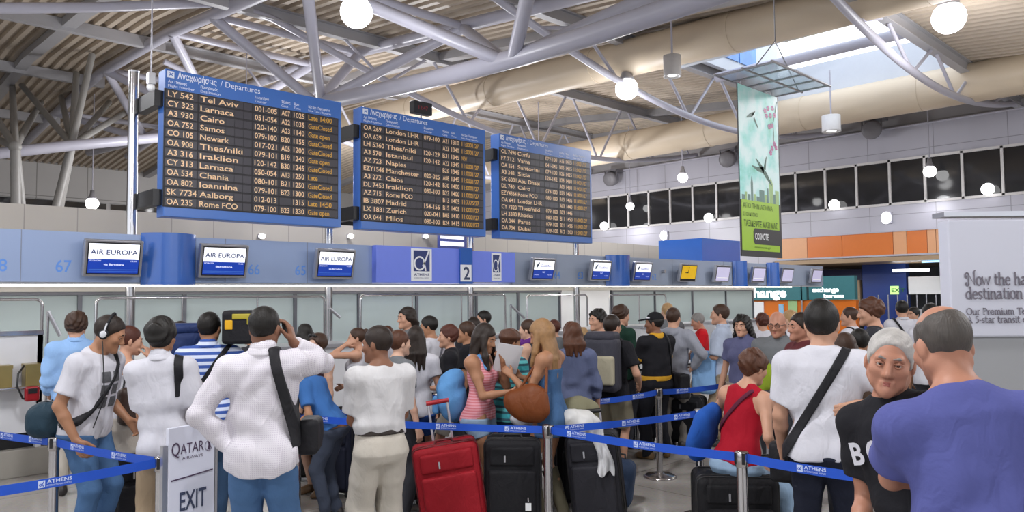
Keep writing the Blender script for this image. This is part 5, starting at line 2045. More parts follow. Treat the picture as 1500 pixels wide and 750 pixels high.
# blue kiosk behind the far end of the fascia
kx0, kx1 = 21.75, 24.2
kb = empty('blue_kiosk', (kx0, 13.6, 0), 'tall blue kiosk block behind the foot of the hanging banner', 'kiosk')
Geo().span((kx0, 13.5, 0), (kx1, 15.2, 3.66)).build('kiosk_body', m_bluegloss, kb)
Geo().span((kx0 - 1.9, 13.45, 0), (kx0, 13.7, 1.95)).build('side_panel', mat('deep_blue', '#26418f', .3), kb)
Geo().tube([V((kx0 - 1.7, 13.38, 0)), V((kx0 - 1.7, 13.38, 1.7)), V((kx0 + 1.7, 13.38, 1.7)), V((kx0 + 1.7, 13.38, 0))], .03, 8).build('frame_tube', m_chrome, kb)
Geo().span((kx0 - .5, 13.38, 1.25), (kx0 - .2, 13.44, 1.65)).build('lit_notice', mat('warm_notice', '#e8b27a', .4, emit=.5), kb)
# money change booth facing the hall
CX = 31.0
y0, y1 = on_x(1252, 430, CX).y, on_x(1086, 430, CX).y
ys_ = on_x(1183, 430, CX).y
m_teal = mat('teal_sign', '#3e7a80', .35, var=.08)
bo = empty('change_booth', (CX, (y0 + y1) / 2, 0), 'change booth with teal sign, glowing white lettering and orange front', 'booth')
Geo().span((CX, ys_ + .05, 1.52), (CX + .3, y1, 2.5)).build('sign_board', m_teal, bo)
Geo().span((CX, y0, 1.55), (CX + .3, ys_ - .05, 2.5)).build('sign_board', m_teal, bo)
Geo().span((CX + .1, y0, 0), (CX + .4, y1, 1.52)).build('booth_front', m_orange, bo)
NY = V((0, -1, 0))
m_lit = mat('lit_letter', '#ffffff', .4, var=0, emit=1.6)
fit_text('change', on_x(1095, 430, CX).y - on_x(1152, 430, CX).y, .40, (CX - .02, on_x(1095, 430, CX).y, 1.66), NY, EZ, bold=.03).build('sign_lettering', m_lit, bo)
fit_text('exchange', 1.1, .2, (CX - .02, on_x(1190, 430, CX).y, 1.86), NY, EZ, bold=.03).build('sign_lettering', m_lit, bo)
fit_text('bureau', .8, .16, (CX - .02, on_x(1207, 430, CX).y, 1.62), NY, EZ, bold=.03).build('sign_lettering', m_lit, bo)
for (pa, pb, z0_, z1_, mm) in ((1099, 1117, .75, 1.45, m_white), (1139, 1146, .95, 1.35, mat('poster_blue', '#7fa6c4', .4, emit=.3)), (1153, 1166, .9, 1.5, mat('poster_green', '#9fc38a', .4))):
    Geo().span((CX + .06, on_x(pb, 430, CX).y, z0_), (CX + .1, on_x(pa, 430, CX).y, z1_)).build('poster', mm, bo)
Geo().span((CX + .0, on_x(1096, 430, CX).y, 0), (CX + .08, on_x(1094, 430, CX).y, 1.6)).span((CX + .0, on_x(1175, 430, CX).y, 0), (CX + .08, on_x(1173, 430, CX).y, 2.2)).build('booth_post', m_alu, bo)
# blue wall with exit sign, counters inside the recess
RX = 39.0
g_ = lambda px: on_x(px, 430, RX).y
ib = empty('recess_blue_wall', (RX, g_(1295), 0), 'glossy blue wall block with a lit green exit sign under the tan soffit', 'partition')
Geo().span((RX, g_(1328), 0), (RX + .5, g_(1264), 3.2)).build('blue_panel', m_bluewall, ib)
Geo().span((RX - .08, g_(1317), 1.72), (RX, g_(1305), 2.12)).build('exit_sign', mat('exit_green', '#b9e88a', .4, emit=1.0), ib)
fit_text('EXIT', .62, .18, (RX - .085, g_(1306) - .03, 1.83), NY, EZ, bold=.02).build('exit_lettering', mat('exit_dark_green', '#1d6b35', .4), ib)
nb_ = empty('navy_header', (RX, g_(1230), 2.4), 'dark navy header with a beige notice beside the change booth', 'panel')
Geo().span((RX, g_(1263), 2.45), (RX + .3, g_(1200), 3.0)).build('header_panel', mat('navy_panel', '#1b2350', .4), nb_)
Geo().span((RX - .02, g_(1260), .9), (RX + .2, g_(1248), 2.45)).build('notice', mat('beige_notice', '#b39b7c', .5), nb_)
Geo().span((RX, g_(1248), 0), (RX + .2, g_(1200), 2.45)).build('lower_panel', m_tan, nb_)
wc = empty('white_counter', (RX, g_(1360), 0), 'white lit counter canopy under the tan soffit beside the standing billboard', 'counter')
Geo().span((RX, g_(1420), 1.72), (RX + .6, g_(1331), 2.55)).build('canopy', m_white, wc)
Geo().span((RX + .2, g_(1420), 0), (RX + .5, g_(1331), 1.0)).build('counter_front', m_desk, wc)
Geo().span((RX - 1.0, g_(1372), 2.78), (RX - .85, g_(1320), 2.9)).build('tube_light', m_glow, wc)
g = Geo()
for px in range(1290, 1420, 14):
    g.cyl(V((RX - .3, g_(px), 0)), V((RX - .3, g_(px), 1.7)), .03, 8)
g.build('counter_posts', m_alu, wc)
# small sign screen behind the second board
p0 = on_y(644, 361, YB - .5); p1 = on_y(681, 343, YB - .5)
sg = empty('hanging_sign', (p0 + p1) / 2, 'blue framed lit sign behind the desks, below the second board', 'sign')
Geo().span((p0.x, YB - .5, p0.z - .3), (p1.x + .15, YB - .4, p1.z)).build('sign_body', mat('sign_indigo', '#3c4894', .4), sg)
Geo().span((p0.x + .02, YB - .52, p1.z - .16), (p1.x - .05, YB - .5, p1.z - .03)).span((p0.x + .02, YB - .52, p1.z - .36), (p1.x - .05, YB - .5, p1.z - .24)).build('lit_strip', m_sw if False else mat('screen_white', '#f2f4fb', .3, var=0, emit=.75), sg)
Geo().span((p1.x - .1, YB - .45, p1.z - .7), (p1.x, YB, p1.z - .6)).build('sign_bracket', m_alu, sg)

# ------------------------------------------------------------------ hanging banner
bx0, bx1, bz0, bz1, by = 13.5, 15.18, 2.56, 5.97, 7.5
bn = empty('hanging_banner', ((bx0 + bx1) / 2, by, bz0), 'tall turquoise and lime banner with airplanes hanging from a lattice rack', 'banner')
m_art = mat('banner_art', '#bfeee2', .45, var=0)
nt, bs = ramp_nodes(m_art)
tc = nt.nodes.new('ShaderNodeTexCoord')
no = nt.nodes.new('ShaderNodeTexNoise'); no.inputs['Scale'].default_value = 1.6; no.inputs['Detail'].default_value = 5
nt.links.new(tc.outputs['Object'], no.inputs['Vector'])
rp = nt.nodes.new('ShaderNodeValToRGB')
e = rp.color_ramp.elements
e[0].position = .30; e[0].color = lin('#63c7a6'); e[1].position = .56; e[1].color = lin('#dcf7f5')
q_ = e.new(.42); q_.color = lin('#9fe6de')
nt.links.new(no.outputs['Fac'], rp.inputs[0]); nt.links.new(rp.outputs[0], bs.inputs['Base Color'])
m_lime = mat('banner_lime', '#a6cf3c', .45, var=.05, scale=3)
m_char = mat('banner_charcoal', '#3b3a3c', .5)
m_ink = mat('banner_ink', '#4e6b25', .5)
Geo().span((bx0 + .006, by, bz0), (bx1, by + .03, bz1)).build('banner_box', m_char, bn)
Geo().span((bx0 + .03, by - .006, bz0 + .12), (bx1 - .11, by, bz0 + 1.12)).build('lime_panel', m_lime, bn)
Geo().span((bx0, by - .006, bz0 + 1.12), (bx1 - .06, by, bz1)).build('art_panel', m_art, bn)
BW = bx1 - bx0
def bpt(u, w):
    return V((bx0 + u * BW, by - .009, bz1 - w * (bz1 - bz0)))
m_sil = mat('silhouette_grey', '#6f8f86', .5, var=.15)
m_sil2 = mat('silhouette_lime', '#a9c98b', .5, var=.15)
g = Geo(); g2 = Geo()
random.seed(11)
for (u, w_, hh, alt) in ((.03, .07, .10, 0), (.10, .05, .16, 1), (.17, .06, .12, 0), (.245, .05, .36, 0), (.31, .06, .14, 1), (.38, .07, .10, 0), (.45, .12, .24, 0), (.58, .05, .16, 1), (.635, .04, .30, 0), (.70, .09, .40, 1), (.80, .05, .2, 0), (.85, .09, .28, 1)):
    a = bpt(u, 0); z = bz0 + 1.12
    (g2 if alt else g).span((a.x, by - .009, z), (a.x + w_ * BW, by - .006, z + hh))
    if hh > .3:
        (g2 if alt else g).prism([(0, 0), (w_ * BW, 0), (w_ * BW / 2, .14)], (a.x, by - .006, z + hh), EX, EZ, .003)
g.build('skyline', m_sil, bn); g2.build('skyline', m_sil2, bn)
m_pl = mat('plane_green', '#4b6f60', .5)
def plane(u, w, sc, parent, m=m_pl):
    o = bpt(u, w)
    g = Geo()
    g = stroke_geo([[(-.36 * sc, .20 * sc, .01), (-.2 * sc, .08 * sc, .09 * sc), (.1 * sc, -.14 * sc, .12 * sc), (.34 * sc, -.34 * sc, .03)],
                    [(-.02 * sc, -.02 * sc, .16 * sc), (-.3 * sc, -.03 * sc, .09 * sc), (-.55 * sc, .02 * sc, .02)],
                    [(.02 * sc, .0, .10 * sc), (.06 * sc, .14 * sc, .06 * sc), (.12 * sc, .30 * sc, .02)]], .05, o, EX, EZ, .002)
    return g.build('plane_print', m, parent)
plane(.58, .47, .9, bn); 
o = bpt(.36, .17)
stroke_geo([[(-.30, -.05, .02), (-.12, .02, .09), (.0, .08, .05)], [(-.08, .02, .06), (.05, .12, .02)], [(0, -.02, .05), (.16, -.2, .02)]], .04, o, EX, EZ, .002).build('plane_print', m_pl, bn)
m_bl = mat('blossom_pink', '#d07fae', .5, var=.2)
g = Geo()
random.seed(5)
for (u, w) in ((.72, .09), (.64, .11), (.68, .14), (.78, .13), (.84, .08), (.88, .12), (.80, .19), (.86, .30), (.80, .33), (.76, .36), (.9, .32), (.74, .20)):
    c = bpt(u, w)
    for k in range(5):
        a = k * 1.257 + u * 9
        g.prism(arc(.036 * math.cos(a), .036 * math.sin(a), .030, .022, 0, 324, 9), c, EX, EZ, .002)
g.build('blossom', m_bl, bn)
stroke_geo([[((u - .8) * BW, -(w - .2) * 3.4, wd) for u, w, wd in ((.95, .03, .03), (.9, .1, .03), (.84, .17, .025), (.85, .25, .02), (.84, .31, .012))]], .02, bpt(.8, .2), EX, EZ, .001).build('branch', m_pl, bn)
fit_text('ΑΠΟ ΤΗΝ ΑΘΗΝΑ', BW * .72, .10, (bx0 + .08, by - .009, bz0 + .96), EX, EZ).build('lettering', m_ink, bn)
fit_text('ΣΤΟΝ ΚΟΣΜΟ', BW * .34, .075, (bx0 + .08, by - .009, bz0 + .80), EX, EZ).build('lettering', m_ink, bn)
fit_text('ΤΑΞΙΔΕΨΤΕ ΜΑΖΙ ΜΑΣ', BW * .82, .12, (bx0 + .10, by - .009, bz0 + .60), EX, EZ, bold=.015).build('lettering', m_ink, bn)
Geo().prism([(0, .06), (.06, 0), (BW * .72 - .06, 0), (BW * .72 - .06, .32), (.06, .32), (0, .26)], (bx0 + BW * .28, by - .006, bz0 + .25), EX, EZ, .004).build('logo_bar', m_char, bn)
fit_text('COSMOTE', BW * .33, .13, (bx0 + BW * .31, by - .012, bz0 + .35), EX, EZ, bold=.02).build('lettering', m_white, bn)
fit_text('cosmote.gr', BW * .4, .05, (bx0 + BW * .3, by - .009, bz0 + .17), EX, EZ).build('lettering', m_ink, bn)
# lattice rack it hangs from
rk = empty('lattice_rack', ((bx0 + bx1) / 2 + .2, by - .4, 6.05), 'grey lattice rack with glass panes above the hanging banner', 'rack')
g = Geo()
rx0, rx1, ry0, ry1, rz = bx0 - .35, bx1 + .3, by - .95, by + .25, 6.1
for k in range(5):
    xx = rx0 + (rx1 - rx0) * k / 4
    g.tube([V((xx, ry0, rz)), V((xx, ry1, rz))], .025, 8)
for k in range(3):
    yy = ry0 + (ry1 - ry0) * k / 2
    g.tube([V((rx0 - .1, yy, rz)), V((rx1 + .1, yy, rz))], .025, 8)
g.build('lattice', m_alu, rk)
m_clear = mat('rack_glass', '#dbe6ea', .1, trans=.85, spec=.6)
g = Geo()
for k in range(4):
    for j in range(2):
        a = rx0 + (rx1 - rx0) * k / 4 + .03; b = rx0 + (rx1 - rx0) * (k + 1) / 4 - .03
        c = ry0 + (ry1 - ry0) * j / 2 + .03; d_ = ry0 + (ry1 - ry0) * (j + 1) / 2 - .03
        g.span((a, c, rz - .008), (b, d_, rz + .008))
g.build('rack_panes', m_clear, rk)
for xx in (rx0 + .2, rx1 - .2):
    Geo().tube([V((xx, by - .4, rz)), V(((rx0 + rx1) / 2, by - .4, rz + .8)), V(((rx0 + rx1) / 2, by - .4, zroof(by - .4)))], .012, 6).build('hanger_wire', m_alu, rk)
for xx in (bx0 + .2, bx1 - .2):
    Geo().cyl(V((xx, by + .045, bz1)), V((xx, by + .045, rz)), .012, 6).build('banner_hook', m_alu, rk)

# ------------------------------------------------------------------ big standing billboard at right
BD = 4.7
tl = at(1388, 322, BD); bl_ = at(1397, 494, BD)
ztop, zbot = tl.z, bl_.z
rgt = V((RIGHT.x, RIGHT.y, 0)).normalized() * .995 + LEVEL * -.02
rgt.normalize()
base = V((tl.x, tl.y, 0))
bb = empty('standing_billboard', base + rgt * .6, 'white standing billboard with grey serif lettering at the right edge', 'billboard')
bk = LEVEL.copy()
def bslab(u0, u1, z0, z1, t0, t1, m, nm, bevel=0):
    pts = []
    g = Geo()
    a = base + rgt * u0 + bk * t0
    g.prism([(0, 0), (u1 - u0, 0), (u1 - u0, t1 - t0), (0, t1 - t0)], (a.x, a.y, z0), rgt, V((-rgt.y, rgt.x, 0)), z1 - z0)
    return g.build(nm, m, bb, bevel)
m_bill = mat('billboard_white', '#c6c8d4', .3, var=.03, scale=1)
bslab(0.0, 1.35, zbot, ztop, 0, .12, m_bill, 'billboard_panel', .01)
bslab(0.05, 1.32, 0.02, zbot, .03, .10, mat('billboard_grey', '#9b9da0', .2, var=.08, scale=1.5), 'lower_panel')
bslab(-.02, 1.37, ztop + .02, ztop + .05, .0, .14, m_alu, 'top_rail')
bslab(-.02, 1.37, 0, .03, -.15, .3, m_alu, 'base_plate')
m_bt = mat('billboard_text', '#6d6873', .5)
def btext(s, px0, px1, py, hpx, bold=.0):
    a = at(px0, py, BD); b = at(px1, py, BD)
    o = base + rgt * (V((a.x, a.y, 0)) - base).dot(rgt) + bk * (-.006)
    w = (b - a).length
    fit_text(s, w, hpx * BD / FPX, (o.x, o.y, a.z), rgt, EZ, bold=bold).build('lettering', m_bt, bb)
# fancy initial and slab-serif words drawn stroke by stroke
SERIF = {
    'o': ([arc(.25, .25, .21, .25, 0, 360, 20)], .52), 'w': ([[(.0, .48), (.18, .02), (.34, .46), (.5, .02), (.68, .48)], [(-.05, .49), (.08, .49)], [(.6, .49), (.74, .49)]], .74),
    't': ([[(.14, .70), (.14, .10), (.22, .02), (.34, .06)], [(0, .48), (.32, .48)]], .38), 'h': ([[(.1, .78), (.1, 0)], [(.1, .34), (.22, .47), (.36, .47), (.44, .36), (.44, 0)], [(0, .77), (.1, .77)], [(.02, .0), (.2, 0)], [(.36, 0), (.54, 0)]], .58),
    'e': ([[(.05, .27), (.42, .27), (.40, .40), (.25, .49), (.10, .42), (.03, .25), (.10, .07), (.26, 0), (.42, .08)]], .48), 'a': ([[(.06, .40), (.16, .49), (.30, .47), (.36, .36), (.36, .06), (.46, 0)], [(.36, .30), (.14, .25), (.04, .12), (.14, 0), (.28, .04), (.36, .14)]], .50),
    'd': ([[(.42, .78), (.42, .02), (.52, 0)], [(.42, .36), (.26, .49), (.08, .40), (.03, .22), (.12, .03), (.28, 0), (.42, .12)], [(.32, .77), (.42, .77)]], .56), 's': ([[(.34, .42), (.20, .49), (.06, .41), (.10, .28), (.28, .22), (.34, .10), (.20, 0), (.04, .07)]], .40),
    'i': ([[(.1, .48), (.1, 0)], [(.0, .48), (.1, .48)], [(.0, 0), (.2, 0)], [(.09, .64), (.11, .70)]], .24), 'n': ([[(.1, .49), (.1, 0)], [(.1, .36), (.22, .48), (.36, .47), (.42, .36), (.42, 0)], [(0, .48), (.1, .48)], [(.02, 0), (.2, 0)], [(.34, 0), (.52, 0)]], .56),
    'O': ([arc(.34, .36, .31, .36, 0, 360, 22)], .72), 'u': ([[(.08, .48), (.08, .12), (.16, 0), (.30, .02), (.40, .14)], [(.40, .48), (.40, 0), (.5, 0)], [(0, .48), (.08, .48)], [(.32, .48), (.40, .48)]], .54),
    'r': ([[(.1, .48), (.1, 0)], [(.1, .34), (.20, .47), (.32, .47)], [(0, .48), (.1, .48)], [(.02, 0), (.2, 0)]], .36), 'P': ([[(.12, .72), (.12, 0)], [(.12, .70), (.36, .70), (.46, .55), (.38, .38), (.12, .36)], [(.0, .71), (.14, .71)], [(.0, 0), (.24, 0)]], .52),
    'm': ([[(.1, .49), (.1, 0)], [(.1, .36), (.22, .48), (.34, .45), (.38, .34), (.38, 0)], [(.38, .36), (.5, .48), (.62, .45), (.66, .34), (.66, 0)], [(0, .48), (.1, .48)], [(.02, 0), (.2, 0)], [(.3, 0), (.46, 0)], [(.58, 0), (.76, 0)]], .80),
    'T': ([[(.30, .70), (.30, 0)], [(.02, .56), (.04, .70), (.56, .70), (.58, .56)], [(.2, 0), (.4, 0)]], .60), 'A': ([[(.02, 0), (.30, .74), (.58, 0)], [(.14, .26), (.46, .26)], [(-.06, 0), (.12, 0)], [(.46, 0), (.68, 0)]], .68),
    '5': ([[(.40, .70), (.12, .70), (.10, .40), (.28, .44), (.42, .30), (.36, .06), (.18, 0), (.04, .06)]], .48), '-': ([[(.02, .26), (.26, .26)]], .32), 'x': ([[(.04, .48), (.42, 0)], [(.42, .48), (.04, 0)], [(0, .48), (.14, .48)], [(.32, .48), (.48, .48)], [(-.02, 0), (.14, 0)], [(.32, 0), (.5, 0)]], .50),
    ' ': ([], .30), 'N': ([[(.12, .0), (.12, .72), (.62, .02), (.62, .86), (.74, .92)], [(.12, .72), (.0, .80), (-.14, .70), (-.16, .50), (-.06, .44), (-.02, .54), (-.08, .60)], [(.12, .0), (.0, -.04), (-.12, .04), (-.10, .16), (-.02, .16)]], .78)}
def serif_line(s, px0, px1, py, hpx, wt=.09, ):
    a = at(px0, py, BD); b = at(px1, py, BD)
    total = sum(SERIF[c][1] for c in s)
    W = (b - a).length; k = W / total; kh = hpx * BD / FPX / .72
    o = base + rgt * (V((a.x, a.y, 0)) - base).dot(rgt) + bk * (-.004)
    g = Geo(); x = 0
    for c in s:
        for path in SERIF[c][0]:
            pp = [((x + p[0]) * k, p[1] * kh) for p in path]
            stroke_geo([pp], wt * kh, (o.x, o.y, a.z), rgt, EZ, .003, geo=g)
        x += SERIF[c][1]
    g.build('lettering', m_bt, bb)
serif_line('Now the ha', 1416, 1502, 418, 17, .085)
serif_line('destination i', 1414, 1506, 438, 16, .085)
serif_line('Our Premium Ter', 1415, 1506, 461, 9.5, .08)
serif_line('A 5-star transit ex', 1416, 1508, 473, 9.5, .08)

# ------------------------------------------------------------------ queue barriers
m_belt = mat('belt_blue', '#104cbc', .55, var=.06, scale=20, bump=.1, bump_scale=300)
m_bprint = mat('belt_print', '#c3d0ea', .6)
m_post = mat('post_steel', '#bcbabb', .22, 1.0, var=.05)
ZBELT = .842
POSTS = {}
def post(key, px, d, label):
    p = at(px, 500, d); p.z = 0
    root = empty('queue_post', p, label, 'barrier post', 'queue barrier posts')
    Geo().lathe(p, [(0, .0), (.165, .0), (.165, .012), (.14, .026), (.05, .036), (.036, .05), (0, .05)], 36).build('base', m_post, root)
    Geo().cyl(p + V((0, 0, .04)), p + V((0, 0, .79)), .032, 24).build('tube', m_post, root)
    Geo().lathe(p, [(.033, .785), (.038, .79), (.038, .872), (.034, .88), (0, .88)], 28).build('head', m_post, root)
    for a in range(4):
        dv = V((math.cos(a * math.pi / 2 + AZ), math.sin(a * math.pi / 2 + AZ), 0))
        Geo().box(p + dv * .036 + V((0, 0, ZBELT - .002)), (.012, .02, .066), Matrix.Rotation(a * math.pi / 2 + AZ, 3, 'Z')).build('belt_slot', m_black, root)
    POSTS[key] = (p, root)
    return p, root
def belt(key, to, off=.15, period=.52):
    p, root = POSTS[key]
    q = POSTS[to][0] if isinstance(to, str) else V(to)
    dv = V((q.x - p.x, q.y - p.y, 0)); Ln = dv.length; u = dv.normalized()
    n = V((u.y, -u.x, 0))
    mid = (p + q) / 2
    if n.dot(V((0, 0, 0)) - V((mid.x, mid.y, 0))) < 0:
        n = -n
    right = u if u.dot(V((RIGHT.x, RIGHT.y, 0))) > 0 else -u
    a = p + u * .036; b = q - u * .036
    sag = .012
    N = 12; hw = .027
    v = []; f = []
    for i in range(N + 1):
        t = i / N
        c = a.lerp(b, t); z = ZBELT - sag * 4 * t * (1 - t)
        for (dz, dn) in ((-hw, .001), (hw, .001), (hw, -.001), (-hw, -.001)):
            v.append((c.x + n.x * dn, c.y + n.y * dn, z + dz))
    for i in range(N):
        for k in range(4):
            k2 = (k + 1) % 4
            f.append((i * 4 + k, i * 4 + k2, i * 4 + 4 + k2, i * 4 + 4 + k))
    bo = Geo().raw(v, f).build('belt', m_belt, root)
    x = off
    while x < Ln - .25:
        # print on the camera side, reading left to right
        c = p + u * x if right.dot(u) > 0 else p + u * (x + .2)
        t = x / Ln
        z = ZBELT - sag * 4 * t * (1 - t)
        o = V((c.x, c.y, z)) + n * .0025
        g = Geo()
        g.prism([(0, -.019), (.034, -.019), (.034, .019), (0, .019)], o, right, EZ, .0006)
        fit_text('ATHENS', .125, .020, o + right * .042 + EZ * .0, right, EZ, geo=g, bold=.02, extrude=.0006)
        fit_text('INTERNATIONAL AIRPORT', .125, .010, o + right * .042 - EZ * .017, right, EZ, geo=g, extrude=.0006)
        gm = g.build('belt_print', m_bprint, bo)
        Geo().raw(*_alpha(o, right, n)).build('belt_emblem', m_belt, bo)
        x += period
    return bo
def _alpha(o, right, n):
    g = stroke_geo([[(.028, .014), (.021, .002), (.016, -.007), (.010, -.010), (.006, -.004), (.009, .003), (.016, .001), (.022, -.006), (.027, -.013)]], .004, o + n * .001, right, EZ, .0005)
    return g.v, g.f
post('A', 83, 5.34, 'steel queue post at lower left in front of the man with headphones')
post('B', 239, 4.66, 'steel queue post beside the white airline exit sign')
post('C', 801, 5.64, 'steel queue post in front of the blonde woman in boots')
post('D', 436, 6.3, 'steel queue post hidden behind the man on the phone')
post('E', 1021, 6.33, 'steel queue post beside the blue bag of the woman in red')
post('F', 963, 7.72, 'steel queue post in front of the man in the black cap')
post('G', 1082, 4.64, 'steel queue post in front of the black suitcase under the seated woman')
post('I', 852, 7.0, 'steel queue post behind the woman in the slate blue shirt')
post('J', 1062, 8.25, 'steel queue post behind the woman in the violet blouse')
post('N', 845, 8.5, 'steel queue post behind the backpacker in shorts')
post('O', 932, 9.2, 'steel queue post behind the man in the black cap')
post('Q', 640, 7.5, 'steel queue post behind the woman in the white t-shirt')
post('Z', -75, 6.1, 'steel queue post beyond the left edge of the picture')
post('Y', -130, 3.75, 'steel queue post just outside the picture at lower left')
post('H', 1345, 3.95, 'steel queue post hidden behind the old man in black')
belt('A', 'B', .22, .50); belt('A', 'Z', .12, .38); belt('B', 'Y', .46, .62)
belt('D', 'C', .12, .56); belt('D', 'Q', .30, .6); belt('C', 'E', .15, .52); belt('C', 'G', .18, .56); belt('G', 'H', .34, .6)
belt('I', 'F', .2, .5); belt('F', 'J', .25, .5); belt('N', 'O', .15, .5)

# airline sign at the end of the barrier
sp0 = at(247, 640, 4.60); sp1 = at(315, 640, 4.86)
sp0.z = 0; sp1.z = 0
su = (sp1 - sp0); SW = su.length; su = su.normalized()
sn = V((su.y, -su.x, 0))
if sn.dot(-sp0) < 0:
    sn = -sn
qs = empty('airline_exit_sign', (sp0 + sp1) / 2, 'white upright sign reading QATAR and EXIT in front of the man in khaki', 'sign')
ZS = at(247, 628, 4.60).z
def qslab(u0, u1, z0, z1, t, m, nm, off=0.0, bevel=0):
    a = sp0 + su * u0 - sn * (t - off)
    up_ = EZ
    g = Geo()
    g.prism([(0, 0), (u1 - u0, 0), (u1 - u0, z1 - z0), (0, z1 - z0)], a + EZ * z0 if su.cross(EZ).dot(sn) > 0 else a + EZ * z0, su, EZ, t * (1 if su.cross(EZ).dot(sn) > 0 else -1))
    return g.build(nm, m, qs, bevel)
m_sgn = mat('sign_white', '#d9dcea', .35, var=.02)
qslab(0, SW, .10, ZS, .03, m_sgn, 'sign_panel', bevel=.004)
qslab(-.035, -.005, .02, ZS - .1, .03, m_alu, 'sign_post')
qslab(SW + .003, SW + .02, .02, ZS, .03, m_alu, 'sign_post')
qslab(-.03, SW + .03, 0, .03, .3, m_alu, 'sign_foot', off=.13)
m_burg = mat('sign_burgundy', '#4c3a55', .5)
def qtext(s, u, z, w, h, m, bold=0):
    fit_text(s, w, h, sp0 + su * u + EZ * z + sn * .002, su, EZ, bold=bold, extrude=.001).build('lettering', m, qs)
def qz(px, py):
    return at(px, py, 4.7).z
zq = ZS - .165
qtext('Q', SW * .06, zq - .005, SW * .17, .082, m_burg); qtext('ATAR', SW * .245, zq, SW * .50, .064, m_burg)
qtext('AIRWAYS', SW * .28, zq - .036, SW * .45, .018, m_burg)
KE = .52
stroke_geo([[(x * KE, z * KE, w_ * KE) for x, z, w_ in pth] for pth in ([(.02, .0, .004), (.04, .03, .022), (.05, .07, .026), (.035, .10, .012), (.03, .12, .004)], [(.05, .09, .010), (.085, .13, .006), (.10, .16, .002)], [(.04, .03, .014), (.06, -.005, .006)], [(.055, .06, .012), (.075, .02, .006)])], .01,
           sp0 + su * (SW * .79) + EZ * (zq - .008) + sn * .002, su, EZ, .001).build('oryx_emblem', m_burg, qs)
stroke_geo([[(c[0] * KE, c[1] * KE) for c in arc(.045, .05, .045, .06, 60, 330, 14)]], .004, sp0 + su * (SW * .775) + EZ * (zq - .004) + sn * .0015, su, EZ, .001).build('oryx_emblem', mat('sign_greylilac', '#8d8a9c', .5), qs)
stroke_geo([[(SW * .05, ZS - .315), (SW * .4, ZS - .308), (SW * .95, ZS - .295)]], .008, sp0 + sn * .002, su, EZ, .001).build('divider_line', m_burg, qs)
qtext('EXIT', SW * .24, ZS - .505, SW * .57, .115, m_navy if False else mat('sign_slate', '#3d4660', .5), .015)
# ================================================================== LUGGAGE
def suitcase(px, d, label, w, h, dep, color, yaw=0, roll=0, pitch=0, handle=.0, trim='#141416', py=None, tagged=False, soft=True, grip=None, z0=0.0, name='suitcase', group='suitcases in the queue'):
    g0 = at(px, 600, d); g0.z = z0
    root = empty(name, g0, label, 'suitcase', group)
    mrot = Matrix.Rotation(AZ + math.radians(yaw) - math.pi / 2, 3, 'Z') @ Matrix.Rotation(math.radians(roll), 3, 'Y') @ Matrix.Rotation(math.radians(pitch), 3, 'X')
    root.rotation_euler = mrot.to_euler()
    mb = cloth('luggage_' + color, color, .7, .18, var=.06)
    mt = mat('luggage_trim_' + trim, trim, .55)
    b0 = .045
    v = Vol(.012)
    v.rbox((0, 0, b0 + h / 2), (w / 2, dep / 2, h / 2), .045, puff=.012 if soft else 0)
    v.warp(folds(int(px), .003 if soft else .0, 9))
    mesh_obj('shell', v.mesh(), mb, root)
    v = Vol(.010)
    v.rbox((0, -dep / 2 - .008, b0 + h * .36), (w * .42, .026, h * .31), .022, puff=.008)
    mesh_obj('front_pocket', v.mesh(), mb, root)
    v = Vol(.010)
    v.rbox((0, -dep / 2 - .004, b0 + h * .82), (w * .40, .020, h * .11), .018)
    mesh_obj('front_pocket', v.mesh(), mb, root)
    def ring(y, infl, nm):
        pts = []
        ww, hh, r = w / 2 - .0 + infl, h / 2 + infl, .05
        for cx, cz, a0 in ((1, 1, 0), (-1, 1, 90), (-1, -1, 180), (1, -1, 270)):
            for t in range(0, 91, 30):
                a = math.radians(a0 + t)
                pts.append(V((cx * (ww - r) + r * math.cos(a), y, b0 + h / 2 + cz * (hh - r) + r * math.sin(a))))
        adopt(Geo().tube(pts, .006, 6, closed=True).build(nm, mt), root)
    ring(-dep / 2 + .035, .001, 'piping'); ring(dep / 2 - .035, .001, 'piping'); ring(-dep / 2 + .09, .002, 'zip')
    for sx in (-1, 1):
        for sy in (-1, 1):
            c = V((sx * (w / 2 - .05), sy * (dep / 2 - .04), .03))
            adopt(Geo().cyl(c - V((.014, 0, 0)), c + V((.014, 0, 0)), .03, 16).build('wheel', m_black), root)
            adopt(Geo().box(c + V((0, 0, .028)), (.045, .05, .03)).build('wheel_mount', m_black), root)
    adopt(Geo().tube([V((-.07, -dep * .1, b0 + h - .005)), V((-.06, -dep * .1, b0 + h + .025)), V((.06, -dep * .1, b0 + h + .025)), V((.07, -dep * .1, b0 + h - .005))], .012, 8).build('carry_handle', mt), root)
    if handle:
        for sx in (-1, 1):
            adopt(Geo().cyl(V((sx * .075, dep / 2 - .03, b0 + h - .03)), V((sx * .075, dep / 2 - .03, b0 + h + handle)), .010, 12).build('handle_rod', mat('rod_white', '#d8d9de', .25, .6)), root)
        adopt(Geo().tube([V((-.09, dep / 2 - .03, b0 + h + handle)), V((.09, dep / 2 - .03, b0 + h + handle))], .018, 10).build('grip', mat('grip_' + (grip or '#222222'), grip or '#222222', .5)), root)
    if tagged:
        adopt(Geo().tube([V((w * .28, -dep / 2 - .03, b0 + h * .45)), V((w * .29, -dep / 2 - .04, b0 + h * .33))], .003, 6).build('tag_string', m_white), root)
        adopt(Geo().box(V((w * .29, -dep / 2 - .045, b0 + h * .28)), (.045, .004, .055)).build('name_tag', m_white), root)
    adopt(Geo().box(V((-w * .12, -dep / 2 - .032, b0 + h * .80)), (.012, .01, .05)).build('zip_pull', m_alu), root)
    return root
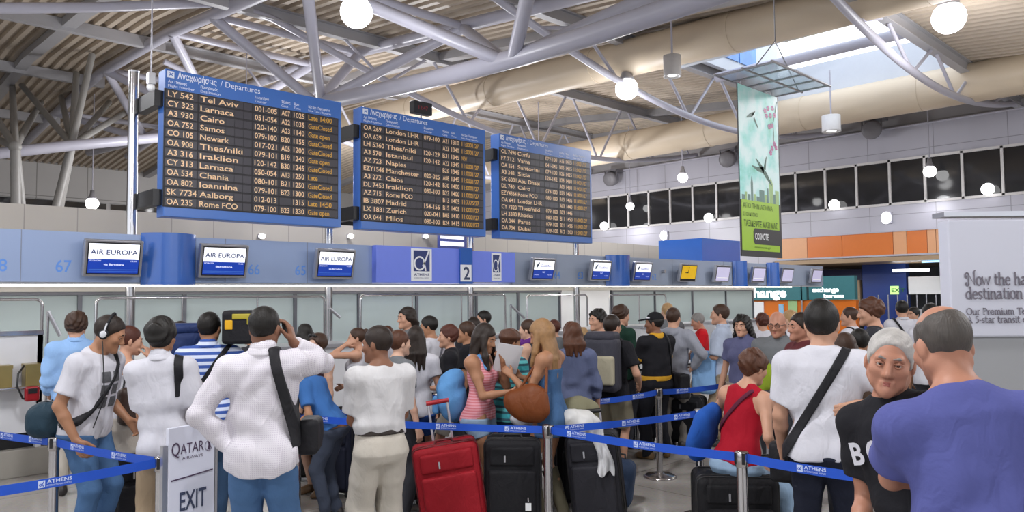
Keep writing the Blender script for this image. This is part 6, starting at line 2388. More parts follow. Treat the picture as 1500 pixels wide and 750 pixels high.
suitcase(668, 5.98, 'red soft suitcase with pulled out white handle rods', .50, .66, .28, '#8f1420', yaw=8, roll=-8, handle=.30, grip='#a01c26', trim='#5c0d15')
suitcase(751, 6.02, 'tall black suitcase with a white name tag, between red suitcase and queue post', .43, .68, .28, '#17171b', yaw=-4, tagged=True)
suitcase(879, 6.15, 'charcoal suitcase right of the booted woman, white cloth hanging on it', .40, .68, .28, '#2b2b31', yaw=-14, roll=-6, handle=.16)
suitcase(836, 6.75, 'black suitcase standing behind the charcoal suitcase in the middle', .34, .68, .25, '#131317', yaw=20)
suitcase(205, 6.0, 'black suitcase between the woman in pale trousers and the man in khaki', .36, .56, .25, '#16161a', yaw=30)
suitcase(500, 7.2, 'dark navy suitcase standing in the shade left of the khaki trousers', .40, .62, .28, '#1c2030', yaw=-25)
suitcase(462, 7.8, 'black suitcase with a red towel on top behind the man on the phone', .42, .55, .28, '#141417', yaw=10)
suitcase(598, 6.9, 'black suitcase beside the khaki trousers and the red suitcase', .34, .60, .24, '#17171c', yaw=-10)
suitcase(1072, 5.2, 'wide black suitcase the woman in red sits on', .52, .58, .36, '#161619', yaw=-6, name='suitcase')
suitcase(1008, 9.3, 'black suitcase far behind the blue barrier belts, near man in grey hood', .40, .55, .26, '#17181d', yaw=-30)
suitcase(1148, 5.6, 'black suitcase between the woman in red and the man with the black strap', .36, .60, .25, '#19191d', yaw=20, handle=.45)
suitcase(935, 9.6, 'dark suitcase behind the legs of the man in the black cap', .40, .60, .26, '#1a1b22', yaw=15)

def bag_sdf(name, label, cat, loc, M3, build, m, vox=.010, group=None):
    """a soft bag: build(vol) in the bag's own axes, origin at its base"""
    root = empty(name, loc, label, cat, group)
    root.rotation_euler = M3.to_euler()
    v = Vol(vox); build(v)
    mesh_obj('bag_body', v.mesh(), m, root)
    return root
def yawm(y, roll=0, pitch=0):
    return Matrix.Rotation(AZ + math.radians(y) - math.pi / 2, 3, 'Z') @ Matrix.Rotation(math.radians(roll), 3, 'Y') @ Matrix.Rotation(math.radians(pitch), 3, 'X')
# dark blue rucksack on the floor
def _b(v):
    v.rbox((0, 0, .20), (.15, .11, .20), .07, puff=.03); v.rbox((0, -.11, .14), (.11, .05, .11), .04, k=.02); v.warp(folds(3, .006, 16))
fl = at(899, 700, 6.75); fl.z = 0
r = bag_sdf('floor_rucksack', 'dark blue rucksack lying on the floor beside the charcoal suitcase', 'rucksack', fl, yawm(-20, 8), _b, cloth('navy_nylon', '#27364e', .7))
adopt(Geo().tube([V((-.05, .02, .39)), V((-.04, .02, .44)), V((.04, .02, .44)), V((.05, .02, .39))], .010, 8).build('carry_loop', m_black), r)
adopt(Geo().tube([V((-.10, -.165, .20)), V((0, -.175, .205)), V((.10, -.165, .20))], .005, 6).build('zip', m_black), r)
# white cloth hanging on the charcoal suitcase
def cloth_sheet(name, label, cat, loc, M3, w, h, color, seed, thick=.006):
    root_m = cloth('cloth_' + color, color)
    g = Geo(); n = 14; m_ = 18
    rr = random.Random(seed)
    v = []
    for side in (1, -1):
        for i in range(n + 1):
            for j in range(m_ + 1):
                u = i / n - .5; t = j / m_
                ww = w * (.75 + .25 * t)
                y = .018 * math.sin(u * 17 + seed) * t + .02 * math.sin(t * 6 + u * 5)
                v.append((u * ww + .02 * math.sin(t * 5 + seed), y - side * thick / 2, -t * h + .02 * math.sin(u * 9)))
    N1 = (n + 1) * (m_ + 1)
    f = []
    for i in range(n):
        for j in range(m_):
            a = i * (m_ + 1) + j
            f.append((a, a + 1, a + m_ + 2, a + m_ + 1)); b = a + N1
            f.append((b, b + m_ + 1, b + m_ + 2, b + 1))
    for j in range(m_):
        for i in (0, n):
            a = i * (m_ + 1) + j
            f.append((a, a + N1, a + N1 + 1, a + 1))
    o = g.raw(v, f, True).build(name, root_m)
    o.location = loc; o.rotation_euler = M3.to_euler()
    tag(o, label, cat)
    return o
cloth_sheet('white_cloth', 'white cloth hanging down the front of the charcoal suitcase', 'cloth', at(877, 622, 5.94), yawm(-14, -6), .13, .38, '#cfd0d2', 4)
def _b(v):
    v.ell((0, 0, .10), (.16, .10, .11)); v.ell((-.06, -.02, .15), (.09, .07, .07), None, .03); v.warp(folds(8, .009, 22))
bag_sdf('plastic_bag', 'crumpled white plastic bag resting on top of the charcoal suitcase', 'bag', at(852, 640, 6.1), yawm(-14), _b, mat('white_plastic', '#cfcfcc', .4, bump=.2, bump_scale=40))
def _b(v):
    v.ell((0, 0, .12), (.19, .11, .13)); v.warp(folds(9, .010, 18))
bag_sdf('khaki_bag', 'crumpled khaki cloth bag behind the white plastic bag', 'bag', at(846, 624, 6.4), yawm(10), _b, cloth('khaki_cloth', '#7d7a62'))
def _b(v):
    v.rbox((0, 0, .11), (.19, .10, .11), .06, puff=.03); v.warp(folds(12, .008, 15))
bag_sdf('red_towel', 'bright red bundled towel on a black suitcase behind the phone man', 'towel', at(468, 662, 7.75), yawm(20), _b, cloth('towel_red', '#a8141c'))
# ================================================================== THE PEOPLE
TEE = lambda m, **k: dict(dict(kind='tee', mat=m), **k)
c_white = cloth('cotton_white', '#c9c9d1'); c_white2 = cloth('cotton_offwhite', '#c8c7c8')
c_black = cloth('cotton_black', '#1b1b20'); c_dark = cloth('cotton_charcoal', '#33343a'); c_grey = cloth('cotton_grey', '#6a6d70')
c_khaki = cloth('khaki_twill', '#a39077'); c_stone = cloth('stone_twill', '#b9b3a8'); c_blackp = cloth('black_trouser', '#1a1b22'); c_navyp = cloth('navy_trouser', '#1e2231')
d_mid = denim('denim_mid', '#4a6a92'); d_dark = denim('denim_dark', '#2f4560'); d_light = denim('denim_light', '#8aa3bc')
TR = lambda m, **k: dict(dict(kind='trousers', mat=m), **k)
SHO = lambda m, **k: dict(dict(kind='shorts', mat=m), **k)

# ---------- front row
P1 = person('bald crowned man in a lavender t-shirt seen from behind at the right edge', 1441, 2.45, H=1.83, yaw=18, build=1.02, lean=12, belly=.03, head=(14, 12, 0), side=-6, hair=('fringe', 'darkgrey', {'bald': .082}), sk='red', vox=.0055,
            tops=TEE(cloth('tee_lavender', '#555a96', .9), sleeve=.66, hem=-.16, loose=.030, amp=.007), bottom=TR(d_dark), L=dict(lift=-.025, hand=(.0, .42, 1.10), pole=(-1, -.15, -.5), palm=(1, 0, .2)), R=dict(lift=-.025, hand=(.28, .16, .86)), headscale=1.04)

P2 = person('grey haired old man in a black t-shirt with a white B, facing the camera', 1344, 2.92, 468, yaw=156, side=15, build=.90, head=(24, 2, -14), smile=1.0, face=True, wrinkles=True, hair=('crop', 'white', {'line': .078}), sk='red', vox=.005,
            tops=TEE(c_black, sleeve=.7, hem=-.16, loose=.016), bottom=TR(c_blackp), L=dict(hand=(-.22, .1, .82)), R=dict(hand=(.20, .16, .86), pole=(.2, -1, 0)), headscale=1.06)

P3 = person('man in a white t-shirt with a black bag strap across his back', 1203, 4.5, 437, yaw=0, build=1.10, head=(-10, 2, 0), hair=('short', 'black'), sk='light', vox=.006,
            tops=TEE(c_white, sleeve=.78, hem=-.10, loose=.022, amp=.009), bottom=TR(c_navyp), R=dict(hand=(.175, -.13, 1.165), pole=(1, .05, .0), dir=(-.9, -.2, -.35), palm=(0, 1, 0), curl=.6), L=dict(hand=(-.24, .14, .86), pole=(-.2, -1, 0)), headscale=1.10)

P4 = person('man in a white checked shirt talking on a phone held to his right ear', 386, 4.5, 440, yaw=-12, build=1.04, head=(-12, 2, 0), hair=('crop', 'black'), sk='brown', vox=.0065,
            tops=dict(kind='shirt', sleeve=1.93, mat=check_cloth('check_shirt', '#d4d1d7', '#c0b9c6', .0115, .45), hem=-.17, loose=.018, curve=.05, amp=.009), bottom=TR(d_mid, wide=.012),
            R=dict(hand=(.150, .09, 1.50), pole=(.18, .14, -.2), dir=(-.22, .05, 1), palm=(-1, .1, -.1), curl=[.25, .3, .35, .4], lift=.015, thumb=.2), L=dict(hand=(-.17, -.02, .93), pole=(-1, -.45, .1), dir=(.8, .5, -.5), palm=(.3, .6, .5)))
P5 = person('man in a white t-shirt and stone trousers looking left, arms folded', 557, 5.0, 470, yaw=22, build=.97, head=(38, 4, 0), hair=('crop', 'dark'), sk='brown', vox=.007,
            tops=TEE(c_white2, sleeve=.80, tuck=True, loose=.022, amp=.007), bottom=TR(c_stone, wide=.024, belt='#2b2420', waist=.075, amp=.008, cuff=.02), L=dict(hand=(.03, .22, 1.09), pole=(-1, -.6, -.8), dir=(1, .1, .1), palm=(0, -1, 0)), R=dict(hand=(-.03, .20, 1.06), pole=(1, -.2, -.8), dir=(-1, .1, .1), palm=(0, -1, 0)))
P6 = person('man with headphones in a printed white t-shirt and blue jeans, head bowed', 132, 5.5, H=1.77, yaw=-128, lean=9, head=(22, 20, 0), face=True, hair=('crop', 'dark'), sk='tan', vox=.007,
            tops=TEE(c_white, sleeve=.75, hem=-.10, loose=.018), bottom=TR(d_mid, amp=.008, wide=.008), R=dict(hand=(.24, .10, .86), pole=(.5, -1, .1), palm=(-1, 0, 0)), L=dict(hand=(-.22, .16, .92), pole=(-.2, -1, 0)))
P9 = person('man in a white polo shirt and khaki trousers behind the exit sign', 242, 5.1, 459, yaw=-10, head=(-16, 0, 0), build=.82, side=-3, hair=('tousled', 'black'), sk='tan', vox=.007,
            tops=dict(kind='polo', mat=c_white, sleeve=.85, hem=-.13, loose=.022, amp=.009), bottom=TR(c_khaki, wide=.012), R=dict(hand=(.21, .18, .92), pole=(.25, -1, 0)), L=dict(hand=(-.08, .27, 1.0), pole=(-.15, -1, -.5)))
P22 = person('young woman in a pink tank top and denim shorts, hand at her mouth', 703, 6.3, 466, yaw=-114, sex='f', head=(-4, 18, 0), face=True, hair=('long', 'dark', {'len': -.40, 'front': -.26, 'w': .060}), sk='tan', vox=.007,
            tops=dict(kind='tank', mat=stripe_cloth('pink_stripe', [(0, '#c9757f'), (.5, '#d69aa2')], .022), hem=-.08, loose=.008, strap=(.085, .026)), bottom=SHO(d_light, len=.36, wide=.006),
            R=dict(hand=(.06, .33, 1.13), pole=(.5, -.6, -1), dir=(-.5, .8, .1), palm=(-1, -.3, 0)), L=dict(hand=(-.03, .20, 1.375), pole=(-.4, .2, -1), dir=(.25, -.3, 1), palm=(.3, -1, 0), curl=.75))
P24 = person('blonde long haired woman in a strapless denim top and tall khaki boots', 803, 6.15, 458, yaw=68, sex='f', head=(14, 22, 0), hair=('long', 'blonde', {'len': -.44, 'w': .072, 'front': -.26}), sk='tan', vox=.007,
             tops=dict(kind='strapless', mat=denim('denim_top', '#3f5f86'), hem=-.20, loose=.010, neck=.34), bottom=dict(kind='skirt', mat=denim('denim_skirt', '#45648a'), hem=.73, name='denim_skirt'),
             L=dict(hand=(-.10, .30, 1.23), pole=(-.4, -.5, -1), dir=(.1, .8, .6), palm=(.6, 0, -.4), curl=.5), R=dict(hand=(.08, .30, 1.20), pole=(.8, -.4, -1), dir=(-.2, .8, .5), palm=(-.8, 0, 0), curl=.5), boots=cloth('suede_khaki', '#5f5a49'), shoes='#4e4a3c', feet=[(-.10, .05, 0, 0), (.10, -.08, 0, 0)])
P36 = person('woman in a red tank top seated on a wide black suitcase', 1076, 5.22, H=1.64, yaw=-34, sex='f', lean=12, side=4, pelvis=.785, head=(-12, 6, 4), hair=('tousled', 'chestnut'), sk='light', vox=.007, build=1.0, headscale=1.06,
             tops=dict(kind='tank', mat=cloth('tank_red', '#9e0f24'), hem=-.06, loose=.010, arm=.36, neck=.44, back=.50, strap=(.088, .044), fit=.6), bottom=TR(d_light, cuff=.26, wide=.004, name='capri_jeans', amp=.006),
             feet=[(-.10, .46, 0, 5), (.16, .44, 0, -5)], knees=[(-.05, 1, .6), (.1, 1, .6)], R=dict(hand=(.27, .10, .775), pole=(.4, -1, 0), dir=(0, .3, -1), palm=(-1, 0, 0)), L=dict(hand=(-.12, .32, .93), pole=(-1, -.4, 0)))

# ---------- middle of the queue
P7 = person('curly haired man in a pale blue shirt at the far left counter', 112, 7.3, 453, yaw=6, head=(-8, 0, 0), hair=('curly', 'brown'), sk='light', vox=.009, tops=dict(kind='shirt', sleeve=1.9, mat=cloth('shirt_pale_blue', '#8fb4e2'), hem=-.06, loose=.024, amp=.008), bottom=TR(c_stone, belt='#2b2420'), L=dict(hand=(-.20, .2, .95), pole=(-.2, -1, -.2)), R=dict(hand=(.2, .2, .95), pole=(.2, -1, 0)))
P8 = person('woman with pinned up auburn hair in a white tank top and cream trousers', 185, 6.1, 470, yaw=-72, sex='f', head=(-5, 8, 0), face=True, hair=('bun', 'auburn'), sk='light', vox=.008,
            tops=dict(kind='strapless', mat=c_white, hem=-.03, loose=.008, neck=.36), bottom=TR(cloth('linen_cream', '#c0b8ae'), wide=.034, cuff=.02, amp=.009, waist=.08), R=dict(hand=(.07, .17, 1.43), pole=(.7, .1, -1), dir=(-.3, -.1, 1), palm=(-.8, -.6, 0), curl=.5), L=dict(hand=(-.2, .2, 1.0)))
P10 = person('man in a blue and white striped polo shirt with a black equipment case', 306, 6.2, 452, yaw=-10, head=(-14, 0, 0), hair=('short', 'black'), sk='tan', vox=.008, tops=dict(kind='polo', mat=stripe_cloth('stripe_blue_white', [(0, '#cdd6ea'), (.52, '#3b57a0')], .052), sleeve=.8, hem=-.10, loose=.018), bottom=TR(d_dark), R=dict(hand=(.24, .06, 1.32), pole=(1, -.3, -.7)), L=dict(hand=(-.2, .25, 1.05)))
P10b = person('person carrying a large navy rucksack between the two white shirted men', 264, 6.7, H=1.66, yaw=-4, hair=('short', 'dark'), sk='tan', vox=.010, tops=TEE(c_dark), bottom=TR(d_dark))
P11 = person('dark haired person half hidden behind the shoulder of the phone man', 370, 8.0, 468, yaw=55, hair=('short', 'black'), sk='tan', vox=.011, tops=TEE(c_dark), bottom=TR(c_blackp), face=True)
P12 = person('woman with sunglasses pushed up on her grey brown hair, looking left', 466, 7.2, 483, yaw=128, sex='f', face=True, hair=('tousled', 'brown'), sk='pale', vox=.009, tops=dict(kind='dress', mat=stripe_cloth('dress_patterned', [(0, '#3a2328'), (.5, '#5c3238'), (.75, '#2a1c22')], .07), hem=-.48, loose=.012, name='patterned_dress'), bottom=None, shoes='#6b5238')
P13 = person('girl with long dark hair and a white hair clip in a blue denim top, bending', 486, 6.4, H=1.46, yaw=62, sex='f', lean=34, head=(-20, 14, 8), hair=('long', 'dark', {'len': -.34, 'w': .07}), sk='tan', vox=.009, tops=TEE(denim('denim_shirt', '#3c6aa8'), sleeve=.7, hem=-.08), bottom=TR(cloth('grey_slate', '#3a4150')), L=dict(hand=(-.2, .3, .9)), R=dict(hand=(.2, .35, .9)))
P14 = person('woman in a white tank top with one arm raised to her head', 524, 8.0, 475, yaw=80, sex='f', head=(10, 0, 0), hair=('bun', 'brown'), sk='light', vox=.010, tops=dict(kind='tank', mat=c_white, hem=-.08, loose=.008), bottom=TR(c_dark), L=dict(hand=(-.10, .12, 1.52), pole=(-.6, 1, -.1), dir=(.3, -.8, .4), palm=(.8, 0, -.2), lift=.03), R=dict(hand=(.2, .2, 1.0)))
P15 = person('brown haired person in profile just right of the man with folded arms', 584, 6.4, 477, yaw=-58, sex='f', face=True, hair=('short', 'chestnut'), sk='pale', vox=.009, tops=TEE(c_grey), bottom=TR(c_dark))
P16 = person('tall man with swept back dark hair looking left above the others', 597, 8.8, 446, yaw=112, head=(6, 0, 0), face=True, hair=('long', 'dark', {'len': -.16, 'w': .05}), sk='light', vox=.010, tops=TEE(c_grey), bottom=TR(c_dark))
P17 = person('woman with long black hair in a fitted white t-shirt and blue shorts', 609, 6.8, 472, yaw=-4, sex='f', head=(-6, 2, 0), hair=('long', 'dark', {'len': -.30, 'w': .066}), sk='light', vox=.008, tops=TEE(c_white, sleeve=.5, hem=-.10, loose=.010, fit=.9), bottom=SHO(cloth('short_royal', '#2c4f95'), len=.5), L=dict(hand=(-.22, .2, .92)), R=dict(hand=(.22, .14, .88)))
P18 = person('dark haired man in a white t-shirt with a thin grey strap, facing left', 631, 8.6, 459, yaw=62, head=(16, 6, 0), face=True, hair=('short', 'black'), sk='tan', vox=.010, tops=TEE(c_white), bottom=TR(d_dark))
P19 = person('woman with short auburn hair in a black t-shirt, facing left', 658, 7.4, 471, yaw=88, sex='f', face=True, hair=('tousled', 'auburn'), sk='light', vox=.009, tops=TEE(c_black, sleeve=.5), bottom=SHO(c_stone, len=.8), L=dict(hand=(-.1, .25, 1.05)))
P20 = person('brown haired man in a dark top facing left, behind the auburn haired woman', 684, 8.1, 467, yaw=84, face=True, hair=('short', 'brown'), sk='tan', vox=.010, tops=TEE(c_black), bottom=TR(c_dark))
P21 = person('dark haired man far back beside the second steel pole', 709, 10.5, 452, yaw=100, face=True, hair=('short', 'black'), sk='light', vox=.012, tops=TEE(c_grey), bottom=TR(c_dark))
P21b = person('man with black hair partly hidden left of the second steel pole', 694, 9.4, 461, yaw=20, hair=('short', 'dark'), sk='tan', vox=.012, tops=TEE(c_dark), bottom=TR(c_dark))
P23 = person('wavy brown haired girl in a teal and grey striped t-shirt', 743, 6.6, 475, yaw=-38, sex='f', head=(-20, 12, 0), hair=('tousled', 'chestnut'), sk='tan', vox=.008, tops=TEE(stripe_cloth('stripe_teal', [(0, '#3f9fa8'), (.36, '#2f5660'), (.56, '#62bcc0'), (.80, '#41606e')], .10), sleeve=.8, hem=-.1, loose=.018), bottom=TR(d_dark), R=dict(hand=(.12, .25, 1.1)), L=dict(hand=(-.1, .28, 1.1)))
P25 = person('woman with shoulder length brown hair in a slate blue blouse', 838, 7.0, 466, yaw=12, sex='f', head=(8, 0, 0), hair=('bob', 'chestnut', {'len': -.20, 'w': .066}), sk='light', vox=.008, tops=TEE(cloth('blouse_slate', '#59617f'), sleeve=1.5, hem=-.16, loose=.020, fit=.2, amp=.008), bottom=TR(d_dark), R=dict(hand=(.27, .08, .84)), L=dict(hand=(-.15, .25, 1.0)))
P26 = person('woman with a purple scarf between the girl in teal and the blonde', 774, 8.2, 463, yaw=70, sex='f', face=True, hair=('short', 'brown'), sk='pale', vox=.010, tops=dict(kind='tank', mat=c_dark, hem=-.08), bottom=TR(c_dark))
P27 = person('fair haired child in a violet top beyond the slate blue blouse', 853, 10.0, 476, yaw=15, sex='f', hair=('tousled', 'fair'), sk='pale', vox=.012, tops=TEE(cloth('top_violet', '#4b3f9c')), bottom=TR(d_dark))
P28 = person('young man with curly black hair looking left above a large rucksack', 876, 8.8, 450, yaw=128, face=True, hair=('curly', 'black'), sk='light', vox=.010, tops=TEE(c_dark), bottom=TR(c_dark))
P29 = person('young man in black with a big grey and beige rucksack and khaki shorts', 895, 7.8, 457, yaw=-22, head=(-18, 4, 0), hair=('short', 'dark'), sk='light', vox=.009, tops=TEE(c_black, sleeve=.7), bottom=SHO(cloth('short_khaki', '#857f6c'), len=.9, wide=.02), R=dict(hand=(.24, .2, .98)), L=dict(hand=(-.2, .2, 1.0)), shoes='#57534c')
P30 = person('tall brown haired man in a dark green hooded top', 908, 9.2, 443, yaw=-48, head=(-5, 6, 0), hair=('tousled', 'brown'), sk='light', vox=.010, tops=dict(kind='hoodie', mat=cloth('hoodie_green', '#1e3b30'), sleeve=1.9, hem=-.12), bottom=TR(c_dark))
P31 = person('man in a black cap and black t-shirt with yellow edges, arms crossed', 960, 8.6, 454, yaw=34, head=(38, 0, 0), face=True, hair=('crop', 'black'), cap=cloth('cap_black', '#17171b'), sk='brown', vox=.009, tops=TEE(c_black, sleeve=.72, hem=-.03, loose=.018), bottom=TR(c_blackp, wide=.012), L=dict(hand=(.04, .26, 1.16), pole=(-1, -.1, -.7), dir=(1, .1, .1), palm=(0, -1, 0)), R=dict(hand=(-.04, .24, 1.12), pole=(1, -.1, -.7), dir=(-1, .1, .1), palm=(0, -1, 0)), shoes='#6e5638', feet=[(-.14, .0, 0, 20), (.12, .02, 0, -12)])
P32 = person('man in a light grey hooded top with his hand on his hip', 986, 9.2, 447, yaw=-14, head=(-10, 0, 0), hair=('short', 'brown'), sk='light', vox=.010, tops=dict(kind='hoodie', mat=cloth('hoodie_grey', '#8f929c'), sleeve=1.92, hem=-.12, loose=.024, amp=.008), bottom=TR(cloth('trouser_grey', '#77736e')), R=dict(hand=(.22, .02, .98), pole=(1, -.6, .1)), L=dict(hand=(-.2, .2, 1.0)))
P33 = person('grey haired man in a bright red t-shirt far behind, looking down', 1026, 11.0, 455, yaw=96, head=(0, 16, 0), hair=('short', 'grey'), sk='red', vox=.012, tops=TEE(cloth('tee_red', '#c01822')), bottom=TR(c_khaki), L=dict(hand=(-.1, .3, 1.05)))
P34 = person('brown haired man in a pale grey blue shirt with a jacket over his arm', 1056, 9.3, 442, yaw=86, face=True, hair=('short', 'brown'), sk='light', vox=.010, tops=dict(kind='shirt', mat=cloth('shirt_mist', '#aab4c6'), sleeve=.95, hem=-.1, loose=.022), bottom=TR(c_khaki), L=dict(hand=(-.14, .30, 1.08), pole=(-.6, -1, -.4)), R=dict(hand=(.14, .30, 1.08)))
P35 = person('woman with long curly black hair in a slate violet blouse', 1087, 8.0, 456, yaw=150, sex='f', head=(10, 0, 0), face=True, hair=('longcurly', 'black', {'len': -.26, 'w': .075}), sk='light', vox=.009, build=1.08, tops=dict(kind='polo', mat=cloth('blouse_violet', '#565878'), sleeve=.6, hem=-.02, loose=.012), bottom=TR(c_stone, belt='#8b8377', wide=.01), R=dict(hand=(.27, .06, .84)), L=dict(hand=(-.27, .06, .84)))
P37 = person('bald man with glasses in a grey polo shirt facing the camera', 1140, 7.3, 451, yaw=166, head=(-4, 8, 0), face=True, hair=('none', 'dark'), sk='red', vox=.008, glasses=True, build=1.05, tops=dict(kind='polo', mat=c_grey, sleeve=.8, hem=-.12), bottom=TR(c_dark))
P38 = person('person with dark auburn hair in a white t-shirt left of the bald man', 1117, 10.3, 456, yaw=25, hair=('tousled', 'auburn'), sk='light', vox=.012, tops=TEE(c_white), bottom=TR(d_dark))
P39 = person('dark haired man squeezed between the bald man and the black strap', 1174, 6.6, 453, yaw=118, face=True, hair=('short', 'dark'), sk='red', vox=.010, tops=TEE(cloth('tee_maroon', '#5c2a2e')), bottom=TR(c_dark))
P40 = person('pale haired person in a white t-shirt behind the bald man', 1158, 9.6, 451, yaw=60, hair=('short', 'fair'), sk='pale', vox=.012, tops=TEE(c_white), bottom=TR(d_dark))
P41 = person('dark haired man in a white shirt with a dark strap, far back facing left', 1246, 9.5, 446, yaw=70, head=(15, 0, 0), face=True, hair=('crop', 'brown'), sk='light', vox=.011, tops=TEE(c_white), bottom=TR(d_dark))
P42 = person('tall young man with a brown fringe above the old man, facing left', 1279, 7.3, 432, yaw=88, head=(4, 4, 0), face=True, hair=('tousled', 'chestnut', {'line': .045}), sk='light', vox=.008, tops=TEE(c_dark), bottom=TR(d_dark))
P43 = person('brown haired woman hidden behind the shoulder of the black strap man', 1237, 5.7, 481, yaw=4, sex='f', hair=('bob', 'brown', {'len': -.16}), sk='light', vox=.009, tops=TEE(cloth('top_brown', '#5b4a3e')), bottom=TR(c_dark))
P43b = person('black haired person just left of the old man and his grey hair', 1258, 6.6, 477, yaw=20, hair=('short', 'black'), sk='tan', vox=.010, tops=TEE(c_dark), bottom=TR(c_dark))
P44 = person('man in a white shirt with a backpack strap, far back under the white canopy', 1322, 11.0, 437, yaw=12, hair=('short', 'black'), sk='light', vox=.012, tops=dict(kind='shirt', mat=c_white, sleeve=1.8, hem=-.1), bottom=TR(c_dark))
P45 = person('small dark haired person far back beside the white shirted man', 1339, 11.6, 446, yaw=140, sex='f', face=True, hair=('short', 'black'), sk='light', vox=.012, tops=TEE(c_white), bottom=TR(c_dark))
P46 = person('black haired person behind the crown of the man in lavender', 1364, 8.5, 442, yaw=-10, hair=('short', 'black'), sk='tan', vox=.011, tops=TEE(c_white), bottom=TR(c_dark), headscale=1.05)
P47 = person('dark haired person far back at the left edge of the billboard', 1393, 10.5, 449, yaw=0, hair=('short', 'black'), sk='tan', vox=.012, tops=TEE(c_dark), bottom=TR(c_dark))
P48 = person('brown haired woman far back left of the tall man with swept hair', 567, 9.2, 473, yaw=35, sex='f', hair=('short', 'chestnut'), sk='light', vox=.012, tops=TEE(c_white), bottom=TR(c_dark))
P49 = person('dark haired woman behind the raised hand of the phone man', 447, 7.8, 469, yaw=20, sex='f', hair=('long', 'black', {'len': -.2}), sk='light', vox=.011, tops=TEE(c_dark), bottom=TR(c_dark))
P50 = person('person with light brown hair seen over the heads behind the phone woman', 812, 9.6, 464, yaw=30, sex='f', hair=('short', 'auburn'), sk='light', vox=.012, tops=TEE(c_grey), bottom=TR(c_dark))
P51 = person('pale haired person far behind the man in the grey hooded top', 978, 11.2, 441, yaw=30, hair=('short', 'fair'), sk='pale', vox=.012, tops=TEE(c_grey), bottom=TR(c_dark))

# ================================================================== THINGS THEY WEAR AND CARRY
m_strap = cloth('strap_black', '#1c1c20', .6); m_strapg = cloth('strap_grey', '#5b5a62', .7)
def pieces(P, name, label, cat, q, items, group=None):
    o, M4 = carried(P, name, label, cat, q, group)
    for nm, vol, m in items:
        vf = vol if isinstance(vol, tuple) else vol.mesh()
        mesh_obj(nm, vf, m, o, M4)
    return o, M4
def tubes(P, o, M4, name, pts, r, m):
    g = Geo().tube(pts, r, 8)
    me = g.build(name, m)
    me.data.transform(Matrix([list(row) for row in M4]))
    me.parent = o
    return me
def sv(fn, vox=.007):
    v = Vol(vox); fn(v); return v

# phone held by P4
sh, el, wr, dr, nn, *_ = P4.arms[1]
ppos = wr + dr * .095 + nn * .030
o, M4 = carried(P4, 'mobile_phone', 'dark mobile phone held to the ear of the man in the checked shirt', 'phone', ppos)
v = Vol(.004); fx_ = np.cross(dr, nn)
v.rbox(ppos, (.024, .008, .055), .006, np.stack([fx_, nn, dr], 1))
mesh_obj('phone_body', v.mesh(), m_black, o, M4)
v = Vol(.004); v.rbox(ppos + nn * .008, (.019, .002, .03), .002, np.stack([fx_, nn, dr], 1))
mesh_obj('phone_screen', v.mesh(), mat('phone_glass', '#30343a', .1), o, M4)
# cross strap + small black bag of P4
T = P4.T
pieces(P4, 'shoulder_bag', 'black shoulder bag on a wide strap of the man on the phone', 'bag', (.24, .1, .95),
       [('strap', cross_strap(P4, T.p((.085, 0, .47)), T.p((.20, 0, .02)), .052, keep=lambda X, Y, Z: f4(.93) - Z), m_strap),
        ('bag_body', sv(lambda v: (v.rbox((.24, .15, .96), (.06, .12, .10), .03), v.warp(folds(4, .004, 15)))), m_strap)])
# P3 strap and bag
T = P3.T
pieces(P3, 'messenger_bag', 'black messenger bag on a diagonal strap across the white t-shirt', 'bag', (-.24, .05, .75),
       [('strap', cross_strap(P3, T.p((.10, 0, .47)), T.p((-.20, 0, -.04)), .048), m_strap),
        ('bag_body', sv(lambda v: (v.rbox((-.20, .22, .76), (.12, .05, .12), .03, puff=.01), v.warp(folds(4, .004, 15)))), m_strap)])
# headphones of P6
h = lambda *q: P6.Hd.p(np.array(q) * P6.hs)
o, M4 = carried(P6, 'headphones', 'silver and black headphones on the bowed man in the printed t-shirt', 'headphones', h(0, 0, .1))
band = [h(.092 * math.cos(t), -.01 - .02 * math.sin(t), .0 + .145 * math.sin(t)) for t in np.linspace(.02, math.pi - .02, 15)]
tubes(P6, o, M4, 'headband', band, .009, m_strap)
for q in (-1, 1):
    v = Vol(.005); v.ell(h(q * .094, -.012, -.004), np.array((.016, .034, .038)), P6.Hd.R)
    mesh_obj('ear_cushion', v.mesh(), m_strap, o, M4)
    v = Vol(.005); v.ell(h(q * .108, -.012, -.004), np.array((.007, .024, .026)), P6.Hd.R)
    mesh_obj('ear_shell', v.mesh(), mat('shell_silver', '#d7d9de', .25, .3), o, M4)
    tubes(P6, o, M4, 'slider', [h(q * .106, -.014, .02), h(q * .098, -.022, .075)], .006, mat('shell_silver', '#d7d9de', .25, .3))
tubes(P6, o, M4, 'cable', [h(.09, .0, -.05), P6.T.p((.12, .14, .42)), P6.T.p((.10, .17, .2)), P6.T.p((.14, .15, 0))], .004, m_black)
# photo print and sleeve badge on the t-shirt of P6: patches lying on the cloth
def patch(P, name, frame_cut, m, thick=.0035):
    v = Vol(.005); v.ops = [o for o in P.top_ops]
    v.warp(lambda x, y, z: f4(-thick) + 0 * x)
    v.cut(frame_cut)
    return mesh_obj(name, v.mesh(), m, P.root, P.S4)
def chest(P, rects):
    def fn(X, Y, Z):
        x, y, z = P.T.loc(X, Y, Z)
        d = np.full(np.broadcast(x, y, z).shape, .05, f4)
        for (x0, x1, z0, z1) in rects:
            q = np.maximum(np.maximum(f4(x0) - x, x - f4(x1)), np.maximum(f4(z0) - z, z - f4(z1)))
            d = np.minimum(d, q)
        return np.maximum(d, f4(.02) - y)
    return fn
m_print = mat('print_grey', '#55565a', .8, var=.6, scale=40)
patch(P6, 'photo_print', chest(P6, [(a, a + .075, b, b + .075) for a in (-.09, .01) for b in (.30, .21, .12)]), m_print)
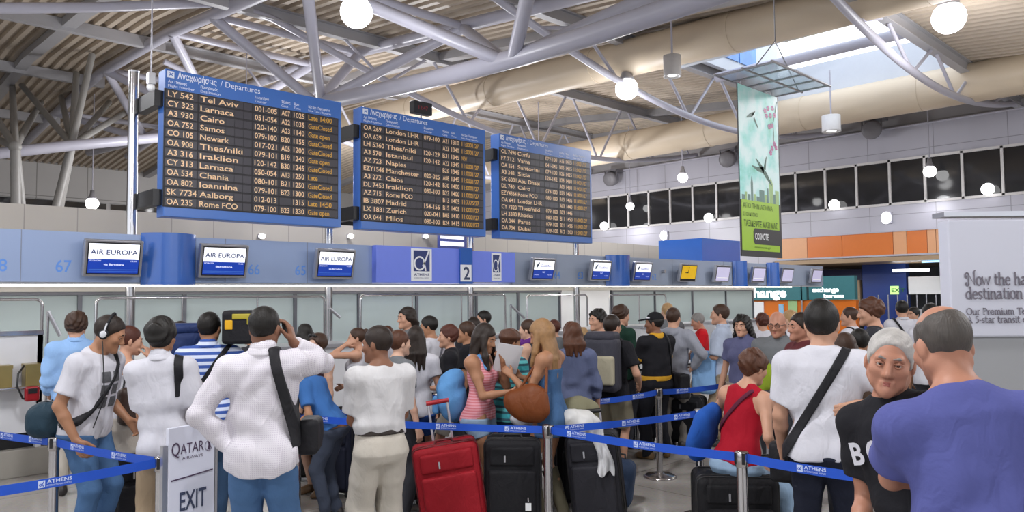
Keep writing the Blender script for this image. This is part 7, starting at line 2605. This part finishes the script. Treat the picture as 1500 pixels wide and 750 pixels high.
# white B printed on P2
o_ = P2.T.p((.0, 0, .0))
def letter(P, s, x, z, w, hgt, m):
    g = text_geo(s, 1.0, (0, 0, 0), (1, 0, 0), (0, 1, 0), extrude=0, bold=.03)
    xs = [v_[0] for v_ in g.v]; x0, x1 = min(xs), max(xs)
    D, lo, ax = Vol.field(type('F', (), {'ops': P.core, 'vox': .012})(), P.core)
    def depth(lx, lz):
        yy = .20
        for k in range(80):
            p = P.T.p((lx, yy, lz))
            i = [int(round((p[q] - lo[q]) / .012)) for q in range(3)]
            if all(0 <= i[q] < D.shape[q] for q in range(3)) and D[tuple(i)] < .010:
                break
            yy -= .002
        return yy
    ya, yb_ = depth(x + w / 2, z + hgt / 2), depth(x - w / 2, z + hgt / 2)
    out = []
    for v_ in g.v:
        t = (v_[0] - x0) / (x1 - x0)
        lx = x + (.5 - t) * w                              # reads left to right for someone facing the person
        out.append(P.T.p((lx, ya * (1 - t) + yb_ * t + .014, z + v_[1] / .72 * hgt)))
    back = [q - P.T.R @ np.array([0, .01, 0]) for q in out]
    g2 = Geo().raw([V([float(c) * P.s for c in q]) for q in out], g.f)
    ob = g2.build('shirt_letter', m); ob.parent = P.root
    return ob
letter(P2, 'B', .125, .27, .070, .085, c_white)
letter(P2, 'O', .04, .27, .070, .085, c_white)
letter(P2, 'S', -.045, .27, .070, .085, c_white)
# duffel bag of P6
o, M4 = pieces(P6, 'duffel_bag', 'dark teal duffel bag at the hip of the man with headphones', 'bag', (.18, -.28, .75),
       [('strap', cross_strap(P6, P6.T.p((-.11, 0, .46)), P6.T.p((.20, -.05, .0)), .022), m_strap),
        ('bag_body', sv(lambda v: (v.rbox((.10, -.23, .97), (.11, .13, .125), .09, euler(20, 0, 0)), v.warp(folds(4, .006, 12)))), cloth('nylon_teal', '#1f3644', .6))])
tubes(P6, o, M4, 'zip', [(.11, -.14, 1.085), (.10, -.23, 1.10), (.09, -.32, 1.085)], .006, m_black)
# backpack worn by somebody
def backpack(P, label, w, hgt, dep, m, m2=None, z=.26, strap=True, straps=(-1, 1), sm=None):
    T = P.T
    c = T.p((0, -.13 - dep / 2, z))
    items = [('pack_body', sv(lambda v: (v.rbox(c, (w / 2, dep / 2, hgt / 2), min(w, dep) * .32, T.R, puff=.02), v.warp(folds(int(w * 999), .006, 14))), .008), m)]
    c2 = T.p((w * .12, -.13 - dep - .01, z - hgt * .10))
    items.append(('front_pocket', sv(lambda v: v.rbox(c2, (w * .36, .04, hgt * .26), .03, T.R), .008), m2 or m))
    c3 = T.p((0, -.13 - dep / 2, z + hgt * .5))
    items.append(('top_lid', sv(lambda v: v.rbox(c3, (w * .46, dep * .5, .05), .045, T.R), .008), m))
    if strap:
        for q in straps:
            n = T.R @ np.array([1, 0, 0])
            items.append(('shoulder_strap', strap_mesh(P, n, float(n @ T.p((q * .105, 0, 0))), .05, .012, keep=lambda X, Y, Z: f4(.22) - T.loc(X, Y, Z)[2]), sm or m_strap))
    return pieces(P, 'rucksack', label, 'rucksack', T.p((0, -.2, z - hgt / 2)), items)
backpack(P29, 'big grey and beige rucksack on the back of the man in khaki shorts', .36, .58, .22, cloth('pack_charcoal', '#3b3b44', .7), cloth('pack_beige', '#a39d88', .7))
backpack(P10b, 'large navy hiking rucksack between the two white shirted men', .44, .62, .26, cloth('pack_navy', '#22335f', .6), cloth('pack_navy2', '#2b4077', .6), z=.40)
# light blue soft backpack slung on P22
T = P22.T
pieces(P22, 'rucksack', 'light blue soft rucksack hanging behind the woman in pink', 'rucksack', (.05, -.3, .85),
       [('pack_body', sv(lambda v: (v.ell(T.p((.04, -.26, .10)), (.15, .13, .22), euler(0, -12, 0)), v.ell(T.p((.04, -.23, .26)), (.09, .09, .10), None, .06), v.warp(folds(21, .009, 14))), .008), cloth('pack_sky', '#5a8fc4', .75)),
        ('front_pocket', sv(lambda v: v.rbox(T.p((.05, -.385, .04)), (.08, .03, .08), .025), .008), cloth('pack_sky', '#5a8fc4', .75)),
        ('shoulder_strap', strap_mesh(P22, T.R @ np.array([1, 0, 0]), float((T.R @ np.array([1, 0, 0])) @ T.p((.088, 0, 0))), .034, .008, keep=lambda X, Y, Z: f4(.36) - T.loc(X, Y, Z)[2]), cloth('pack_sky', '#5a8fc4', .75))])
# black strap of P9
backpack(P9, 'black small rucksack worn at the front of the man in the white polo', .26, .38, .12, m_strap, z=.22, straps=(1,)) if False else None
T = P9.T
n_ = T.R @ np.array([1, 0, 0])
pieces(P9, 'sling_bag', 'black sling bag on the right shoulder of the man in the white polo', 'bag', (.2, .2, 1.1),
       [('strap', strap_mesh(P9, n_, float(n_ @ T.p((.125, 0, 0))), .055, .012, keep=lambda X, Y, Z: f4(.24) - T.loc(X, Y, Z)[2]), m_strap),
        ('bag_body', sv(lambda v: (v.rbox(T.p((.13, .22, .16)), (.10, .07, .16), .05), v.warp(folds(5, .005, 14)))), m_strap)])
# black case with yellow tags near P10
T = P10.T
c = np.array((.25, -.02, 1.60))
pieces(P10, 'equipment_case', 'black boxy equipment case with yellow tags on the striped shirt shoulder', 'case', c - np.array((0, 0, .13)),
       [('case_body', sv(lambda v: v.rbox(c, (.125, .16, .135), .03)), m_strap),
        ('yellow_tag', sv(lambda v: v.rbox(c + np.array((-.07, -.165, .02)), (.030, .006, .038), .004), .005), mat('tag_yellow', '#d9a514', .5)),
        ('lid_label', sv(lambda v: (v.rbox(c + np.array((.03, -.162, .085)), (.075, .006, .022), .004), v.rbox(c + np.array((.08, -.163, .06)), (.012, .006, .04), .004)), .005), mat('tag_olive', '#a89a2c', .5)),
        ('grey_strap', sv(lambda v: v.chain([c + np.array((.13, -.1, .13)), c + np.array((.17, -.12, 0)), c + np.array((.20, -.1, -.18))], [.014, .016, .014])), m_strapg),
        ('sling', cross_strap(P10, T.p((.14, 0, .46)), T.p((-.17, 0, .0)), .04), m_strap)])
# brown bag of P8
T = P8.T
o, M4 = pieces(P8, 'handbag', 'dark brown handbag hanging at the hip of the woman in cream trousers', 'bag', (.2, .1, .93),
       [('bag_body', sv(lambda v: (v.rbox((.21, .03, 1.06), (.06, .15, .15), .05, euler(0, 0, -4)), v.warp(folds(9, .006, 14)))), cloth('leather_darkbrown', '#3a2c26', .45))])
tubes(P8, o, M4, 'bag_strap', [(.22, -.09, 1.19), P8.T.p((.16, -.05, .35)), P8.T.p((.13, .0, .455)), P8.T.p((.16, .07, .35)), (.22, .15, 1.19)], .008, m_strap)
tubes(P8, o, M4, 'lower_strap', [(.24, .14, .95), (.26, .22, .88), (.24, .28, .92), (.22, .26, 1.05)], .007, m_strap)
# brown shoulder bag of P17
T = P17.T
o, M4 = pieces(P17, 'handbag', 'tan leather shoulder bag beside the woman in the fitted white t-shirt', 'bag', (-.26, .02, .82),
       [('bag_body', sv(lambda v: (v.ell((-.27, -.02, .98), (.07, .13, .17)), v.warp(folds(9, .007, 14)))), cloth('leather_tan', '#7d4a28', .5))])
tubes(P17, o, M4, 'bag_strap', [(-.26, -.05, 1.12), P17.T.p((-.13, -.09, .35)), P17.T.p((-.10, -.0, .465)), P17.T.p((-.14, .08, .34)), (-.25, .05, 1.1)], .010, cloth('leather_tan', '#7d4a28', .5))
# hobo bag of the blonde
o, M4 = pieces(P24, 'hobo_bag', 'large rust brown hobo bag on the arm of the blonde woman', 'bag', (-.26, 0, .86),
       [('bag_body', sv(lambda v: (v.ell((-.27, .09, 1.01), (.08, .20, .13), euler(0, -14, 0)), v.ell((-.26, .04, 1.09), (.06, .13, .10), None, .05), v.warp(folds(31, .008, 13))), .007), cloth('leather_rust', '#6e3a1a', .5))])
tubes(P24, o, M4, 'bag_strap', [(-.26, -.08, 1.12), P24.T.p((-.17, -.05, .36)), P24.T.p((-.145, -.01, .455)), P24.T.p((-.17, .06, .36)), (-.27, .16, 1.12)], .013, cloth('leather_rust', '#6e3a1a', .5))
# paper she reads
g0 = P24
hp = P24.arms[-1][2] + P24.arms[-1][3] * .13
o, M4 = carried(P24, 'paper_sheet', 'white sheet of paper held by the blonde woman', 'paper', hp)
Rp = euler(-62, -28, 12)
pc_ = hp + Rp @ np.array((.05, .03, .06))
ob = Geo().box((0, 0, 0), (.21, .002, .28)).build('sheet', mat('paper_white', '#eceef2', .6, var=.01))
ob.data.transform(Matrix([list(r_) + [c_] for r_, c_ in zip(Rp, pc_)] + [[0, 0, 0, 1]]))
ob.data.transform(Matrix([list(row) for row in M4])); ob.parent = o
# white crumpled jacket held by P22
pieces(P22, 'folded_jacket', 'white crumpled jacket held low by the woman in pink', 'jacket', (-.1, .42, .8),
       [('jacket_body', sv(lambda v: (v.ell((-.08, .42, .93), (.09, .17, .10), euler(10, -30, 0)), v.ell((-.08, .34, 1.02), (.08, .09, .09), None, .05), v.warp(folds(14, .012, 18))), .007), cloth('jacket_white', '#c9ccd2'))])
# scarf of P26
h = lambda *q: P26.T.p(np.array(q))
pieces(P26, 'scarf', 'purple scarf around the neck of the woman behind the white sheet', 'scarf', P26.T.p((0, 0, .45)),
       [('scarf_loop', sv(lambda v: (v.chain([h(.09 * math.cos(t), -.01 + .085 * math.sin(t), .50 + .02 * math.sin(t * 2)) for t in np.linspace(0, 6.283, 13)], [.035] * 13), v.warp(folds(3, .008, 30)))), cloth('scarf_purple', '#5d2a78'))])
# bag of P31
T = P31.T
pieces(P31, 'laptop_bag', 'black laptop bag hanging on the right of the man in the black cap', 'bag', (.3, 0, .72),
       [('strap', cross_strap(P31, T.p((.10, 0, .47)), T.p((.21, 0, .0)), .03, keep=lambda X, Y, Z: f4(.9) - Z), m_strap),
        ('bag_body', sv(lambda v: (v.rbox((.29, -.02, .84), (.07, .17, .15), .03), v.warp(folds(6, .004, 12)))), m_strap)])
# yellow edges of the black shirt
m_yel = cloth('edge_yellow', '#c7962a')
patch(P31, 'yellow_hem', lambda X, Y, Z: np.maximum(P31.T.loc(X, Y, Z)[2] - f4(.025), f4(-.03) - P31.T.loc(X, Y, Z)[2]), m_yel, .006)
for sd in (-1, 1):
    sh_, el_ = P31.arms[sd][:2]
    e0 = sh_ * .28 + el_ * .72; u_ = _n(el_ - sh_)
    patch(P31, 'yellow_cuff', lambda X, Y, Z: np.maximum(np.abs((X - f4(e0[0])) * f4(u_[0]) + (Y - f4(e0[1])) * f4(u_[1]) + (Z - f4(e0[2])) * f4(u_[2]) + f4(.016)) - f4(.016), np.sqrt((X - f4(e0[0])) ** 2 + (Y - f4(e0[1])) ** 2 + (Z - f4(e0[2])) ** 2) - f4(.10)), m_yel, .006)
patch(P31, 'yellow_collar', lambda X, Y, Z: np.maximum(f4(.468) - P31.T.loc(X, Y, Z)[2], np.sqrt(P31.T.loc(X, Y, Z)[0] ** 2 + (P31.T.loc(X, Y, Z)[1] + f4(.02)) ** 2) - f4(.088)), m_yel, .006)
hh = lambda *q: P31.Hd.p(np.array(q) * P31.hs)
v = Vol(.005); v.ell(hh(.075, .045, .068), np.array((.018, .035, .012)), P31.Hd.R @ euler(-60, 0, 0)); v.ell(hh(-.075, .045, .068), np.array((.018, .035, .012)), P31.Hd.R @ euler(60, 0, 0))
mesh_obj('cap_badge', v.mesh(), c_white, P31.root, P31.S4)
# jacket on the arm of P34
pieces(P34, 'jacket', 'light blue jacket draped over the arm of the man in the pale shirt', 'jacket', (-.2, .2, .7),
       [('jacket_body', sv(lambda v: (v.rbox((-.20, .20, .90), (.07, .15, .26), .06), v.warp(folds(14, .012, 14))), .010), cloth('jacket_sky', '#7fa6d0'))])
# lime bag held by P37
pieces(P37, 'lime_bag', 'lime green bag held in front of the bald man with glasses', 'bag', (.1, .22, .95),
       [('bag_body', sv(lambda v: (v.ell((.10, .24, 1.10), (.12, .05, .16)), v.warp(folds(11, .006, 14))), .009), cloth('nylon_lime', '#93a832'))])
# blue bag and strap of P36
T = P36.T
pieces(P36, 'shoulder_bag', 'bright blue cloth bag hanging at the left of the seated woman', 'bag', (-.28, 0, .70),
       [('strap', cross_strap(P36, T.p((.09, 0, .47)), T.p((-.19, 0, .12)), .03), cloth('strap_plum', '#5a2438')),
        ('bag_body', sv(lambda v: (v.ell((-.27, -.05, .90), (.085, .14, .21), euler(0, 0, 18)), v.ell((-.21, -.04, 1.03), (.07, .10, .12), euler(0, 0, 18), .05), v.warp(folds(17, .008, 13))), .008), cloth('bag_blue', '#2455a8'))])
# strap of P18, P41, P44
for P_, lab, a, b, m_ in ((P18, 'thin grey bag strap across the man in white facing left', (.10, 0, .46), (-.18, 0, 0), m_strapg), (P41, 'dark bag strap across the far man in white facing left', (-.10, 0, .46), (.18, 0, 0), m_strap), (P44, 'dark bag strap across the far man under the white canopy', (-.10, 0, .46), (.18, 0, 0), m_strap)):
    pieces(P_, 'sling_bag', lab, 'bag', P_.T.p((-b[0], .12, .0)), [('strap', cross_strap(P_, P_.T.p(a), P_.T.p(b), .03, vox=.009), m_),
           ('bag_body', sv(lambda v: v.rbox(P_.T.p((b[0] * 1.2, .05, -.05)), (.05, .12, .10), .03), .010), m_)])
# white clip in the hair of P13, sunglasses on P12
h = lambda *q: P13.Hd.p(np.array(q) * P13.hs)
mesh_obj('hair_clip', sv(lambda v: v.cone(h(-.086, -.03, .02), h(-.070, -.06, .07), .008, .011), .005).mesh(), m_white, P13.root, P13.S4)
h = lambda *q: P12.Hd.p(np.array(q) * P12.hs)
mesh_obj('sunglasses', sv(lambda v: (v.ell(h(-.035, .070, .112), (.028, .012, .020)), v.ell(h(.035, .070, .112), (.028, .012, .020)), v.cone(h(-.03, .076, .115), h(.03, .076, .115), .005), v.cone(h(-.06, .06, .11), h(-.085, -.02, .05), .004), v.cone(h(.06, .06, .11), h(.085, -.02, .05), .004)), .005).mesh(), mat('glasses_frame', '#1d1b1c', .3), P12.root, P12.S4)
